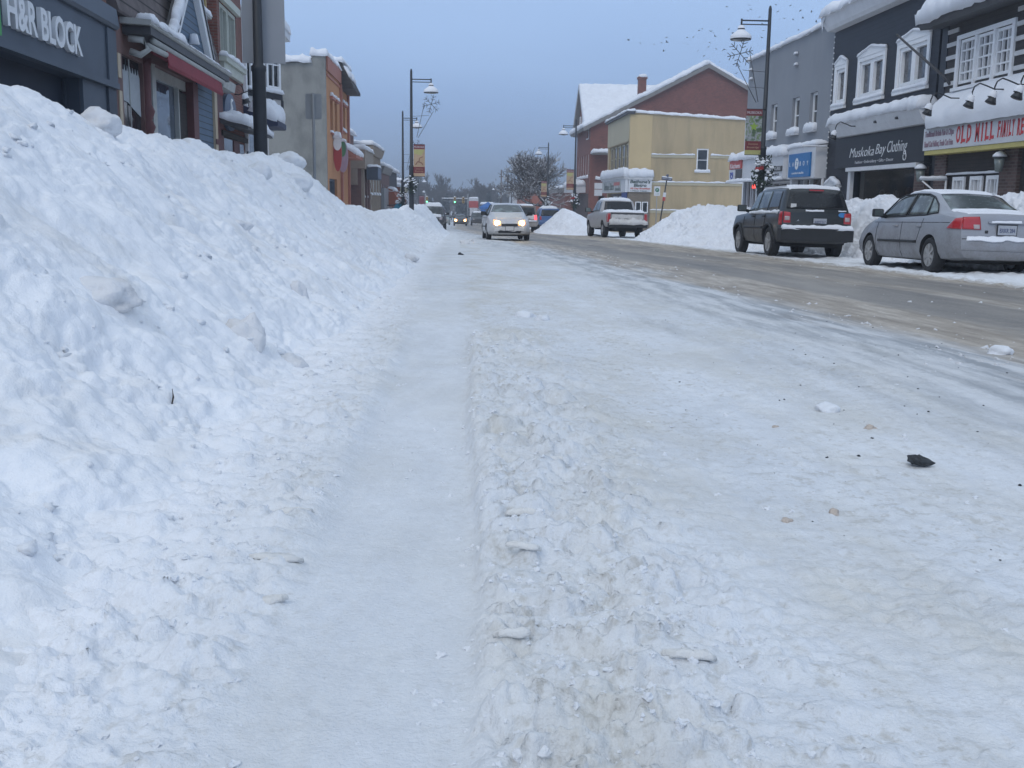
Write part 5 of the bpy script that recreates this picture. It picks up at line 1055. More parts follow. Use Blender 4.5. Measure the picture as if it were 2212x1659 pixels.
hs = MB(); hs.prism([(-1.3+0.5*math.cos(a), 3.3+0.45*math.sin(a)) for a in np.linspace(0, 6.28, 18, False)], 'x', 3.6, 3.8); M['teal'] = plain('teal_sign', (0.02, 0.22, 0.33), 0.5, 0.1); hso = hs.build('hanging_sign', M['teal'], b); heap('snow_cap', M['snow'], hso, 3.5, 3.9, -1.7, -0.9, 3.75, 0.2, 0.02, 97, res=0.06); bk = MB(); bk.tube([(3.7, -0.003, 3.5), (3.7, -1.4, 3.6)], 0.05, 6); bk.build('sign_bracket', M['black'], hso)
oa = MB(); oa.prism([(-0.003, 3.4), (-1.1, 3.4), (-1.1, 3.9), (-0.6, 4.8), (-0.003, 5.0)], 'x', 5.5, 10); M['rust'] = plain('rust_awning', (0.30, 0.085, 0.045), 0.8, 0.15); oao = oa.build('awning', M['rust'], b); h = heap('awning_snow', M['snow'], oao, 5.5, 10, -0.8, -0.05, 4.75, 0.25, 0.02, 98, res=0.08)
M['dark_grey_wall'] = siding('dark_grey_siding', (0.045, 0.046, 0.055), 0.2, 0.15, 0.7, 0.8)
b = row_building('dark_grey_building', 'dark grey windowless gable end building behind the street lamps', -6.2, 95.6, 110.0, 7.0, 'dark_grey_wall', zb=-3.7, trim='sign_dark', seed=99, cor=False)
b = row_building('rust_shop', 'rust coloured shop with snowy awnings far along the left pavement', -5.9, 110.5, 124, 5.2, 'rust', zb=-3.2, trim='cream', seed=100)
b = row_building('far_white_shop', 'pale shop at the far end of the left row', -6.6, 125, 150, 5.4, 'sign_white', trim='stone_grey', seed=101)
# far right beyond the hall
b = row_building('grey_house', 'pale grey house end behind the bare tree', 10.9, 205, 222, 6.4, 'sign_white', trim='trim_white', seed=102, cor=False)
b = row_building('low_brick_building', 'low orange red brick building behind the bare tree', 11.3, 178, 200, 5.6, 'rust', trim='trim_white', D=14, seed=103, cor=False)
for w_ in (1,):
    t = MB(); t.m = side_m(22, 14, 'right'); t.box(3.0, 4.3, -0.06, -0.003, 2.8, 4.0); t.build('window', M['glass_pale'], b)
b = row_building('far_brick_shop', 'low dark brick shop beyond the tall brick hall', 13.0, 128, 160, 5.0, 'red_brick', trim='stone_grey', seed=104)

# ---------------------------------------------------------------- vehicles
def paint(name, c, dirt=(0.30, 0.28, 0.26), zd=0.55, amt=0.7, rough=0.32, metal=0.35, frost=0.0):
    """paint with road salt and slush thrown up over the lower body"""
    m, n, l, b = _m(name); v = _coord(n); s = n.new('ShaderNodeSeparateXYZ'); l.new(v, s.inputs[0])
    f = _noise(n, l, v, 4.5, 6, 0.65); f2 = _noise(n, l, v, 26, 4, 0.6)
    h = _math(n, l, 'SUBTRACT', 1.0, _math(n, l, 'DIVIDE', s.outputs[2], zd*2), clamp=True)
    h = _math(n, l, 'ADD', h, _math(n, l, 'MULTIPLY', _math(n, l, 'SUBTRACT', f, 0.5), 1.2)); h = _math(n, l, 'ADD', h, _math(n, l, 'MULTIPLY', _math(n, l, 'SUBTRACT', f2, 0.5), 0.5))
    k = _math(n, l, 'MULTIPLY', _ramp(n, l, h, [(0.18, (0, 0, 0)), (0.85, (1, 1, 1))]), amt)
    col = _mix(n, l, k, _ramp(n, l, f, [(0.3, scale(c, 0.93)), (0.7, scale(c, 1.07))]), dirt)
    if frost > 0: col = _mix(n, l, _math(n, l, 'MULTIPLY', _ramp(n, l, f2, [(0.5, (0, 0, 0)), (0.7, (1, 1, 1))]), frost), col, (0.6, 0.62, 0.65))
    l.new(col, b.inputs['Base Color']); l.new(_math(n, l, 'MULTIPLY_ADD', k, 0.5, rough, clamp=True), b.inputs['Roughness'])
    b.inputs['Metallic'].default_value = 0.0; b.inputs['Coat Weight'].default_value = 0.25; b.inputs['Coat Roughness'].default_value = 0.15; b.inputs['Specular IOR Level'].default_value = 0.5
    return m
def car_glass(name, c=(0.03, 0.035, 0.038), frost=0.35, pale=(0.30, 0.36, 0.36), sc=2.4):
    m, n, l, b = _m(name); v = _coord(n)
    f = _noise(n, l, v, sc, 5, 0.55); f2 = _noise(n, l, v, 18, 4, 0.6)
    col = _mix(n, l, _math(n, l, 'MULTIPLY', _ramp(n, l, f, [(0.48, (0, 0, 0)), (0.64, (1, 1, 1))]), frost), c, pale)
    col = _mix(n, l, _math(n, l, 'MULTIPLY', _ramp(n, l, f2, [(0.62, (0, 0, 0)), (0.72, (1, 1, 1))]), frost*0.5), col, (0.55, 0.58, 0.6))
    l.new(col, b.inputs['Base Color']); b.inputs['Roughness'].default_value = 0.16; b.inputs['Specular IOR Level'].default_value = 0.45
    return m
M['silver'] = paint('silver_paint', (0.30, 0.315, 0.35), (0.17, 0.165, 0.165), 0.5, 0.9)
M['dkgreen'] = paint('dark_green_grey_paint', (0.017, 0.021, 0.023), (0.07, 0.066, 0.062), 0.5, 0.6, 0.3)
M['pickup_grey'] = paint('grey_pickup_paint', (0.33, 0.325, 0.33), (0.42, 0.41, 0.40), 0.9, 0.75)
M['car_white'] = paint('pale_silver_paint', (0.48, 0.49, 0.52), (0.44, 0.42, 0.385), 0.5, 0.85)
M['van_brown'] = paint('salt_caked_paint', (0.16, 0.13, 0.11), (0.34, 0.32, 0.30), 0.8, 0.9)
M['blue_paint'] = paint('blue_paint', (0.04, 0.11, 0.28), (0.2, 0.2, 0.2), 0.4, 0.6); M['dark_paint'] = paint('dark_paint', (0.03, 0.032, 0.036), (0.2, 0.19, 0.18), 0.5, 0.7); M['teal_paint'] = paint('pale_green_paint', (0.24, 0.29, 0.28), (0.4, 0.4, 0.4), 0.6, 0.7)
M['car_glass'] = car_glass('car_glass'); M['car_glass_pale'] = car_glass('misted_car_glass', (0.075, 0.09, 0.092), 0.75, (0.30, 0.38, 0.38), 1.9); M['car_glass_dark'] = car_glass('tinted_car_glass', (0.009, 0.010, 0.012), 0.10, (0.06, 0.07, 0.07))
M['arch'] = plain('wheel_arch', (0.012, 0.012, 0.012), 0.9, 0.3); M['plastic'] = plain('dark_plastic', (0.014, 0.015, 0.017), 0.6, 0.25, 6)
M['rim'] = plain('wheel_silver', (0.36, 0.36, 0.36), 0.4, 0.15, 6, metal=0.3); M['tail_red'] = plain('tail_lamp_red', (0.42, 0.022, 0.028), 0.18, 0.12, 9, coat=0.6); M['lamp_clear'] = plain('lamp_clear', (0.42, 0.36, 0.36), 0.15, 0.1, coat=0.5)
M['head_on'] = plain('lit_headlamp', (0.9, 0.6, 0.3), 0.3, 0.02, emit=(1.0, 0.36, 0.05), es=1.9); M['head_core'] = plain('headlamp_bulb', (1, 0.9, 0.7), 0.3, 0.01, emit=(1.0, 0.80, 0.48), es=14)
M['brake_on'] = plain('lit_brake_lamp', (0.7, 0.05, 0.06), 0.3, 0.02, emit=(1.0, 0.06, 0.08), es=2.5); M['chrome'] = plain('chrome', (0.5, 0.5, 0.5), 0.2, 0.1, metal=0.9)
M['plate'] = plain('number_plate', (0.36, 0.38, 0.42), 0.5, 0.12, 20); M['plate_ink'] = plain('plate_ink', (0.05, 0.07, 0.16), 0.6, 0.1); M['sticker_blue'] = plain('blue_sticker', (0.05, 0.22, 0.5), 0.5, 0.15, 12)
M['slush'] = snow_mat('slush_crust', (0.62, 0.61, 0.60), 0.9, (0.36, 0.33, 0.29), 0.5, 30)

class Car:
    def __init__(s, p):
        s.p = p; s.L = p['L']
    def c(s, k, y):
        a = s.p[k]
        return np.interp(y, [q[0] for q in a], [q[1] for q in a]) if isinstance(a, list) else a
    def section(s, y):
        zb, zm, zs, zt = s.c('zb', y), s.c('zm', y), s.c('zs', y), s.c('zt', y); wb, wm, ws, wt = s.c('wb', y), s.c('wm', y), s.c('ws', y), s.c('wt', y)
        zt = max(zt, zs+0.02); rr = min(0.07, (zt-zs)*0.45); g = (zt-zs)
        P = [(0, zb), (wb*0.75, zb), (wb, zb+0.03), (wb+(wm-wb)*0.75, zb+(zm-zb)*0.45), (wm, zm), (wm*0.5+ws*0.5+0.012, zm+(zs-zm)*0.55), (ws+0.012, zs-0.03), (ws, zs)]
        wi = min(ws-0.015, ws*0.985)
        P += [(wi+(wt-wi)*0.10, zs+0.012 + 0*g), (wi+(wt-wi)*0.52+0.012*min(1, g*3), zs+(g-rr)*0.5), (wt+0.02*min(1, g*4), zt-rr), (wt-0.02, zt-rr*0.5), (wt*0.86, zt-rr*0.18), (wt*0.5, zt), (0, zt+0.008)]
        return np.array(P)
    def yoff(s, y, z):
        r, f = -s.L/2, s.L/2
        a = np.clip(1-(y-r)/0.55, 0, 1)**1.5; b = np.clip(1-(f-y)/0.7, 0, 1)**1.5
        return a*np.interp(z, [q[0] for q in s.p['rear']], [q[1] for q in s.p['rear']]) - b*np.interp(z, [q[0] for q in s.p['front']], [q[1] for q in s.p['front']])
    def W(s, y, z):
        P = s.section(y)[2:11]; return np.interp(z, P[:, 1], P[:, 0])
    def Zt(s, y, x):
        P = s.section(y)[7:][::-1]; return np.interp(abs(x), P[:, 0], P[:, 1])
    def side(s, y, z, sg, e=0.006): return Vector((sg*(s.W(y, z)+e), y+s.yoff(y, z), z))
    def top(s, x, y, e=0.006):
        z = s.Zt(y, x); return Vector((x, y+s.yoff(y, z), z+e))
    def end(s, x, z, rear=True, e=0.008):
        y = -s.L/2 if rear else s.L/2; P = s.section(y)[1:]; i = P[:, 1]; w = max(0.05, np.interp(z, i, P[:, 0]))
        bul = s.p.get('bulge', 0.06)*(1-min(1, (x/w)**2))
        return Vector((x, y+s.yoff(y, z)+(-bul-e if rear else bul+e), z))
    def body(s, parent, mat, name='body'):
        L = s.L; ys = sorted(set(list(np.round(np.concatenate([np.linspace(-L/2, -L/2+0.3, 6), np.linspace(-L/2+0.3, L/2-0.3, 34), np.linspace(L/2-0.3, L/2, 6), s.p.get('extra', [])]), 4))))
        secs = [s.section(y) for y in ys]; n = len(secs[0]); v, f = [], []
        for y, P in zip(ys, secs):
            for x, z in P: v.append((x, y+s.yoff(y, z), z))
            for x, z in P[1:-1][::-1]: v.append((-x, y+s.yoff(y, z), z))
        m = 2*n-2
        for k in range(len(ys)-1):
            for i in range(m): j = (i+1) % m; f.append((k*m+i, k*m+j, (k+1)*m+j, (k+1)*m+i))
        for k, rear in ((0, True), (len(ys)-1, False)):   # bulged end caps: strips from side to side
            cs = [0.8, 0.5, 0.0, -0.5, -0.8]; P = secs[k]; rows = []
            for i in range(1, n-1):
                x, z = P[i]; R_, L_ = k*m+i, k*m+(m-i); row = [R_]
                for q in cs: v.append(tuple(s.end(x*q, z, rear, 0.0))); row.append(len(v)-1)
                rows.append(row+[L_])
            for a, b in zip(rows, rows[1:]):
                for q in range(len(a)-1): f.append((a[q], a[q+1], b[q+1], b[q]))
            f.append(tuple([k*m] + rows[0])); f.append(tuple([k*m+n-1] + rows[-1][::-1]))
        me = bpy.data.meshes.new(name); me.from_pydata(v, [], f)
        bm = bmesh.new(); bm.from_mesh(me); bmesh.ops.recalc_face_normals(bm, faces=bm.faces); bm.to_mesh(me); bm.free()
        o = link_mesh(name, me, parent, [mat, M['arch']])
        # wheel arches
        cut = MB()
        for y, r in s.p['arches']:
            for sg in (-1, 1):
                q = [(y+r*math.cos(a), s.p['wr']+r*math.sin(a)) for a in np.linspace(0, 2*math.pi, 30, False)]
                w = s.c('wm', y); cut.prism(q, 'x', sg*(w-0.30), sg*(w+0.12)) if sg > 0 else cut.prism(q, 'x', -(w+0.12), -(w-0.30))
        co_ = cut.build('arch_cutter', [M['arch']], parent); md = o.modifiers.new('arches', 'BOOLEAN'); md.operation = 'DIFFERENCE'; md.object = co_; md.solver = 'EXACT'; md.material_mode = 'TRANSFER'
        bpy.context.view_layer.update(); dg = bpy.context.evaluated_depsgraph_get(); nm = bpy.data.meshes.new_from_object(o.evaluated_get(dg), depsgraph=dg)
        o.modifiers.clear(); old = o.data; o.data = nm; bpy.data.meshes.remove(old); bpy.data.objects.remove(co_); nm.name = name
        bm = bmesh.new(); bm.from_mesh(nm)
        for fc in bm.faces: fc.smooth = True
        for e in bm.edges: e.smooth = not (len(e.link_faces) == 2 and e.calc_face_angle(0) > 0.42)
        bm.to_mesh(nm); bm.free()
        return o
def lerp_poly(P, t):
    P = np.array(P, float); d = np.concatenate([[0], np.cumsum(np.linalg.norm(np.diff(P, axis=0), axis=1))]); d /= d[-1]
    return np.array([np.interp(t, d, P[:, 0]), np.interp(t, d, P[:, 1])])
def patch(fn, lo, hi, parent, mat, name, e=0.007, nu=10, nv=6, depth=0.02, flip=False):
    """a shaped pane or lamp that follows the body: lo and hi are its two edges in the surface's own coordinates"""
    v, f = [], []
    for ee in (e, -depth):
        for i in range(nu+1):
            a, b = lerp_poly(lo, i/nu), lerp_poly(hi, i/nu)
            for j in range(nv+1): q = a+(b-a)*j/nv; v.append(tuple(fn(q[0], q[1], ee)))
    k = (nu+1)*(nv+1); ix = lambda i, j: i*(nv+1)+j
    for i in range(nu):
        for j in range(nv): f.append((ix(i, j), ix(i+1, j), ix(i+1, j+1), ix(i, j+1)))
    rim = [ix(i, 0) for i in range(nu+1)]+[ix(nu, j) for j in range(1, nv+1)]+[ix(i, nv) for i in range(nu-1, -1, -1)]+[ix(0, j) for j in range(nv-1, 0, -1)]
    for a, b in zip(rim, rim[1:]+rim[:1]): f.append((a, a+k, b+k, b))
    mb = MB(); mb.v = v; mb.f = f; mb.mi = [0]*len(f); mb.sm = [True]*(nu*nv)+[False]*(len(f)-nu*nv)
    return mb.build(name, mat, parent)
def wheel(parent, x, y, r, w, sg, spokes=7, rim='rim', hub=0.66):
    t = MB(); prof = [(r*hub, -w/2), (r*0.9, -w/2), (r*0.985, -w*0.42), (r, -w*0.25), (r, w*0.25), (r*0.985, w*0.42), (r*0.9, w/2), (r*hub, w/2)]
    t.m = Matrix.Translation((x, y, r)) @ Matrix.Rotation(math.pi/2*sg, 4, 'Y'); t.lathe(prof + [(r*hub*0.98, w*0.1), (0.001, w*0.1)], n=32, cap=False); to = t.build('wheel', M['rubber'], parent)
    h = MB(); h.m = t.m; h.lathe([(r*hub*1.0, w*0.40), (r*hub*0.985, w*0.47), (r*hub*0.9, w*0.47), (r*hub*0.86, w*0.40), (r*0.0, w*0.36)], n=32, cap=False)
    for k in range(spokes):
        a = 2*math.pi*k/spokes; m_ = t.m @ Matrix.Rotation(a, 4, 'Z'); h.m = m_
        h.prism([(r*0.1, -r*0.075), (r*hub*0.92, -r*0.11), (r*hub*0.92, r*0.11), (r*0.1, r*0.075)], 'z', w*0.37, w*0.49)
    h.m = t.m; h.lathe([(r*0.16, w*0.36), (r*0.16, w*0.51), (r*0.10, w*0.53), (0, w*0.53)], n=16, cap=False); h.build('rim', M[rim], to)
    return to
def mirror_part(car, parent, y, z, sg, mat='plastic', sz=1.0):
    x = car.W(y, z)+0.02; m = MB(); m.tube([(sg*(x-0.05), y, z-0.02), (sg*(x+0.08*sz), y, z+0.02)], 0.035, 8)
    m.cbox((sg*(x+0.16*sz), y, z+0.06*sz), (0.20*sz, 0.11*sz, 0.15*sz)); mo = m.build('wing_mirror', M[mat], parent, bevel=0.03*sz)
    g = MB(); g.cbox((sg*(x+0.16*sz), y-0.058*sz, z+0.06*sz), (0.16*sz, 0.006, 0.11*sz)); g.build('mirror_glass', M['car_glass_pale'], mo)
def snow_on(car, parent, y0, y1, w, h, seed, name='roof_snow', mat='snow', nx=26, ny=34, x0=None):
    """snow resting on the top surface between y0 and y1, half width w(y)"""
    U, V = np.meshgrid(np.linspace(-1, 1, nx), np.linspace(0, 1, ny)); Y = y0+(y1-y0)*V; Wd = w if not callable(w) else np.vectorize(w)(Y)
    X = U*Wd*(1+0.05*fbm(Y*3, U*2, 0, 2, seed)); e = np.minimum((1-np.abs(U))*w if not callable(w) else (1-np.abs(U))*0.6, np.minimum(V, 1-V)*(y1-y0)); q = np.clip(e/(h*1.6), 0, 1); dome = np.sqrt(1-(1-q)**2)
    no = 1+0.7*fbm(X*2.2, Y*2.2, 0, 3, seed+1)+0.2*fbm(X*9, Y*9, 0, 2, seed+2)
    co = np.array([[*(car.top(x, y, -0.012 if d < 0.02 else hh)[:])] for x, y, hh, d in zip(X.ravel(), Y.ravel(), (h*dome*np.clip(no, 0.2, 2)).ravel(), dome.ravel())])
    return link_mesh(name, grid_mesh(name, co, ny, nx), parent, [M[mat]])
def vehicle(name, label, cat, x, y, rz, rx=-1.066, ry=0.0, group=None):
    o = empty(name, (x, y, float(road_z(x, y))+0.012), R(rz), label, cat, group)
    a = R(-1.066); s_ = 1 if abs(((rz+90) % 360)-90) < 90 else -1
    o.rotation_euler = (a*s_, R(ry), R(rz)); return o
def plate_part(car, parent, z, rear, text, w=0.31, h=0.155, x=0.0, mat='plate'):
    p = car.end(x, z, rear, 0.012); sg = -1 if rear else 1
    m = MB(); m.cbox((x, p.y+sg*0.004, z), (w+0.03, 0.012, h+0.03)); o = m.build('plate_frame', M['plastic'], parent)
    m = MB(); m.cbox((x, p.y+sg*0.014, z), (w, 0.006, h)); q = m.build('number_plate', M[mat], o)
    if text: text_part(text, h*0.62, M['plate_ink'], q, (x, p.y+sg*0.019, z-0.01), rot=(R(90), 0, 0 if rear else R(180)), depth=0.002, fit=w*0.82)
P_SEDAN = dict(L=4.44, wr=0.305, bulge=0.07,
    zb=[(-2.22, 0.27), (-1.9, 0.24), (-0.9, 0.20), (1.8, 0.20), (2.22, 0.24)], zm=[(-2.22, 0.52), (0, 0.55), (2.22, 0.46)],
    zs=[(-2.22, 0.93), (-1.6, 0.985), (-0.5, 0.955), (1.25, 0.90), (1.9, 0.76), (2.22, 0.60)],
    zt=[(-2.22, 1.00), (-2.05, 1.035), (-1.62, 1.055), (-1.45, 1.11), (-0.82, 1.37), (-0.55, 1.425), (-0.1, 1.445), (0.30, 1.425), (0.55, 1.37), (1.12, 1.10), (1.35, 1.00), (1.9, 0.87), (2.12, 0.76), (2.22, 0.66)],
    wb=[(-2.22, 0.66), (-1.9, 0.78), (1.8, 0.77), (2.22, 0.60)], wm=[(-2.22, 0.74), (-2.05, 0.82), (-1.6, 0.857), (1.4, 0.857), (1.95, 0.80), (2.22, 0.64)],
    ws=[(-2.22, 0.68), (-2.05, 0.75), (-1.6, 0.79), (-0.3, 0.815), (1.2, 0.79), (1.95, 0.72), (2.22, 0.58)],
    wt=[(-2.22, 0.60), (-1.65, 0.66), (-1.45, 0.645), (-0.75, 0.555), (0.45, 0.545), (1.12, 0.66), (1.4, 0.66), (2.0, 0.58), (2.22, 0.48)],
    rear=[(0.2, 0.05), (0.34, 0.0), (0.56, 0.0), (0.64, 0.05), (0.94, 0.09), (1.05, 0.12)], front=[(0.2, 0.06), (0.32, 0.0), (0.5, 0.0), (0.66, 0.05), (0.8, 0.2)],
    arches=[(-1.28, 0.355), (1.34, 0.355)], extra=[-1.45, -1.62, -0.82, 0.55, 1.12])
def sedan(o, car, paint_m, glass='car_glass', rim='rim', spokes=7):
    b = car.body(o, M[paint_m])
    for y in (-1.28, 1.34):
        for sg in (-1, 1): wheel(o, sg*(car.c('wm', y)-0.12), y, 0.305, 0.19, sg, spokes, rim)
    patch(car.top, [(-0.60, -1.52), (-0.3, -1.56), (0.3, -1.56), (0.60, -1.52)], [(-0.49, -0.84), (0.49, -0.84)], o, M[glass], 'rear_window', nu=12, nv=8)
    patch(car.top, [(-0.64, 1.10), (0, 1.20), (0.64, 1.10)], [(-0.50, 0.56), (0.50, 0.56)], o, M[glass], 'windscreen', nu=12, nv=8)
    for sg in (-1, 1):
        fn = lambda y, z, e, sg=sg: car.side(y, z, sg, e)
        patch(fn, [(-0.08, 0.99), (0.98, 0.965)], [(-0.10, 1.355), (0.42, 1.335), (0.60, 1.27)], o, M[glass], 'side_window', nu=12, nv=6)
        patch(fn, [(-0.92, 1.005), (-0.16, 0.99)], [(-0.78, 1.30), (-0.6, 1.345), (-0.18, 1.355)], o, M[glass], 'side_window', nu=10, nv=6)
        patch(fn, [(-1.25, 1.03), (-0.97, 1.01)], [(-0.98, 1.24), (-0.82, 1.29)], o, M[glass], 'quarter_window', nu=5, nv=5)
        # window surround
        mb = MB(); mb.tube([fn(*q, 0.008) for q in [(1.04, 0.955), (0.62, 1.29), (0.42, 1.355), (-0.15, 1.375), (-0.62, 1.36), (-0.85, 1.31), (-1.10, 1.17), (-1.30, 1.025), (-0.9, 0.985), (0.0, 0.97), (1.04, 0.955)]], 0.013, 5); mb.tube([fn(-0.12, 0.985, 0.008), fn(-0.14, 1.36, 0.008)], 0.022, 5); mb.tube([fn(-0.945, 1.005, 0.008), fn(-0.80, 1.30, 0.008)], 0.012, 5); mb.build('window_trim', M['plastic'], o)
        patch(fn, [(-0.80, 0.50), (0.86, 0.50)], [(-0.80, 0.545), (0.86, 0.545)], o, M['plastic'], 'side_moulding', e=0.018, nu=14, nv=2)
        for y in (0.10, -0.86):
            h = MB(); p = fn(y, 0.80, 0.012); h.cbox(p, (0.03, 0.19, 0.035)); h.build('door_handle', M[paint_m], o, bevel=0.008)
        sm = MB()
        for pts in ([(0.98, 0.94), (1.0, 0.6), (0.92, 0.24)], [(-0.12, 0.97), (-0.13, 0.6), (-0.13, 0.24)], [(-0.98, 0.99), (-0.88, 0.72), (-0.80, 0.52)]):
            sm.tube([fn(*lerp_poly(pts, t), 0.001) for t in np.linspace(0, 1, 8)], 0.005, 4)
        sm.tube([fn(y, 0.86, 0.002) for y in np.linspace(-1.9, 1.2, 16)], 0.004, 4); sm.build('door_seam', M['arch'], o)
        mirror_part(car, o, 0.80, 0.97, sg)
    return b

# ---- silver sedan, nearest on the right
o = vehicle('sedan', 'silver four door sedan parked nearest on the right, seen from behind', 'car', 8.92, 19.0, 0.3, ry=1.0)
car = Car(P_SEDAN); sedan(o, car, 'silver', 'car_glass_pale')
for sg in (-1, 1):
    lo = [(sg*0.36, 0.765), (sg*0.70, 0.765)]; hi = [(sg*0.40, 0.955), (sg*0.70, 0.955)]
    fn = lambda x, z, e: car.end(x, z, True, e)
    t = patch(fn, [(sg*0.42, 0.755), (sg*0.715, 0.755)], [(sg*0.44, 0.965), (sg*0.69, 0.955)], o, M['tail_red'], 'tail_lamp', e=0.016)
    patch(lambda y, z, e, sg=sg: car.side(y, z, sg, e), [(-2.215, 0.755), (-1.86, 0.765)], [(-2.215, 0.955), (-2.06, 0.93), (-1.86, 0.775)], t, M['tail_red'], 'tail_lamp_side', e=0.016)
    patch(fn, [(sg*0.445, 0.765), (sg*0.535, 0.765)], [(sg*0.445, 0.835), (sg*0.545, 0.835)], t, M['lamp_clear'], 'reversing_lamp', e=0.022, nu=3, nv=3)
plate_part(car, o, 0.755, True, 'BXKR 284')
g = MB(); g.cbox((0, car.end(0, 0.875).y-0.005, 0.875), (0.62, 0.03, 0.03)); go = g.build('boot_trim', M['silver'], o, bevel=0.008); heap('snow', M['snow'], go, -0.28, 0.26, car.end(0, 0.875).y-0.03, car.end(0, 0.875).y+0.01, 0.888, 0.02, 0.0, 2, res=0.02, rough=0.8)
bs = MB(); bs.tube([car.end(x, 0.60, True, 0.002) for x in np.linspace(-0.72, 0.72, 12)], 0.006, 4); bs.build('bumper_seam', M['arch'], o)
ls = MB(); ls.tube([car.end(x, 0.42, True, 0.004) for x in np.linspace(-0.72, 0.72, 12)], 0.008, 4); ls.build('bumper_seam', M['silver'], o)
def crust(car, parent, x0, x1, z0, z1, h, seed, rear=True, mat='snow', name='bumper_snow', nx=40, nz=12):
    U, V = np.meshgrid(np.linspace(0, 1, nx), np.linspace(0, 1, nz)); X = x0+(x1-x0)*U; n1 = fbm(X*4, 0*X, 0, 3, seed); n2 = fbm(X*5, 0*X, 2, 3, seed+1); zl = z0+(z1-z0)*(0.22+0.45*n1); zh = z1-(z1-z0)*(0.12+0.35*n2)
    Z = zl+(zh-zl)*V; e = np.minimum(np.minimum(U, 1-U)*abs(x1-x0)*3, np.minimum(V, 1-V)*(z1-z0)*3); d = np.sqrt(np.clip(1-(1-np.clip(e/h/3, 0, 1))**2, 0, 1))*h*(1+0.8*fbm(X*7, Z*7, 0, 3, seed+2))
    co = np.array([car.end(x, z, rear, -0.01 if dd < 0.003 else dd)[:] for x, z, dd in zip(X.ravel(), Z.ravel(), d.ravel())]); return link_mesh(name, grid_mesh(name, co, nz, nx), parent, [M[mat]])
crust(car, o, -0.66, 0.72, 0.55, 0.67, 0.028, 5)
snow_on(car, o, -2.14, -1.66, 0.60, 0.010, 7, 'boot_snow'); snow_on(car, o, -0.80, 0.5, 0.50, 0.022, 8); snow_on(car, o, -1.62, -1.50, 0.62, 0.02, 9, 'boot_snow')
ub = MB(); ub.box(-0.55, 0.55, -1.95, 1.9, 0.19, 0.26); ub.tube([(0.45, -2.2, 0.25), (0.45, -1.2, 0.27)], 0.035, 8); ub.tube([(-0.6, -1.28, 0.30), (0.6, -1.28, 0.30)], 0.05, 8); ub.build('underbody', M['arch'], o)
wi = MB(); wi.cbox((-0.16, car.end(-0.16, 0.755).y-0.004, 0.76), (0.06, 0.012, 0.05))
bd = MB(); bd.cbox((-0.42+0.09, car.end(-0.33, 0.74).y-0.003, 0.72), (0.05, 0.008, 0.05)); bd.build('badge', M['plastic'], o, bevel=0.006)

# ---- dark boxy off-roader
P_SUV = dict(L=4.41, wr=0.355, bulge=0.05,
    zb=[(-2.2, 0.36), (-1.8, 0.34), (0, 0.30), (2.2, 0.34)], zm=[(-2.2, 0.66), (2.2, 0.64)],
    zs=[(-2.2, 1.07), (-1.0, 1.065), (0.6, 1.03), (0.95, 1.02), (1.9, 0.98), (2.2, 0.86)],
    zt=[(-2.2, 1.57), (-2.05, 1.635), (-1.2, 1.665), (0.0, 1.66), (0.40, 1.60), (0.95, 1.14), (1.05, 1.07), (1.9, 1.03), (2.2, 0.93)],
    wb=[(-2.2, 0.74), (-1.9, 0.80), (1.9, 0.80), (2.2, 0.70)], wm=[(-2.2, 0.80), (-2.0, 0.86), (-1.6, 0.878), (1.6, 0.878), (2.0, 0.85), (2.2, 0.76)],
    ws=[(-2.2, 0.79), (-2.0, 0.84), (0.9, 0.83), (1.9, 0.80), (2.2, 0.70)], wt=[(-2.2, 0.63), (-1.9, 0.66), (0.4, 0.63), (0.95, 0.70), (1.9, 0.70), (2.2, 0.6)],
    rear=[(0.3, 0.02), (0.45, -0.05), (0.68, -0.05), (0.71, 0.05), (1.05, 0.06), (1.15, 0.09), (1.6, 0.30)], front=[(0.3, 0.05), (0.5, 0.0), (0.95, 0.05)],
    arches=[(-1.30, 0.43), (1.335, 0.43)], extra=[0.4, 0.95])
o = vehicle('off_roader', 'dark boxy off roader with a snow ledge on its black bumper', 'car', 8.32, 26.35, 0.3, ry=1.0)
car = Car(P_SUV); car.body(o, M['dkgreen'])
for y in (-1.30, 1.335):
    for sg in (-1, 1): wheel(o, sg*(car.c('wm', y)-0.12), y, 0.355, 0.215, sg, 5)
fn = lambda x, z, e: car.end(x, z, True, e)
patch(fn, [(-0.72, 1.15), (0.72, 1.15)], [(-0.60, 1.545), (0.60, 1.545)], o, M['car_glass_dark'], 'rear_window', e=0.012, nu=14, nv=8)
hl = MB(); hl.cbox((0, car.end(0, 1.575).y-0.03, 1.575), (0.34, 0.03, 0.03)); hl.build('brake_lamp', M['tail_red'], o)
wp = MB(); wp.tube([car.end(-0.02, 1.16, True, 0.03), car.end(0.42, 1.22, True, 0.03)], 0.012, 5); wpo = wp.build('wiper', M['plastic'], o)
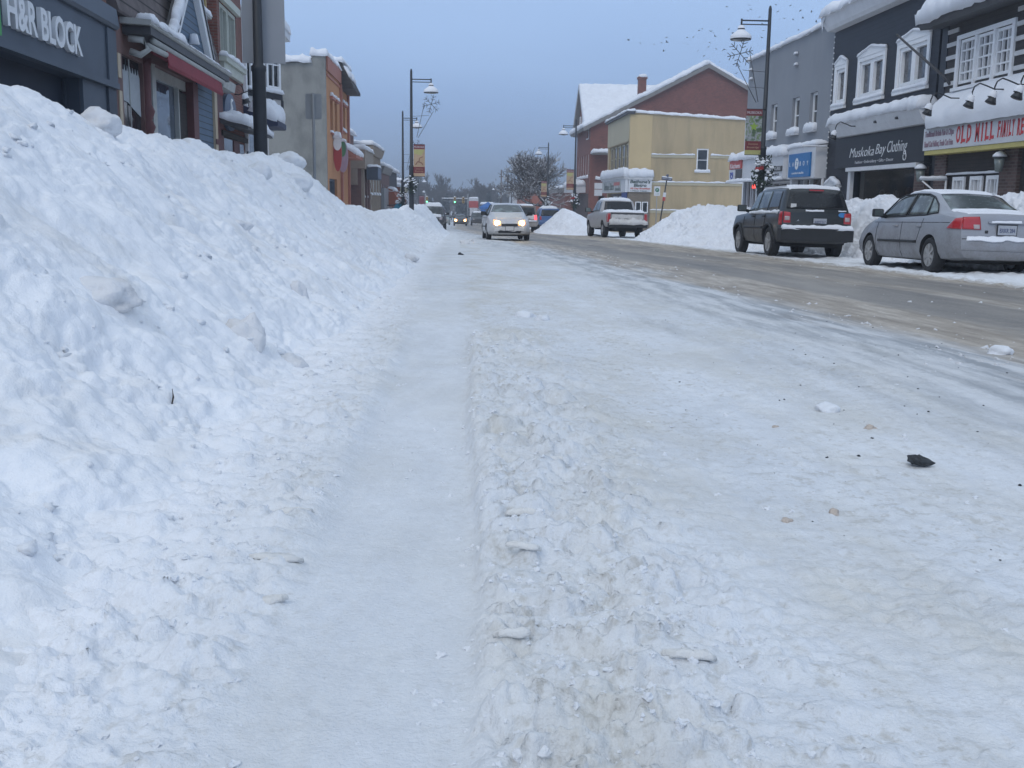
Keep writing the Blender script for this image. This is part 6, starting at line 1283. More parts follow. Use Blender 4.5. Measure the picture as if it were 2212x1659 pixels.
for sg in (-1, 1):
    f2 = lambda y, z, e, sg=sg: car.side(y, z, sg, e)
    t = patch(fn, [(sg*0.63, 0.76), (sg*0.795, 0.76)], [(sg*0.64, 1.05), (sg*0.785, 1.07)], o, M['tail_red'], 'tail_lamp', e=0.03); patch(fn, [(sg*0.655, 0.87), (sg*0.77, 0.87)], [(sg*0.655, 0.965), (sg*0.77, 0.965)], t, M['lamp_clear'], 'reversing_lamp', e=0.037, nu=3, nv=3)
    patch(f2, [(-2.19, 0.76), (-2.05, 0.76)], [(-2.19, 1.07), (-2.07, 1.07)], t, M['tail_red'], 'tail_lamp_side', e=0.02, nu=3)
    patch(f2, [(-1.83, 1.12), (-1.02, 1.11)], [(-1.74, 1.54), (-1.02, 1.56)], o, M['car_glass_dark'], 'quarter_window', e=0.01)
    patch(f2, [(-0.93, 1.105), (-0.17, 1.09)], [(-0.92, 1.56), (-0.18, 1.56)], o, M['car_glass'], 'side_window', e=0.01)
    patch(f2, [(-0.07, 1.09), (0.80, 1.07)], [(-0.08, 1.555), (0.30, 1.545)], o, M['car_glass_pale'], 'side_window', e=0.01)
    for y, r in ((-1.30, 0.43), (1.335, 0.43)):   # black wheel arch lips
        am = MB(); am.tube([f2(y+r*math.cos(a), 0.355+r*math.sin(a), 0.012) for a in np.linspace(-0.05, math.pi+0.05, 16)], 0.035, 6); am.build('arch_moulding', M['plastic'], o)
    patch(f2, [(-0.82, 0.66), (0.85, 0.66)], [(-0.82, 0.72), (0.85, 0.72)], o, M['plastic'], 'side_moulding', e=0.014, nu=12, nv=2)
    sm = MB()
    for pts in ([(0.86, 1.06), (0.88, 0.6), (0.86, 0.36)], [(-0.12, 1.08), (-0.12, 0.36)], [(-0.98, 1.09), (-0.95, 0.8), (-0.86, 0.62)]): sm.tube([f2(*lerp_poly(pts, t_), 0.001) for t_ in np.linspace(0, 1, 8)], 0.006, 4)
    sm.build('door_seam', M['arch'], o)
    for y in (0.05, -0.86): h = MB(); h.cbox(f2(y, 0.96, 0.012), (0.03, 0.2, 0.04)); h.build('door_handle', M['plastic'], o, bevel=0.008)
    mirror_part(car, o, 0.72, 1.10, sg, sz=1.15)
    rr_ = MB(); rr_.tube([(sg*0.60, -1.6, 1.70), (sg*0.60, 0.1, 1.70)], 0.018, 6); rr_.build('roof_rail', M['plastic'], o)
bp = MB(); bp.m = Matrix(); q = [(x, -2.2-0.09-0.05*(1-(x/0.86)**2)) for x in np.linspace(-0.86, 0.86, 13)]
bp.prism(q + [(0.86, -1.98), (-0.86, -1.98)], 'z', 0.40, 0.695); bo = bp.build('bumper', M['plastic'], o, bevel=0.02)
heap('bumper_snow', M['snow'], bo, -0.86, 0.86, -2.33, -2.14, 0.69, 0.07, 0.0, 4, res=0.03, rough=0.7); crust(car, o, -0.80, -0.52, 0.70, 0.80, 0.05, 24); crust(car, o, -0.28, 0.16, 1.07, 1.13, 0.018, 21, name='door_snow'); crust(car, o, 0.50, 0.70, 1.08, 1.13, 0.02, 22, name='door_snow')
plate_part(car, o, 0.85, True, 'AWDT 517', x=0.06)
st = MB(); st.prism([(0.60+0.10*math.cos(a), 1.02+0.055*math.sin(a)) for a in np.linspace(0, 6.28, 16, False)], 'y', car.end(0.6, 1.02).y-0.006, car.end(0.6, 1.02).y+0.01); st.build('sticker', M['sticker_blue'], o)
bg2 = MB(); bg2.cbox((-0.48, car.end(-0.48, 0.83).y-0.003, 0.80), (0.16, 0.01, 0.03)); bg2.prism([(-0.55, 0.83), (-0.41, 0.83), (-0.44, 0.90), (-0.48, 0.86)], 'y', car.end(-0.48, 0.86).y-0.006, car.end(-0.48, 0.86).y+0.01); bg2.build('badge', M['chrome'], o)
stw = MB(); stw.cbox((-0.56, car.end(-0.56, 1.21).y-0.018, 1.21), (0.13, 0.008, 0.09)); stw.build('window_sticker', M['chink'], o)
snow_on(car, o, -2.12, 0.3, 0.62, 0.05, 23); hs = heap('ledge_snow', M['snow'], o, -0.86, -0.78, -1.9, 0.5, 1.05, 0.05, 0.01, 25, res=0.03, rough=0.9)
ub = MB(); ub.box(-0.6, 0.6, -1.95, 1.9, 0.26, 0.36); ub.tube([(-0.65, -1.3, 0.355), (0.65, -1.3, 0.355)], 0.06, 8); ub.build('underbody', M['arch'], o)

# ---- grey pickup
P_PICK = dict(L=5.85, wr=0.39, bulge=0.03,
    zb=[(-2.92, 0.52), (-1, 0.46), (2.92, 0.42)], zm=[(-2.92, 0.85), (2.92, 0.8)], zs=[(-2.92, 1.20), (-0.9, 1.21), (-0.8, 1.22), (1.35, 1.18), (2.6, 1.10), (2.92, 0.98)],
    zt=[(-2.92, 1.225), (-1.0, 1.24), (-0.92, 1.27), (-0.70, 1.80), (-0.5, 1.87), (0.6, 1.88), (0.85, 1.82), (1.55, 1.30), (1.7, 1.22), (2.6, 1.15), (2.92, 1.03)],
    wb=[(-2.92, 0.92), (2.5, 0.93), (2.92, 0.8)], wm=[(-2.92, 0.98), (-2.6, 1.0), (2.4, 1.0), (2.92, 0.86)], ws=[(-2.92, 0.96), (2.4, 0.95), (2.92, 0.82)], wt=[(-2.92, 0.93), (-0.98, 0.93), (-0.92, 0.90), (-0.7, 0.76), (0.8, 0.74), (1.55, 0.86), (2.92, 0.7)],
    rear=[(0.4, 0.02), (0.6, 0.02), (1.2, 0.03)], front=[(0.4, 0.03), (0.7, 0), (1.1, 0.04)], arches=[(-1.75, 0.47), (1.90, 0.47)], extra=[-0.98, -0.92, -0.7, 0.85, 1.55])
o = vehicle('pickup_truck', 'grey crew cab pickup truck with slush on its tailgate, parked by the yellow building', 'pickup truck', 7.98, 53.4, 3.5, ry=0.8)
car = Car(P_PICK); car.body(o, M['pickup_grey'])
for y in (-1.75, 1.90):
    for sg in (-1, 1): wheel(o, sg*(car.c('wm', y)-0.15), y, 0.39, 0.26, sg, 6, hub=0.6)
patch(lambda x, y, e: car.top(x, y, e), [(-0.74, -0.885), (0.74, -0.885)], [(-0.66, -0.715), (0.66, -0.715)], o, M['car_glass_dark'], 'rear_window', nu=12, nv=6, e=0.012)
for sg in (-1, 1):
    f2 = lambda y, z, e, sg=sg: car.side(y, z, sg, e); fn = lambda x, z, e: car.end(x, z, True, e)
    patch(f2, [(-0.55, 1.27), (0.35, 1.26)], [(-0.52, 1.74), (0.33, 1.75)], o, M['car_glass'], 'side_window'); patch(f2, [(0.42, 1.26), (1.32, 1.25)], [(0.42, 1.75), (0.80, 1.73)], o, M['car_glass'], 'side_window')
    t = patch(fn, [(sg*0.83, 0.75), (sg*0.965, 0.75)], [(sg*0.83, 1.16), (sg*0.95, 1.16)], o, M['tail_red'], 'tail_lamp', e=0.02); patch(f2, [(-2.91, 0.75), (-2.80, 0.75)], [(-2.91, 1.16), (-2.80, 1.16)], t, M['tail_red'], 'tail_lamp_side', nu=3, e=0.012)
    mirror_part(car, o, 1.18, 1.26, sg, sz=1.5)
    sm = MB()
    for y in (1.40, 0.38, -0.62): sm.tube([f2(y, z, 0.001) for z in (1.2, 0.9, 0.5)], 0.007, 4)
    sm.build('door_seam', M['arch'], o)
sm = MB(); sm.tube([car.end(x, z, True, 0.002) for x, z in ((-0.80, 1.2), (-0.80, 0.62), (0.80, 0.62), (0.80, 1.2))], 0.008, 4); sm.build('tailgate_seam', M['arch'], o)
tl = MB(); tl.cbox((0, car.end(0, 1.16).y-0.012, 1.17), (1.6, 0.03, 0.05)); tl.build('tailgate_trim', M['plastic'], o, bevel=0.008)
bp = MB(); bp.box(-0.96, 0.96, -3.12, -2.88, 0.50, 0.70); bo = bp.build('bumper', M['plastic'], o, bevel=0.03); heap('bumper_snow', M['slush'], bo, -0.90, 0.95, -3.18, -2.92, 0.69, 0.26, 0.03, 31, res=0.04, rough=0.6); crust(car, o, -0.75, 0.9, 0.62, 0.92, 0.08, 32, mat='slush', name='tailgate_slush')
crust(car, o, -0.78, 0.78, 0.85, 1.18, 0.012, 33, mat='slush', name='tailgate_slush')
snow_on(car, o, -0.62, 0.75, 0.68, 0.09, 34); snow_on(car, o, -2.88, -1.05, 0.88, 0.10, 35, 'bed_snow')
ub = MB(); ub.box(-0.5, 0.5, -2.7, 2.6, 0.36, 0.55); ub.tube([(-0.75, -1.75, 0.39), (0.75, -1.75, 0.39)], 0.08, 8); ub.build('underbody', M['arch'], o)

# ---- oncoming and distant cars
def front_parts(car, o, z=0.66, w=(0.36, 0.62), hh=0.11, lit=True, grille=True, gz=0.60):
    fn = lambda x, z_, e: car.end(x, z_, False, e)
    for sg in (-1, 1):
        t = patch(fn, [(sg*w[0], z-hh*0.8), (sg*w[1], z-hh*0.6)], [(sg*w[0], z+hh*0.6), (sg*w[1], z+hh*1.2)], o, M['head_on'] if lit else M['lamp_clear'], 'headlamp', e=0.02)
        if lit:
            p = fn((sg*(w[0]+w[1])/2), z, 0.03); c_ = MB(); c_.m = Matrix.Translation(p) @ Matrix.Rotation(-math.pi/2, 4, 'X'); c_.lathe([(0.10, 0.0), (0.085, 0.03), (0.0, 0.045)], n=14, cap=False); c_.build('lamp_bulb', M['head_core'], t)
    if grille:
        patch(fn, [(-w[0]+0.03, gz-0.05), (0, gz-0.08), (w[0]-0.03, gz-0.05)], [(-w[0]+0.03, gz+0.04), (0, gz+0.03), (w[0]-0.03, gz+0.04)], o, M['plastic'], 'grille', e=0.014); mb = MB(); mb.tube([fn(x, gz+0.035+0.02*abs(x), 0.02) for x in np.linspace(-w[0], w[0], 9)], 0.012, 5); mb.build('grille_trim', M['chrome'], o)
    patch(fn, [(-0.42, 0.29), (0.42, 0.29)], [(-0.46, 0.38), (0.46, 0.38)], o, M['plastic'], 'air_intake', e=0.012)
o = vehicle('sedan', 'slush coated pale silver sedan driving towards the camera with both headlamps lit', 'car', 1.93, 42.4, 181.8)
car = Car(P_SEDAN); sedan(o, car, 'car_white', 'car_glass_pale'); front_parts(car, o, 0.66, (0.34, 0.60)); plate_part(car, o, 0.46, False, None, mat='slush')
crust(car, o, -0.6, 0.6, 0.30, 0.52, 0.02, 41, rear=False, mat='slush', name='bumper_slush'); snow_on(car, o, 1.25, 2.0, 0.55, 0.015, 42, 'bonnet_snow', 'slush')
ub = MB(); ub.box(-0.6, 0.6, -1.9, 1.9, 0.17, 0.26); ub.build('underbody', M['arch'], o)
P_VAN = dict(P_SUV); P_VAN.update(zt=[(-2.2, 1.66), (-2.05, 1.74), (-1.2, 1.78), (0.2, 1.76), (0.6, 1.66), (1.25, 1.12), (1.4, 1.05), (2.0, 0.98), (2.2, 0.86)], extra=[0.6, 1.25], wm=[(-2.2, 0.90), (-2.0, 0.95), (1.6, 0.95), (2.2, 0.78)], ws=[(-2.2, 0.88), (0.9, 0.90), (2.2, 0.7)], wt=[(-2.2, 0.72), (-1.9, 0.75), (0.6, 0.7), (1.3, 0.75), (2.2, 0.6)], wb=[(-2.2, 0.84), (2.2, 0.7)])
def boxy(o, car, paint_m, rear_lit=False, front=False, lit=True, snow=0.06, gl='car_glass_dark'):
    car.body(o, M[paint_m])
    for y, r_ in car.p['arches']:
        for sg in (-1, 1): wheel(o, sg*(car.c('wm', y)-0.12), y, 0.34, 0.21, sg, 5)
    fn = lambda x, z, e: car.end(x, z, True, e); h = car.c('zt', -2.2)
    patch(fn, [(-0.74, 1.14), (0.74, 1.14)], [(-0.64, h-0.05), (0.64, h-0.05)], o, M[gl], 'rear_window', e=0.012)
    ex = car.p['extra']; patch(car.top, [(-0.68, ex[1]-0.02), (0.68, ex[1]-0.02)], [(-0.58, ex[0]+0.02), (0.58, ex[0]+0.02)], o, M['car_glass'], 'windscreen', nu=12, nv=8)
    for sg in (-1, 1):
        f2 = lambda y, z, e, sg=sg: car.side(y, z, sg, e)
        patch(f2, [(-1.8, 1.12), (0.75, 1.09)], [(-1.75, h-0.07), (ex[0]-0.1, h-0.07)], o, M['car_glass_dark'], 'side_window', e=0.01, nu=14)
        patch(fn, [(sg*0.68, 0.80), (sg*0.84, 0.80)], [(sg*0.69, 1.10), (sg*0.82, 1.12)], o, M['brake_on' if rear_lit else 'tail_red'], 'tail_lamp', e=0.03)
        mirror_part(car, o, 0.8, 1.10, sg, sz=1.15)
    if front: front_parts(car, o, 0.80, (0.48, 0.68), 0.10, lit, gz=0.78)
    if snow > 0: snow_on(car, o, -2.1, ex[0]-0.1, 0.62, snow, 51)
o = vehicle('minivan', 'salt caked brown minivan with red brake lamps driving away', 'van', 4.40, 71.5, 0.0)
car = Car(P_VAN); boxy(o, car, 'van_brown', rear_lit=True); crust(car, o, -0.7, 0.7, 0.75, 1.2, 0.015, 52, mat='slush', name='tailgate_slush'); heap('bumper_snow', M['snow'], o, -0.85, 0.85, -2.34, -2.2, 0.72, 0.06, 0, 53, res=0.05)
o = vehicle('parked_suv', 'snow topped dark suv parked on the left beyond the snow bank', 'car', -1.72, 77.5, 180.0)
car = Car(dict(P_VAN)); boxy(o, car, 'dark_paint', front=True, lit=False, snow=0.16); snow_on(car, o, 1.42, 2.1, 0.62, 0.10, 54, 'bonnet_snow')
o = vehicle('distant_car', 'far off car with two bright headlamps at the end of the street', 'car', 0.42, 133, 180.0); car = Car(P_SEDAN); sedan(o, car, 'dark_paint'); front_parts(car, o, 0.66, (0.40, 0.74), 0.19)  # headlamps drawn oversize, their glow put into the shape
o = vehicle('distant_car', 'far off pale green car with snow on its roof', 'car', -1.75, 142, 180.0); car = Car(P_SEDAN); sedan(o, car, 'teal_paint'); front_parts(car, o, 0.66, (0.36, 0.62), lit=False); snow_on(car, o, -0.8, 0.5, 0.5, 0.10, 55)
o = vehicle('distant_truck', 'far off dark truck with unlit lamps facing the camera', 'pickup truck', 2.75, 140, 180.0); car = Car(P_VAN); boxy(o, car, 'dark_paint', front=True, lit=False, snow=0.08)
o = vehicle('parked_van', 'blue van roof showing above the rounded snow heap on the right', 'van', 7.35, 86.5, 2.0); car = Car(P_VAN); boxy(o, car, 'blue_paint', snow=0.14)

# ---------------------------------------------------------------- street lamps and what hangs on them
M['needle'] = plain('wreath_green', (0.018, 0.035, 0.02), 0.8, 0.4, 20); M['ribbon'] = plain('wreath_ribbon', (0.35, 0.03, 0.03), 0.6, 0.2)
M['wire'] = plain('wire_frame', (0.06, 0.06, 0.065), 0.5, 0.2); M['pole'] = plain('lamp_post_black', (0.022, 0.026, 0.033), 0.5, 0.2, 5)
def z_at(x, y): return float(road_z(x, y))
def make_lamp():
    o = empty('street_lamp', (0, 0, 0))
    p = MB(); p.lathe([(0.19, -0.3), (0.19, 0.25), (0.15, 0.32), (0.14, 1.0), (0.115, 1.1), (0.112, 3.15), (0.125, 3.17), (0.125, 3.24), (0.08, 3.27), (0.052, 7.5), (0.05, 7.52), (0.03, 7.60), (0.0, 7.62)], n=16); p.build('pole', M['pole'], o)
    a = MB(); a.tube([(0, 0, 7.15), (0.92, 0, 7.15)], 0.024, 8); a.tube([(0, 0, 7.03), (0.90, 0, 7.03)], 0.018, 8); a.tube([(0.90, 0, 7.20), (0.90, 0, 6.88)], 0.03, 8); a.build('arm', M['pole'], o)
    s = MB(); s.lathe([(0.32, 6.55), (0.33, 6.57), (0.29, 6.63), (0.16, 6.72), (0.11, 6.80), (0.11, 6.90), (0.05, 6.95), (0.03, 7.0)], (0.90, 0, 0), 20); so = s.build('lamp_shade', M['pole'], o)
    g = MB(); g.lathe([(0.0, 6.50), (0.16, 6.52), (0.28, 6.555)], (0.90, 0, 0), 16, False); g.build('lens', M['glass_pale'], so)
    c = MB(); c.lathe([(0.335, 6.58), (0.34, 6.63), (0.31, 6.70), (0.21, 6.78), (0.14, 6.83), (0.12, 6.86)], (0.90, 0, 0), 20, False); c.lathe([(0.12, 6.90), (0.10, 6.96), (0.05, 7.0)], (0.90, 0, 0), 12, False); c.build('snow_cap', M['snow'], so)
    sp = MB(); 
    for k in range(9):
        z = 3.6+k*0.4; r_ = 0.10-0.004*k; sp.tube([(-0.02, -r_, z), (0.0, -r_-0.008, z+0.15), (0.01, -r_, z+0.24)], [0.006, 0.018, 0.006], 5)
    return o
lamp0 = make_lamp()
LAMPS = [(-3.28, 18.1, 0, 'near black street lamp post rising from the left snow bank before a grey board', 1.0), (-2.1, 49.3, 0, 'black street lamp on the left heap by the crossing, with banner, snowflake and wreath', 0.985),
         (-3.5, 69.2, 0, 'black street lamp standing just behind and left of the banner lamp on the left', 1.0), (-6.1, 170, 0, 'far left street lamp seen below the banner of the nearer lamp', 1.0), (-8.2, 235, 0, 'farthest left street lamp near the distant trees', 1.0),
         (9.9, 34.3, 180, 'tall black street lamp in front of the grey furniture shop on the right', 1.0), (8.5, 76.7, 180, 'street lamp in front of the tall red brick hall', 1.05),
         (8.5, 99.7, 180, 'street lamp in front of the bare snowy tree', 1.05), (8.5, 166, 180, 'street lamp above the roof of the oncoming pale sedan', 1.08), (8.5, 222, 180, 'smaller far street lamp left of the one above the oncoming sedan', 1.06), (8.5, 262, 180, 'faint farthest street lamp over the blue canopy', 1.06), (5.0, 290, 180, 'tiny street lamp near the red and white price sign', 1.0)]
for i, (x, y, rz, lab, sc) in enumerate(LAMPS):
    o = lamp0 if i == 0 else copy_tree(lamp0)
    o.location = (x, y, z_at(min(x, 7.5), y)); o.rotation_euler = (0, 0, R(rz)); o.scale = (1, 1, sc); tag(o, lab, 'street lamp', 'black street lamps along both kerbs')
# grey board behind the near post (the back of a street banner)
M['board_grey'] = plain('grey_board', (0.33, 0.345, 0.37), 0.55, 0.06, 2)
bd = MB(); bd.box(-0.345, 0.355, -0.012, 0.012, 0, 1.45); o = bd.build('banner_board', M['board_grey'], None, bevel=0.005); o.location = (-3.22, 18.28, z_at(0, 18)+3.31); tag(o, 'plain grey board fixed behind the near black lamp post', 'banner')
bb = MB(); bb.tube([(0, -0.10, 1.35), (0, 0.02, 1.35)], 0.02, 6); bb.build('bracket', M['black'], o)
# snowflake ornaments
def snowflake(x, y, z, side, lab):
    """six-armed wire flake on two struts; side -1 hangs to the left of its post"""
    o = empty('snowflake_ornament', (x, y, z), 0, lab, 'snowflake ornament', 'wire snowflakes on the lamp posts')
    f = MB(); cx, cz = side*0.86, 1.5
    for k in range(6):
        a = k*math.pi/3+0.25; d = (math.cos(a), math.sin(a)); f.tube([(cx, 0, cz), (cx+0.42*d[0], 0, cz+0.42*d[1])], 0.012, 5)
        for r_, l in ((0.18, 0.13), (0.30, 0.15)):
            for s in (-1, 1): b_ = a+s*0.9; f.tube([(cx+r_*d[0], 0, cz+r_*d[1]), (cx+r_*d[0]+l*math.cos(b_), 0, cz+r_*d[1]+l*math.sin(b_))], 0.011, 5)
    f.build('flake', M['wire'], o)
    s = MB(); s.tube([(cx-side*(-0.10), 0.01, cz-0.3), (side*0.26, 0.01, 0.0)], 0.012, 5); s.tube([(cx-side*0.30, 0.01, cz+0.1), (side*0.20, 0.01, 0.02)], 0.012, 5); s.tube([(0, 0.01, 0.95), (side*0.75, 0.01, 1.0)], 0.008, 5); s.tube([(0, 0.01, 0.45), (side*0.5, 0.01, 0.48)], 0.008, 5); s.build('strut', M['wire'], o)
    return o
snowflake(9.85, 34.25, z_at(7.5, 34)+4.62, -1, 'wire snowflake ornament on the tall lamp post before the grey shop'); snowflake(-2.05, 49.25, z_at(0, 49)+4.45, 1, 'wire snowflake ornament on the left lamp post by the crossing')
snowflake(-3.45, 69.1, z_at(0, 69)+3.9, 1, 'wire snowflake ornament on the second left lamp post')
# cloth banners
M['ban_maroon'] = plain('banner_maroon', (0.17, 0.03, 0.035), 0.75, 0.12); M['ban_yellow'] = plain('banner_yellow', (0.42, 0.40, 0.16), 0.75, 0.1); M['ban_tan'] = plain('banner_tan', (0.44, 0.31, 0.20), 0.75, 0.12, 3)
def pict(name, stops, sc):
    m, n, l, b = _m(name); l.new(_ramp(n, l, _noise(n, l, _coord(n), sc, 3), stops), b.inputs['Base Color']); b.inputs['Roughness'].default_value = 0.75; return m
M['ban_photo'] = pict('banner_photo', [(0.32, (0.03, 0.035, 0.05)), (0.44, (0.10, 0.16, 0.07)), (0.52, (0.35, 0.36, 0.40)), (0.62, (0.14, 0.22, 0.06)), (0.7, (0.5, 0.5, 0.55))], 3.5); M['ban_leaf'] = plain('banner_leaf', (0.28, 0.42, 0.06), 0.7, 0.1)
def banner(x, y, z, side, lab, kind, h=1.42, w=0.52, rz=0):
    o = empty('street_banner', (x, y, z), 0, lab, 'banner', 'cloth banners on the lamp posts'); x0, x1 = (0.10, 0.10+w) if side > 0 else (-0.10-w, -0.10)
    top, mid, bot = {'green': ('ban_maroon', 'ban_photo', 'ban_yellow'), 'tan': ('ban_maroon', 'ban_tan', 'ban_tan'), 'red': ('ban_maroon', 'ban_maroon', 'ban_yellow')}[kind]
    for nm, a, c, m_ in (('top_band', 0.86, 1.0, top), ('picture', 0.30, 0.86, mid), ('text_band', 0.10, 0.30, 'ban_maroon'), ('hem', 0.0, 0.10, bot)):
        q = MB(); q.box(x0, x1, -0.008, 0.008, a*h, c*h-0.001); q.build(nm, M[m_], o)
    cx = (x0+x1)/2; text_part('MUSKOKA', 0.12, M['sign_white'], o, (cx, -0.011, 0.925*h), depth=0.002, fit=w*0.9); text_part('Downtown', 0.09, M['ban_tan'], o, (cx, -0.011, 0.235*h), depth=0.002, fit=w*0.6, shear=0.2); text_part('Bracebridge', 0.09, M['ban_tan'], o, (cx, -0.011, 0.16*h), depth=0.002, fit=w*0.75, shear=0.2)
    if kind == 'green': lf = MB(); lf.prism([(cx+r_*math.cos(a), 0.62*h+r_*math.sin(a)) for a, r_ in [(k*math.pi/5+math.pi/2, 0.15 if k % 2 == 0 else 0.07) for k in range(10)]], 'y', -0.012, -0.0085); lf.build('leaf_emblem', M['ban_leaf'], o)
    if kind == 'tan': 
        lf = MB(); lf.tube([(cx-0.17, -0.012, 0.36*h), (cx-0.08, -0.012, 0.46*h), (cx+0.08, -0.012, 0.44*h), (cx+0.18, -0.012, 0.36*h)], 0.014, 5); lf.tube([(cx-0.02, -0.012, 0.46*h), (cx+0.02, -0.012, 0.58*h), (cx+0.17, -0.012, 0.62*h)], 0.012, 5); lf.build('emblem', M['ban_maroon'], o); cu = MB(); cu.prism([(x0+0.02, 0.72*h), (x0+0.35, 0.66*h), (x1-0.02, 0.84*h), (x0+0.02, 0.84*h)], 'y', -0.012, -0.0085); cu.build('emblem', M['ban_yellow'], o)
    r_ = MB(); r_.tube([(0, 0, h+0.01), (x0 if side < 0 else x1, 0, h+0.01)], 0.012, 6); r_.tube([(0, 0, -0.01), (x0 if side < 0 else x1, 0, -0.01)], 0.012, 6); r_.build('banner_rod', M['black'], o); return o
banner(9.9, 34.2, z_at(7.5, 34)+2.98, -1, 'banner with a green leaf on the tall lamp post before the grey shop', 'green'); banner(-2.1, 49.2, z_at(0, 49)+2.72, 1, 'tan banner with a maroon top on the left lamp post by the crossing', 'tan')
banner(-6.1, 169.9, z_at(0, 170)+2.6, 1, 'small red banner on the far left lamp post', 'red', 1.8, 0.8); banner(8.5, 76.6, z_at(7, 76)+3.0, -1, 'faded banner on the lamp post before the tall brick hall', 'tan'); banner(8.5, 99.6, z_at(7, 99)+3.0, -1, 'yellowish banner on the lamp post before the bare tree', 'tan')
# snowy wreaths
def wreath(x, y, z, lab, bow=True, s=1.0, sd=1, tall=1.25):
    o = empty('wreath', (x, y, z), 0, lab, 'wreath', 'snowy wreaths on the lamp posts'); rg = random.Random(sd); g = MB(); w_ = MB()
    for k in range(230):
        a = rg.uniform(0, 2*math.pi); rr = rg.gauss(0.30, 0.09)*s; px, pz, py = rr*math.cos(a), rr*tall*math.sin(a), rg.gauss(-0.10, 0.06)
        d = Vector((rg.gauss(0, 1), rg.gauss(0, 0.6), rg.gauss(-0.2, 1))).normalized()*0.11*s; t = d.cross(Vector((rg.random(), rg.random(), rg.random()))).normalized()*0.035*s; p = Vector((px, py, pz))
        g.add([p-d*0.5-t, p-d*0.5+t, p+d*0.6+t*0.4, p+d*0.6-t*0.4], [(0, 1, 2, 3)])
    for k in range(34):
        a = rg.uniform(-0.2, math.pi+0.2) if rg.random() < 0.75 else rg.uniform(0, 6.28); rr = rg.gauss(0.30, 0.08)*s; c = (rr*math.cos(a), rg.gauss(-0.16, 0.05), rr*tall*math.sin(a)+0.03); q = rg.uniform(0.04, 0.10)*s
        w_.lathe([(0.0, -q*0.5), (q, -q*0.3), (q*0.9, q*0.2), (q*0.4, q*0.6), (0, q*0.65)], c, 8, False)
    g.build('greenery', M['needle'], o); w_.build('snow_cover', M['snow'], o)
    if bow: b_ = MB(); b_.cbox((-0.26*s, -0.2, 0.22*s), (0.2*s, 0.05, 0.12*s)); b_.cbox((-0.10*s, -0.21, 0.26*s), (0.14*s, 0.05, 0.16*s)); b_.build('bow', M['ribbon'], o, bevel=0.02)
    return o
wreath(9.9, 34.2, z_at(7.5, 34)+2.35, 'big snowy wreath with a red bow on the tall lamp post before the grey shop', s=0.82, sd=1, tall=1.9); wreath(-2.1, 49.2, z_at(0, 49)+2.30, 'dark wreath with snowy shoulders on the left lamp post by the crossing', False, 0.66, 2, 1.5); wreath(-3.5, 69.1, z_at(0, 69)+2.0, 'snow clotted wreath on the second left lamp post', False, 0.8, 3, 1.5); wreath(8.5, 76.6, z_at(7, 76)+2.2, 'snowy wreath with a red bow before the tall brick hall', True, 0.85, 4, 1.5)
wreath(8.5, 99.6, z_at(7, 99)+2.2, 'snowy wreath on the lamp post before the bare tree', False, 0.85, 5, 1.5)

# ---------------------------------------------------------------- signs and other street furniture
M['sign_back'] = plain('dull_sign_back', (0.22, 0.235, 0.25), 0.6, 0.1); M['sign_green'] = plain('sign_green', (0.04, 0.16, 0.09), 0.5, 0.1); M['sign_navy'] = plain('street_name_navy', (0.03, 0.04, 0.09), 0.5, 0.1); M['tl_yellow'] = plain('signal_yellow', (0.50, 0.28, 0.03), 0.5, 0.1)
M['green_on'] = plain('green_light', (0.1, 0.8, 0.4), 0.3, 0.02, emit=(0.12, 1.0, 0.45), es=5); M['wood_pole'] = plain('wooden_pole', (0.13, 0.10, 0.085), 0.85, 0.2)
o = empty('parking_sign', (-2.78, 21.0, z_at(0, 21)), 0, 'bare grey back of a parking sign on a thin post in the left snow bank', 'sign')
p = MB(); p.tube([(0, 0, 0), (0.0, 0, 3.16)], 0.028, 8); p.build('post', M['sign_back'], o); q = MB(); q.prism([(-0.14, 2.67), (0.14, 2.67), (0.155, 2.69), (0.155, 3.13), (0.14, 3.15), (-0.14, 3.15), (-0.155, 3.13), (-0.155, 2.69)], 'y', 0.03, 0.036); q.build('plate', M['sign_back'], o)
o = empty('parking_sign', (13.25, 70.0, z_at(7.5, 70)), 0, 'white parking sign with a green circle before the yellow side wall', 'sign')
p = MB(); p.tube([(0, 0, 0), (0, 0, 3.15)], 0.03, 8); p.build('post', M['steel'], o); q = MB(); q.box(-0.20, 0.20, -0.045, -0.032, 2.5, 3.12); qo = q.build('plate', M['sign_white'], o, bevel=0.003)
c = MB(); c.prism([(0.14*math.cos(a), 2.88+0.14*math.sin(a)) for a in np.linspace(0, 6.28, 20, False)], 'y', -0.052, -0.046); c.build('emblem', M['sign_green'], qo); text_part('P', 0.20, M['sign_white'], qo, (0, -0.055, 2.88), depth=0.002); text_part('2 HR', 0.11, M['sign_green'], qo, (0, -0.048, 2.62), depth=0.002)
o = empty('street_name_sign', (13.55, 70.6, z_at(7.5, 70)), 0, 'leaning dark post with navy street name blades and a small red and white plate', 'sign'); o.rotation_euler = (0, R(7), 0)
p = MB(); p.tube([(0, 0, 0), (0, 0, 3.55)], 0.045, 8); p.build('post', M['black'], o); q = MB(); q.box(-0.36, 0.36, -0.015, 0.015, 3.56, 3.76); qo = q.build('name_blade', M['sign_navy'], o); text_part('MANITOBA', 0.13, M['sign_white'], qo, (0, -0.019, 3.66), depth=0.002, fit=0.62); q = MB(); q.box(-0.015, 0.015, -0.34, 0.34, 3.77, 3.95); q.build('name_blade', M['sign_navy'], o)
heap('snow_cap', M['snow'], o, -0.36, 0.36, -0.03, 0.03, 3.76, 0.05, 0.0, 3, res=0.03)
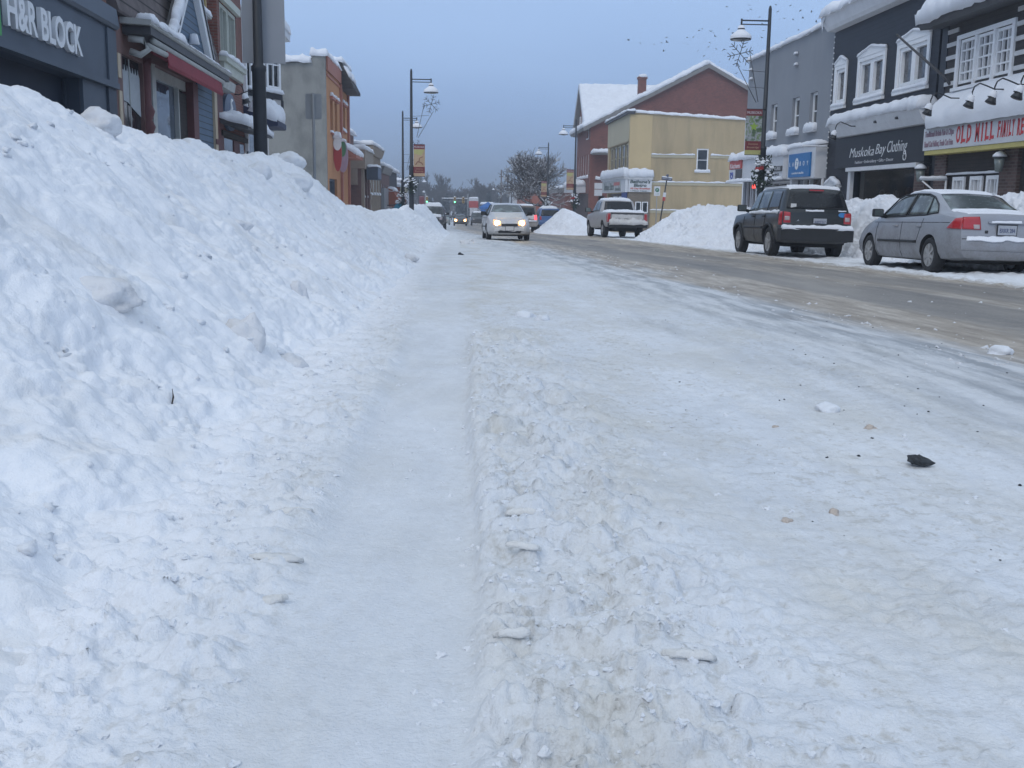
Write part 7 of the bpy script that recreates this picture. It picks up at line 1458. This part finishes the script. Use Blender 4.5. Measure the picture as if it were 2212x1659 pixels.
q = MB(); q.box(-0.10, 0.10, -0.065, -0.05, 2.2, 2.75); q.build('plate', M['sign_white'], o); q = MB(); q.box(-0.10, 0.10, -0.075, -0.067, 2.2, 2.45); q.build('plate', M['kit_red'], o)
def signal(x, y, z, lab, lit, head, arm):
    o = empty('traffic_signal', (x, y, z), 0, lab, 'traffic light', 'traffic lights at the far crossing'); p = MB(); p.tube([(0, 0, 0), (0, 0, 5.2)], 0.10, 8); p.build('pole', M['steel'], o)
    if arm: a = MB(); a.tube([(0, 0, 4.3), (arm, 0, 4.4)], 0.06, 6); a.tube([(0, 0, 3.85), (arm, 0, 3.95)], 0.05, 6); ao = a.build('mast_arm', M['steel'], o); heap('snow', M['snow'], ao, min(0, arm), max(0, arm), -0.07, 0.07, 4.4, 0.10, 0, 3, res=0.1)
    for hx, on in head:
        b_ = MB(); b_.cbox((hx, -0.15, 4.1), (0.36, 0.3, 1.05)); bo = b_.build('signal_head', M['tl_yellow'], o, bevel=0.03)
        for k, zz in enumerate((4.42, 4.1, 3.78)): l_ = MB(); l_.prism([(hx+0.12*math.cos(a), zz+0.12*math.sin(a)) for a in np.linspace(0, 6.28, 14, False)], 'y', -0.33, -0.301); l_.build('lamp', M['green_on'] if (on and k == 2) else M['arch'], bo)
        heap('snow_cap', M['snow'], bo, hx-0.18, hx+0.18, -0.3, 0, 4.62, 0.12, 0, 4, res=0.05)
signal(1.9, 186, -3.46, 'yellow traffic light with a snowy mast arm and one green lamp', True, [(-0.9+0.1, False), (-2.3, True)], -4.6); signal(-5.5, 186, -3.46, 'traffic light with a green lamp just left of the snow topped parked suv', True, [(0.25, True)], 0)
o = empty('utility_pole', (8.9, 215, -4.0), 0, 'tall brown wooden utility pole with short crossarms', 'utility pole'); p = MB(); p.tube([(0, 0, -0.5), (0, 0, 10.8)], [0.2, 0.13], 8); p.build('pole', M['wood_pole'], o); a = MB(); a.box(-0.45, 0.45, -0.06, 0.06, 9.3, 9.5); a.build('crossarm', M['wood_pole'], o); a = MB(); a.box(-0.35, 0.4, -0.06, 0.06, 8.0, 8.15); a.build('crossarm', M['wood_pole'], o); a = MB(); a.lathe([(0.25, 6.9), (0.25, 7.7), (0.1, 7.8)], (0.3, 0, 0), 10); a.build('transformer', M['steel'], o)
o = empty('price_sign', (2.9, 192, -3.57), 0, 'white and red price sign box on a post far down the street', 'sign'); p = MB(); p.box(-0.6, 0.8, -0.2, 0.2, 0, 2.9); p.build('pillar', M['sign_white'], o); p = MB(); p.box(-0.75, 0.95, -0.25, 0.25, 2.9, 4.1); p.build('red_panel', M['kit_red'], o); p = MB(); p.box(-0.75, 0.95, -0.26, 0.26, 4.1, 4.5); p.build('white_panel', M['sign_white'], o); heap('snow_cap', M['snow'], o, -0.75, 0.95, -0.26, 0.26, 4.5, 0.3, 0.02, 3, res=0.1)
M['canopy_blue'] = plain('canopy_blue', (0.02, 0.13, 0.42), 0.7, 0.1)
o = empty('event_tent', (5.05, 178, -3.3), 0, 'blue peaked canopy tent with snow on its roof', 'tent'); p = MB(); p.add([(-1.25, -1.2, 2.9), (1.25, -1.2, 2.9), (1.25, 1.2, 2.9), (-1.25, 1.2, 2.9), (0.15, 0, 3.75)], [(0, 1, 4), (1, 2, 4), (2, 3, 4), (3, 0, 4), (0, 3, 2, 1)]); p.box(-1.25, 1.25, -1.2, 1.2, 2.55, 2.9); p.build('roof', M['canopy_blue'], o)
for sx in (-1.15, 1.15):
    for sy in (-1.1, 1.1): p = MB(); p.tube([(sx, sy, 0), (sx, sy, 2.6)], 0.05, 6); p.build('leg', M['steel'], o)
w_ = MB(); w_.box(-1.2, -0.3, -1.12, -1.05, 0.2, 2.5); w_.build('side_wall', M['canopy_blue'], o); h = heap('snow', M['snow'], o, -1.2, 1.2, -0.2, 1.3, 3.35, 0.3, 0.02, 5, res=0.1)
for i, (x0, x1) in enumerate(((7.0, 8.4), (8.7, 9.7))):
    o = empty('box_trailer', (x0, 203, -3.75), 0, ['white box trailer with a snow covered top beside the blue canopy', 'short white box trailer next to the brown utility pole'][i], 'trailer', 'white box trailers'); p = MB(); p.box(0, x1-x0, 0, 5, 0.7, 3.55); p.build('box', M['sign_white'], o, bevel=0.05); heap('snow', M['snow'], o, 0, x1-x0, 0, 5, 3.55, 0.35, 0.03, 6+i, res=0.15)
    for sx in (0.2, x1-x0-0.2): t_ = MB(); t_.m = Matrix.Translation((sx, 2.5, 0.4)) @ Matrix.Rotation(math.pi/2, 4, 'Y'); t_.lathe([(0.4, -0.1), (0.4, 0.1)], n=16); t_.build('wheel', M['rubber'], o)

# ---------------------------------------------------------------- trees
M['bark'] = plain('bark', (0.055, 0.046, 0.042), 0.9, 0.25, 6); M['twig'] = plain('twigs', (0.085, 0.068, 0.06), 0.9, 0.2, 3); M['far_twig'] = plain('far_twigs', (0.125, 0.108, 0.106), 0.9, 0.2, 1); M['far_green'] = plain('far_evergreen', (0.065, 0.07, 0.072), 0.9, 0.35, 1.5)  # far twigs and evergreens paled, distance haze put into the colour
def bare_tree(name, label, loc, H, seed, spread=0.5, levels=5, r0=0.2, snow=0.0, crown_mat='twig', group=None, twig_min=0.01, up=0.25, first=0.22, nb=(3, 4)):
    rg = random.Random(seed); o = empty(name, loc, 0, label, 'tree', group); tr = MB(); cr_ = MB(); sn = MB()
    def seg(p, d, L, r, lv):
        n = 3 if lv < levels-1 else 2; pts = [p]; dd = d.copy()
        for k in range(n):
            dd = (dd+Vector((rg.gauss(0, 0.16), rg.gauss(0, 0.16), rg.gauss(up*0.25, 0.12)))).normalized(); pts.append(pts[-1]+dd*(L/n))
        rad = [max(twig_min, r*(1-0.55*k/n)) for k in range(n+1)]; (tr if lv == 0 else cr_).tube(pts, rad, 7 if lv == 0 else (5 if lv == 1 else 3), cap=False)
        if snow > 0 and lv >= 0 and rg.random() < snow:
            for a, b in zip(pts, pts[1:]):
                if abs((b-a).normalized().z) < 0.85: s_ = max(0.02, rad[1]*0.9); sn.tube([a+Vector((0, 0, rad[0]*0.7+s_*0.3)), (a+b)/2+Vector((0, 0, rad[0]*0.6+s_*0.5)), b+Vector((0, 0, rad[0]*0.5))], [s_*0.8, s_*1.25, s_*0.5], 4, cap=False)
        if lv >= levels: return
        for k in range(rg.randint(*nb)):
            t = rg.uniform(0.35, 1.0) if lv > 0 else rg.uniform(0.5, 1.0); i = min(n-1, int(t*n)); q = pts[i].lerp(pts[i+1], t*n-i); ax = Vector((rg.gauss(0, 1), rg.gauss(0, 1), rg.gauss(0, 0.5))).normalized(); nd = (dd + ax*spread*rg.uniform(0.8, 1.7)).normalized(); nd.z += up*0.5; seg(q, nd.normalized(), L*rg.uniform(0.62, 0.85), r*0.52, lv+1)
    seg(Vector((0, 0, -0.3)), Vector((0, 0, 1)), H*first+0.3, r0, 0)
    tr.build('trunk', M['bark'], o); cr_.build('crown', M[crown_mat], o)
    if sn.v: sn.build('branch_snow', M['snow'], o)
    return o
bare_tree('snowy_tree', 'broad bare tree with snow along its branches, right of the street beyond the lamp posts', (10.9, 118, -2.25), 16.5, 12, 0.72, 6, 0.30, snow=0.55, twig_min=0.022, up=0.2, first=0.19, nb=(4, 4))
bare_tree('bare_tree', 'thin leafless tree rising behind the dark grey building on the left', (-8.4, 128, -2.4), 10.0, 5, 0.45, 5, 0.13, twig_min=0.018, up=0.5, group='leafless trees down the street')
rg = random.Random(9)
FT = [(-13.0, 265, 13), (-10.0, 275, 14.5), (-7.0, 268, 14), (-4.2, 285, 11.5), (-1.5, 290, 9.5), (1.2, 282, 10.0), (3.6, 296, 9.0), (5.2, 268, 10.5), (7.6, 262, 12.5), (9.4, 280, 9.5), (12.0, 290, 9.5), (14.2, 275, 9.0), (16.5, 285, 9.0)]
lab = ['tall feathery bare tree at the left end of the far tree line', 'tall pale bare tree, second from the left in the far tree line', 'tall bare tree above the snow topped parked suv', 'bare tree above the far pale green car', 'low bare tree left of the dome shaped evergreen', 'bare tree above the far traffic lights', 'low bare tree above the price sign', 'bare tree just left of the tall rounded tree', 'tall rounded bare tree above the blue canopy', 'low bare tree right of the tall rounded one', 'low bare tree beside the wooden utility pole', 'low bare tree behind the white box trailers', 'low bare tree behind the pale grey house']
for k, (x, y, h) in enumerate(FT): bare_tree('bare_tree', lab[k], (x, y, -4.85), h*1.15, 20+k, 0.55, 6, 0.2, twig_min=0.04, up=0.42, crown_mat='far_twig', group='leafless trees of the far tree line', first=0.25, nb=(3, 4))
def leafy(name, label, loc, H, Wd, seed, n=1500, cone=False, group=None, mat='far_green'):
    rg = random.Random(seed); o = empty(name, loc, 0, label, 'tree', group); t = MB(); t.tube([(0, 0, -0.3), (0, 0, H*0.6)], [0.25, 0.1], 6); t.build('trunk', M['bark'], o); c = MB()
    for k in range(n):
        z = rg.random(); a = rg.uniform(0, 6.28); rm = Wd*((1-z)**0.8+0.05) if cone else Wd*math.sqrt(max(0.02, 1-(2*z-0.95)**2)); lump = 0.75+0.35*math.sin(a*3+seed+z*7)*math.cos(z*9+seed); r_ = rm*math.sqrt(rg.random())*lump; p = Vector((r_*math.cos(a), r_*math.sin(a), H*(0.06+0.94*z))); s_ = rg.uniform(0.18, 0.42); d = Vector((rg.gauss(0, 1), rg.gauss(0, 1), rg.gauss(0, 1))).normalized(); e = d.cross(Vector((0.3, 0.5, 0.8))).normalized()*s_*0.6; d = d*s_; c.add([p-d-e, p+d-e, p+d*0.7+e, p-d+e], [(0, 1, 2, 3)])
    c.build('crown', M[mat], o); return o
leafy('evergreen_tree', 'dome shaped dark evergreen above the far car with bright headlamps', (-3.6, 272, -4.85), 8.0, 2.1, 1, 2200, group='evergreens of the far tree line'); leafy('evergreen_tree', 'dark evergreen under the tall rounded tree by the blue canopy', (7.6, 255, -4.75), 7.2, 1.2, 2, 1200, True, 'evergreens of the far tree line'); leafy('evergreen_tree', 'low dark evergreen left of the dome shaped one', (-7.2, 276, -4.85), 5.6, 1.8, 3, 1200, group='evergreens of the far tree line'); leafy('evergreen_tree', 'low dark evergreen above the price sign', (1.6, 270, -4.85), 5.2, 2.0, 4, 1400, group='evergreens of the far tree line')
# the far wood behind them all, which reads as one mass
mb = MB(); rg = random.Random(77)
for k in range(16000):
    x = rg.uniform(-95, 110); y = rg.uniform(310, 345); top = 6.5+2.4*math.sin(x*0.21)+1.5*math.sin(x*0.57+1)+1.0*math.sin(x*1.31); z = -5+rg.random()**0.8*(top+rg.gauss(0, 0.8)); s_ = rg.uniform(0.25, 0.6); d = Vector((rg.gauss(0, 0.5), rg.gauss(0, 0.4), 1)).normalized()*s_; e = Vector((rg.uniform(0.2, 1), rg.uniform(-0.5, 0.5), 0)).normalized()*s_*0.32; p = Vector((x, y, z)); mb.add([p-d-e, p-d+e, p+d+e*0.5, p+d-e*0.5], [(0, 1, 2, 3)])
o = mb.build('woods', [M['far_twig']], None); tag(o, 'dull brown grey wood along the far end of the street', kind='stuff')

# ---------------------------------------------------------------- birds
BIRDS = [(13.3,84.5,13.2),(16.3,96.8,14.8),(16.3,89.8,13.7),(18.7,99.2,15.2),(19.3,100.0,15.8),(15.0,77.6,12.1),(14.4,75.5,11.2),(22.7,108.5,16.5),(18.2,85.4,13.1),(17.9,84.4,13.5),(25.0,114.8,18.1),(20.9,93.8,15.5),(24.5,108.5,18.0),(22.0,94.1,15.5),(23.8,100.6,16.4),(19.3,81.0,13.1),(23.4,100.4,15.5),(25.5,109.7,16.4),(23.0,95.9,14.3),(23.3,104.7,15.3),(23.3,101.9,14.5),(19.2,77.6,11.7),(26.4,105.3,17.5),(24.4,98.6,18.4),(22.2,87.1,14.3),(20.0,76.2,12.6),(26.7,109.6,15.0),(24.4,93.9,12.0),(27.9,103.8,19.5),(29.5,110.2,20.1),(28.0,103.6,19.1),(31.2,111.8,19.8),(25.6,90.8,15.7),(30.3,107.0,17.7),(26.2,92.8,14.9),(33.0,112.4,21.2),(32.6,110.2,20.1),(23.5,78.9,14.1),(24.3,80.4,14.4),(25.7,83.7,15.9),(35.3,113.6,19.9),(29.3,92.4,17.1),(32.8,100.1,18.4),(27.8,87.0,15.6),(31.7,95.3,16.7),(28.6,90.4,15.2),(27.2,89.0,14.3),(29.1,98.4,15.2),(33.8,98.4,17.9),(38.6,111.2,21.0)]
M['bird'] = plain('dark_feathers', (0.07, 0.075, 0.09), 0.8, 0.2)
def bird_mesh(up):
    b = MB(); b.tube([(0, -0.13, 0), (0, -0.05, 0.01), (0, 0.06, 0.01), (0, 0.13, 0.02), (0, 0.17, 0.015)], [0.012, 0.035, 0.04, 0.025, 0.005], 6)
    for s in (-1, 1): b.add([(s*0.02, 0.06, 0.02), (s*0.14, 0.09, 0.02+up*0.7), (s*0.29, 0.01, up*1.0), (s*0.14, -0.04, 0.015+up*0.65), (s*0.02, -0.05, 0.02), (s*0.02, 0.06, 0.008), (s*0.14, 0.09, 0.008+up*0.7), (s*0.14, -0.04, 0.003+up*0.65), (s*0.02, -0.05, 0.008)], [(0, 1, 3, 4), (1, 2, 3), (8, 7, 6, 5), (7, 2, 6)])
    b.add([(-0.035, -0.22, 0), (0.035, -0.22, 0), (0.012, -0.11, 0.004), (-0.012, -0.11, 0.004), (0, -0.16, -0.012)], [(0, 1, 2, 3), (0, 3, 4), (1, 4, 2), (0, 4, 1), (2, 4, 3)]); return b
protos = [bird_mesh(u).build('bird', M['bird']) for u in (0.10, -0.07, 0.02)]; rg = random.Random(5)
for i, p in enumerate(BIRDS):
    b = protos[i] if i < 3 else protos[rg.randint(0, 2)].copy()
    if i >= 3: COL.objects.link(b)
    b.location = p; b.rotation_euler = (R(rg.uniform(-12, 12)), R(rg.uniform(-30, 30)), R(rg.uniform(0, 360))); s_ = rg.uniform(0.5, 0.8); b.scale = (s_,)*3; tag(b, 'small dark bird flying in the scattered flock above the right roofs', 'bird', 'flock of small dark birds')

# ---------------------------------------------------------------- lumps of snow, ice and grit lying about
from mathutils.bvhtree import BVHTree
from mathutils import noise as mnoise
bpy.context.view_layer.update()
def ray_ground(obs):
    trees = []
    for o in obs:
        me = o.data; nv = len(me.vertices); co_ = np.empty(nv*3, np.float32); me.vertices.foreach_get('co', co_); co_ = co_.reshape(-1, 3); ok = (co_[:, 1] < 45)
        nf = len(me.polygons); lv = np.empty(nf*4, np.int32); me.loops.foreach_get('vertex_index', lv); lv = lv.reshape(-1, 4); lv = lv[ok[lv].all(1)]; used = np.unique(lv); rm = np.zeros(nv, int); rm[used] = np.arange(len(used)); trees.append(BVHTree.FromPolygons(co_[used].tolist(), rm[lv].tolist()))
    def z(x, y):
        best = -9
        for t in trees:
            h = t.ray_cast(Vector((x, y, 6)), Vector((0, 0, -1)))
            if h[0] is not None: best = max(best, h[0].z)
        return best
    return z
BANKS = [o for o in COL.objects if o.name.startswith('snow_bank')][:2]
gz = ray_ground([g_ob, r_ob] + BANKS[:2])
def chunk(s, seed, sub=3, rough=0.35, sq=(1, 1, 0.7), facet=False):
    bm = bmesh.new(); bmesh.ops.create_icosphere(bm, subdivisions=sub, radius=1.0); off = Vector((seed*3.7, seed*1.3, seed*2.1))
    for v in bm.verts:
        d = v.co.normalized(); k = 1+rough*mnoise.noise(d*1.3+off)*1.3+rough*0.5*mnoise.noise(d*3.1+off)+rough*0.25*mnoise.noise(d*7+off)
        if facet: k = max(0.55, min(k, 0.95+0.1*mnoise.noise(d*0.8+off)))
        v.co = Vector((d.x*sq[0], d.y*sq[1], d.z*sq[2]))*k*s
    me = bpy.data.meshes.new('chunk'); bm.to_mesh(me); bm.free()
    for p in me.polygons: p.use_smooth = not facet
    return me
M['chunk_snow'] = snow_mat('snow_lump', (0.75, 0.775, 0.81), dirt=0.4, bump=0.45, bsc=30); M['dirty_snow'] = snow_mat('dirty_snow_block', (0.73, 0.74, 0.76), 0.9, (0.40, 0.37, 0.33), 0.6, 24); M['asphalt'] = plain('broken_asphalt', (0.035, 0.04, 0.045), 0.85, 0.5, 60, bump=0.6, bsc=90); M['tan_ice'] = plain('tan_ice', (0.52, 0.45, 0.39), 0.6, 0.25, 25, bump=0.4, bsc=50)
def put(name, me, x, y, mat, lab, cat, rz=0.0, sink=0.3, size=0.1, group=None, tilt=0.0):
    o = link_mesh(name, me, None, [M[mat]]); o.location = (x, y, gz(x, y)+size*(0.7-sink*2)); o.rotation_euler = (R(tilt), 0, R(rz)); return tag(o, lab, cat, group)
bm = bmesh.new(); rgk = random.Random(8)
pts = [(-1.0, 0.1, 0.55), (-0.9, -0.35, 0.3), (-0.85, 0.3, 0.15), (-0.6, -0.4, 0.0), (-0.5, 0.42, 0.5), (-0.3, -0.45, 0.42), (-0.1, 0.35, 0.62), (0.1, -0.5, 0.0), (0.25, -0.3, 0.40), (0.4, 0.35, 0.35), (0.55, -0.35, 0.05), (0.7, 0.1, 0.28), (1.05, 0.0, 0.20), (0.9, -0.1, 0.02), (-0.5, 0.4, 0.0), (0.3, 0.4, 0.0), (-0.75, 0.0, 0.7)]
for p in pts: bm.verts.new((p[0]*0.042, p[1]*0.042, p[2]*0.042-0.01))
bmesh.ops.convex_hull(bm, input=bm.verts); bmesh.ops.subdivide_edges(bm, edges=bm.edges, cuts=3, use_grid_fill=True)
for v in bm.verts: v.co += Vector((mnoise.noise(v.co*90), mnoise.noise(v.co*90+Vector((7, 0, 0))), mnoise.noise(v.co*90+Vector((0, 9, 0)))))*0.0055
me = bpy.data.meshes.new('asphalt_chunk'); bm.to_mesh(me); bm.free(); put('asphalt_chunk', me, 1.47, 3.15, 'asphalt', 'jagged dark chunk of asphalt lying on the packed snow at the right', 'asphalt chunk', -20, 0.05, 0.03, tilt=8)
G = 'loose lumps of snow and ice on the packed snow'
for k, (x, y, s, m_, lab) in enumerate([(0.56, 8.2, 0.075, 'chunk_snow', 'round white snow lump at the end of the clumpy ridge, tallest of the pair'), (0.66, 7.95, 0.055, 'chunk_snow', 'flatter white snow lump beside the round one at the ridge end'), (1.52, 4.15, 0.045, 'chunk_snow', 'smooth white snow bump beside dark grit, upper right of the packed snow'),
        (1.55, 3.76, 0.024, 'tan_ice', 'crumbled tan lump of ice above the jagged dark chunk'), (0.99, 2.6, 0.015, 'tan_ice', 'round pinkish tan lump of ice in the middle of the packed snow'), (1.19, 3.76, 0.012, 'tan_ice', 'small tan cube of ice left of the crumbled tan lump'), (0.85, 2.55, 0.014, 'tan_ice', 'flat brownish lump left of the round pinkish one'),
        (3.4, 6.3, 0.07, 'chunk_snow', 'white snow lump at the edge of the brown slush on the right'), (0.26, 32.9, 0.16, 'dirty_snow', 'dark dirty clod in front of the oncoming pale sedan'), (0.56, 37.2, 0.13, 'dirty_snow', 'smaller dark clod just beyond the larger one before the oncoming sedan'), (0.08, 22.6, 0.06, 'asphalt', 'tiny dark clod on the packed snow nearer than the two dirty clods'), (-0.80, 18.4, 0.12, 'dirty_snow', 'grey clod at the foot of the left snow bank')]):
    put('snow_lump' if m_ != 'tan_ice' else 'ice_lump', chunk(s, 5+k, 3, 0.45), x, y, m_, lab, 'lump', k*37, 0.36, s, G)
G2 = 'frozen blocks in the left snow bank'
for k, (x, y, s, m_, sq, lab) in enumerate([(-2.75, 8.45, 0.17, 'dirty_snow', (1, 1, 0.85), 'pale brown boulder of snow on the crest of the bank below the big white letters'), (-1.05, 5.2, 0.17, 'dirty_snow', (0.7, 0.8, 1.0), 'upright grey stained block low in the left bank'), (-0.85, 5.35, 0.12, 'dirty_snow', (1.0, 0.8, 0.8), 'dirty pitted block right of the upright stained one'), (-1.45, 4.35, 0.15, 'dirty_snow', (1.3, 1.0, 0.6), 'grey speckled slab in the left bank beside the dark twig'),
        (-1.15, 7.6, 0.14, 'dirty_snow', (0.6, 0.8, 1.1), 'narrow dark edged block halfway along the bank'), (-1.9, 9.2, 0.15, 'dirty_snow', (1.3, 1, 0.7), 'half buried grey block high on the bank'), (-2.5, 13.6, 0.18, 'chunk_snow', (1, 1, 0.9), 'white snow boulder on the crest before the black lamp post'), (-2.7, 17.4, 0.24, 'chunk_snow', (1.2, 1, 0.8), 'large white snow boulder right of the near black lamp post'), (-2.3, 15.6, 0.2, 'chunk_snow', (1.1, 1, 0.8), 'white snow boulder left of the near black lamp post')]):
    put('snow_block', chunk(s*0.85, 40+k, 4, 0.24, sq), x, y, m_, lab, 'snow block', k*51, 0.50 if k not in (0, 6, 7, 8) else 0.33, s, G2, tilt=k*7 % 20)
tw = MB(); tw.tube([(0, 0, 0), (0.006, 0, 0.025), (0.003, 0, 0.055)], [0.003, 0.0035, 0.0015], 5); o = tw.build('twig', M['bark']); o.location = (-1.02, 3.75, gz(-1.02, 3.75)); tag(o, 'short dark twig stuck in the left bank near the speckled slab', 'twig')
# thin plates of crust broken up by the tyre
G3 = 'broken plates of crust beside the tyre rut'
PL = [(0.28, 3.10, 0.10, 12, 'wide upturned plate of crust on the clumpy ridge, farthest of those plates'), (0.17, 2.49, 0.07, 4, 'thin plate of crust with a dark stone at its left end'), (0.15, 2.2, 0.06, -14, 'tilted tan plate of crust below the one with a dark stone'), (0.10, 1.74, 0.05, 8, 'plate of crust over a brown hollow near the front'), (0.40, 1.66, 0.07, -6, 'long tan plate of crust at the front of the ridge, right of the hollow'), (-0.42, 2.62, 0.08, 3, 'long pale plate of crust left of the rut, farthest on that side'), (-0.40, 2.24, 0.10, -7, 'long plate with a tan edge left of the rut'), (-0.36, 1.98, 0.05, 20, 'short tan plate of crust below the dark pebble left of the rut')]
def plate_mesh(s, seed):
    rg_ = random.Random(seed); n = 22; q = []
    for i in range(n):
        a = 2*math.pi*i/n; q.append((s*math.cos(a)*(0.8+0.35*rg_.random()), s*0.42*math.sin(a)*(0.7+0.5*rg_.random())))
    bm = bmesh.new(); rings = []
    for k_, dz in ((1.0, -0.004), (1.03, 0.0), (0.98, 0.006), (0.6, 0.011), (0.25, 0.010)): rings.append([bm.verts.new((x*k_, y*k_, dz+0.005*mnoise.noise(Vector((x*30, y*30, seed+k_*3))))) for x, y in q])
    for r0, r1 in zip(rings, rings[1:]):
        for i in range(n): bm.faces.new((r0[i], r0[(i+1) % n], r1[(i+1) % n], r1[i]))
    bm.faces.new(rings[-1]); bm.faces.new(rings[0][::-1]); me = bpy.data.meshes.new('crust'); bm.to_mesh(me); bm.free()
    for p in me.polygons: p.use_smooth = True
    return me
M['crust'] = snow_mat('tan_crust', (0.76, 0.76, 0.745), 0.6, (0.50, 0.45, 0.37), 0.5, 40)
for k, (x, y, s, rz, lab_) in enumerate(PL):
    o = link_mesh('crust_plate', plate_mesh(s*0.62, k+3), None, [M['crust']]); o.location = (x, y, gz(x, y)-0.001); o.rotation_euler = (R(-14), R((k*13) % 9-4), R(rz)); tag(o, lab_, 'crust plate', G3)
# crumbs of snow scattered over the trodden parts, and fine grit
rg = np.random.RandomState(11)
def scatter(name, lab, n, xs, ys, smin, smax, mat, seed, sq=(1, 1, 0.7), kind='stuff', clumpy=True):
    base = [chunk(1.0, seed+k, 2, 0.75, sq) for k in range(5)]; bv = [np.array([v.co[:] for v in b.vertices]) for b in base]; bf = [np.array([p.vertices[:] for p in b.polygons]) for b in base]; V, Fc = [], []; nv = 0; made = 0
    while made < n:
        y = ys[0]*(ys[1]/ys[0])**rg.rand(); x = xs(y) if callable(xs) else rg.uniform(*xs)
        if clumpy and float(fbm(np.array([x*1.7]), np.array([y*1.2]), 0, 2, seed)[0]) < rg.uniform(-0.25, 0.2): continue
        z = gz(x, y); s = smin+(smax-smin)*rg.rand()**3; k = rg.randint(5); a = rg.uniform(0, 6.28); c, d = math.cos(a), math.sin(a); P = bv[k]*s; V.append(np.stack([P[:, 0]*c-P[:, 1]*d+x, P[:, 0]*d+P[:, 1]*c+y, P[:, 2]+z+s*(0.25 if mat == 'asphalt' else -0.05)], -1)); Fc.append(bf[k]+nv); nv += len(P); made += 1
    me = bpy.data.meshes.new(name); V = np.concatenate(V); Fc = np.concatenate(Fc); me.from_pydata(V.tolist(), [], Fc.tolist())
    for p in me.polygons: p.use_smooth = smax > 0.02
    o = link_mesh(name, me, None, [M[mat]]); return tag(o, lab, kind=kind)
scatter('snow_crumbs', 'crumbs of snow strewn along the rut and the foot of the bank', 1600, lambda y: rg.choice([rg.normal(0.28, 0.17), rg.normal(-0.55, 0.14), rg.uniform(-0.8, 2.6)], p=[0.45, 0.35, 0.2]), (1.3, 9.0), 0.003, 0.011, 'chunk_snow', 101)
scatter('snow_rubble', 'rubble of snow pieces rolled down the left bank', 420, lambda y: rg.uniform(-2.7, -0.6), (2.0, 24), 0.005, 0.03, 'chunk_snow', 111)
scatter('grit', 'fine dark grit spread on the snow and slush', 200, lambda y: rg.choice([rg.uniform(0.9, 3.4), rg.uniform(-0.6, 1.2)], p=[0.85, 0.15]), (2.2, 9.0), 0.001, 0.0055, 'asphalt', 121, clumpy=False)
scatter('road_slush_crumbs', 'crumbs of brown and white slush along the road', 420, lambda y: rg.choice([rg.normal(3.2, 0.25), rg.normal(7.3, 0.3), rg.uniform(3, 7.4)], p=[0.4, 0.4, 0.2]), (5.5, 30), 0.004, 0.022, 'dirty_snow', 131)

# ---------------------------------------------------------------- winter air that greys the far end of the street
hz = MB(); hz.box(-5400, 5400, -60, 1400, -7.5, 26); o = hz.build('haze', []); tag(o, 'thin winter haze over the street', kind='stuff')
m = bpy.data.materials.new('haze'); m.use_nodes = True; n, l = m.node_tree.nodes, m.node_tree.links; n.clear()
pv = n.new('ShaderNodeVolumePrincipled'); pv.inputs['Color'].default_value = (0.80, 0.87, 0.96, 1); pv.inputs['Density'].default_value = 0.0017; pv.inputs['Anisotropy'].default_value = 0.2
mo = n.new('ShaderNodeOutputMaterial'); l.new(pv.outputs[0], mo.inputs['Volume']); o.data.materials.append(m)
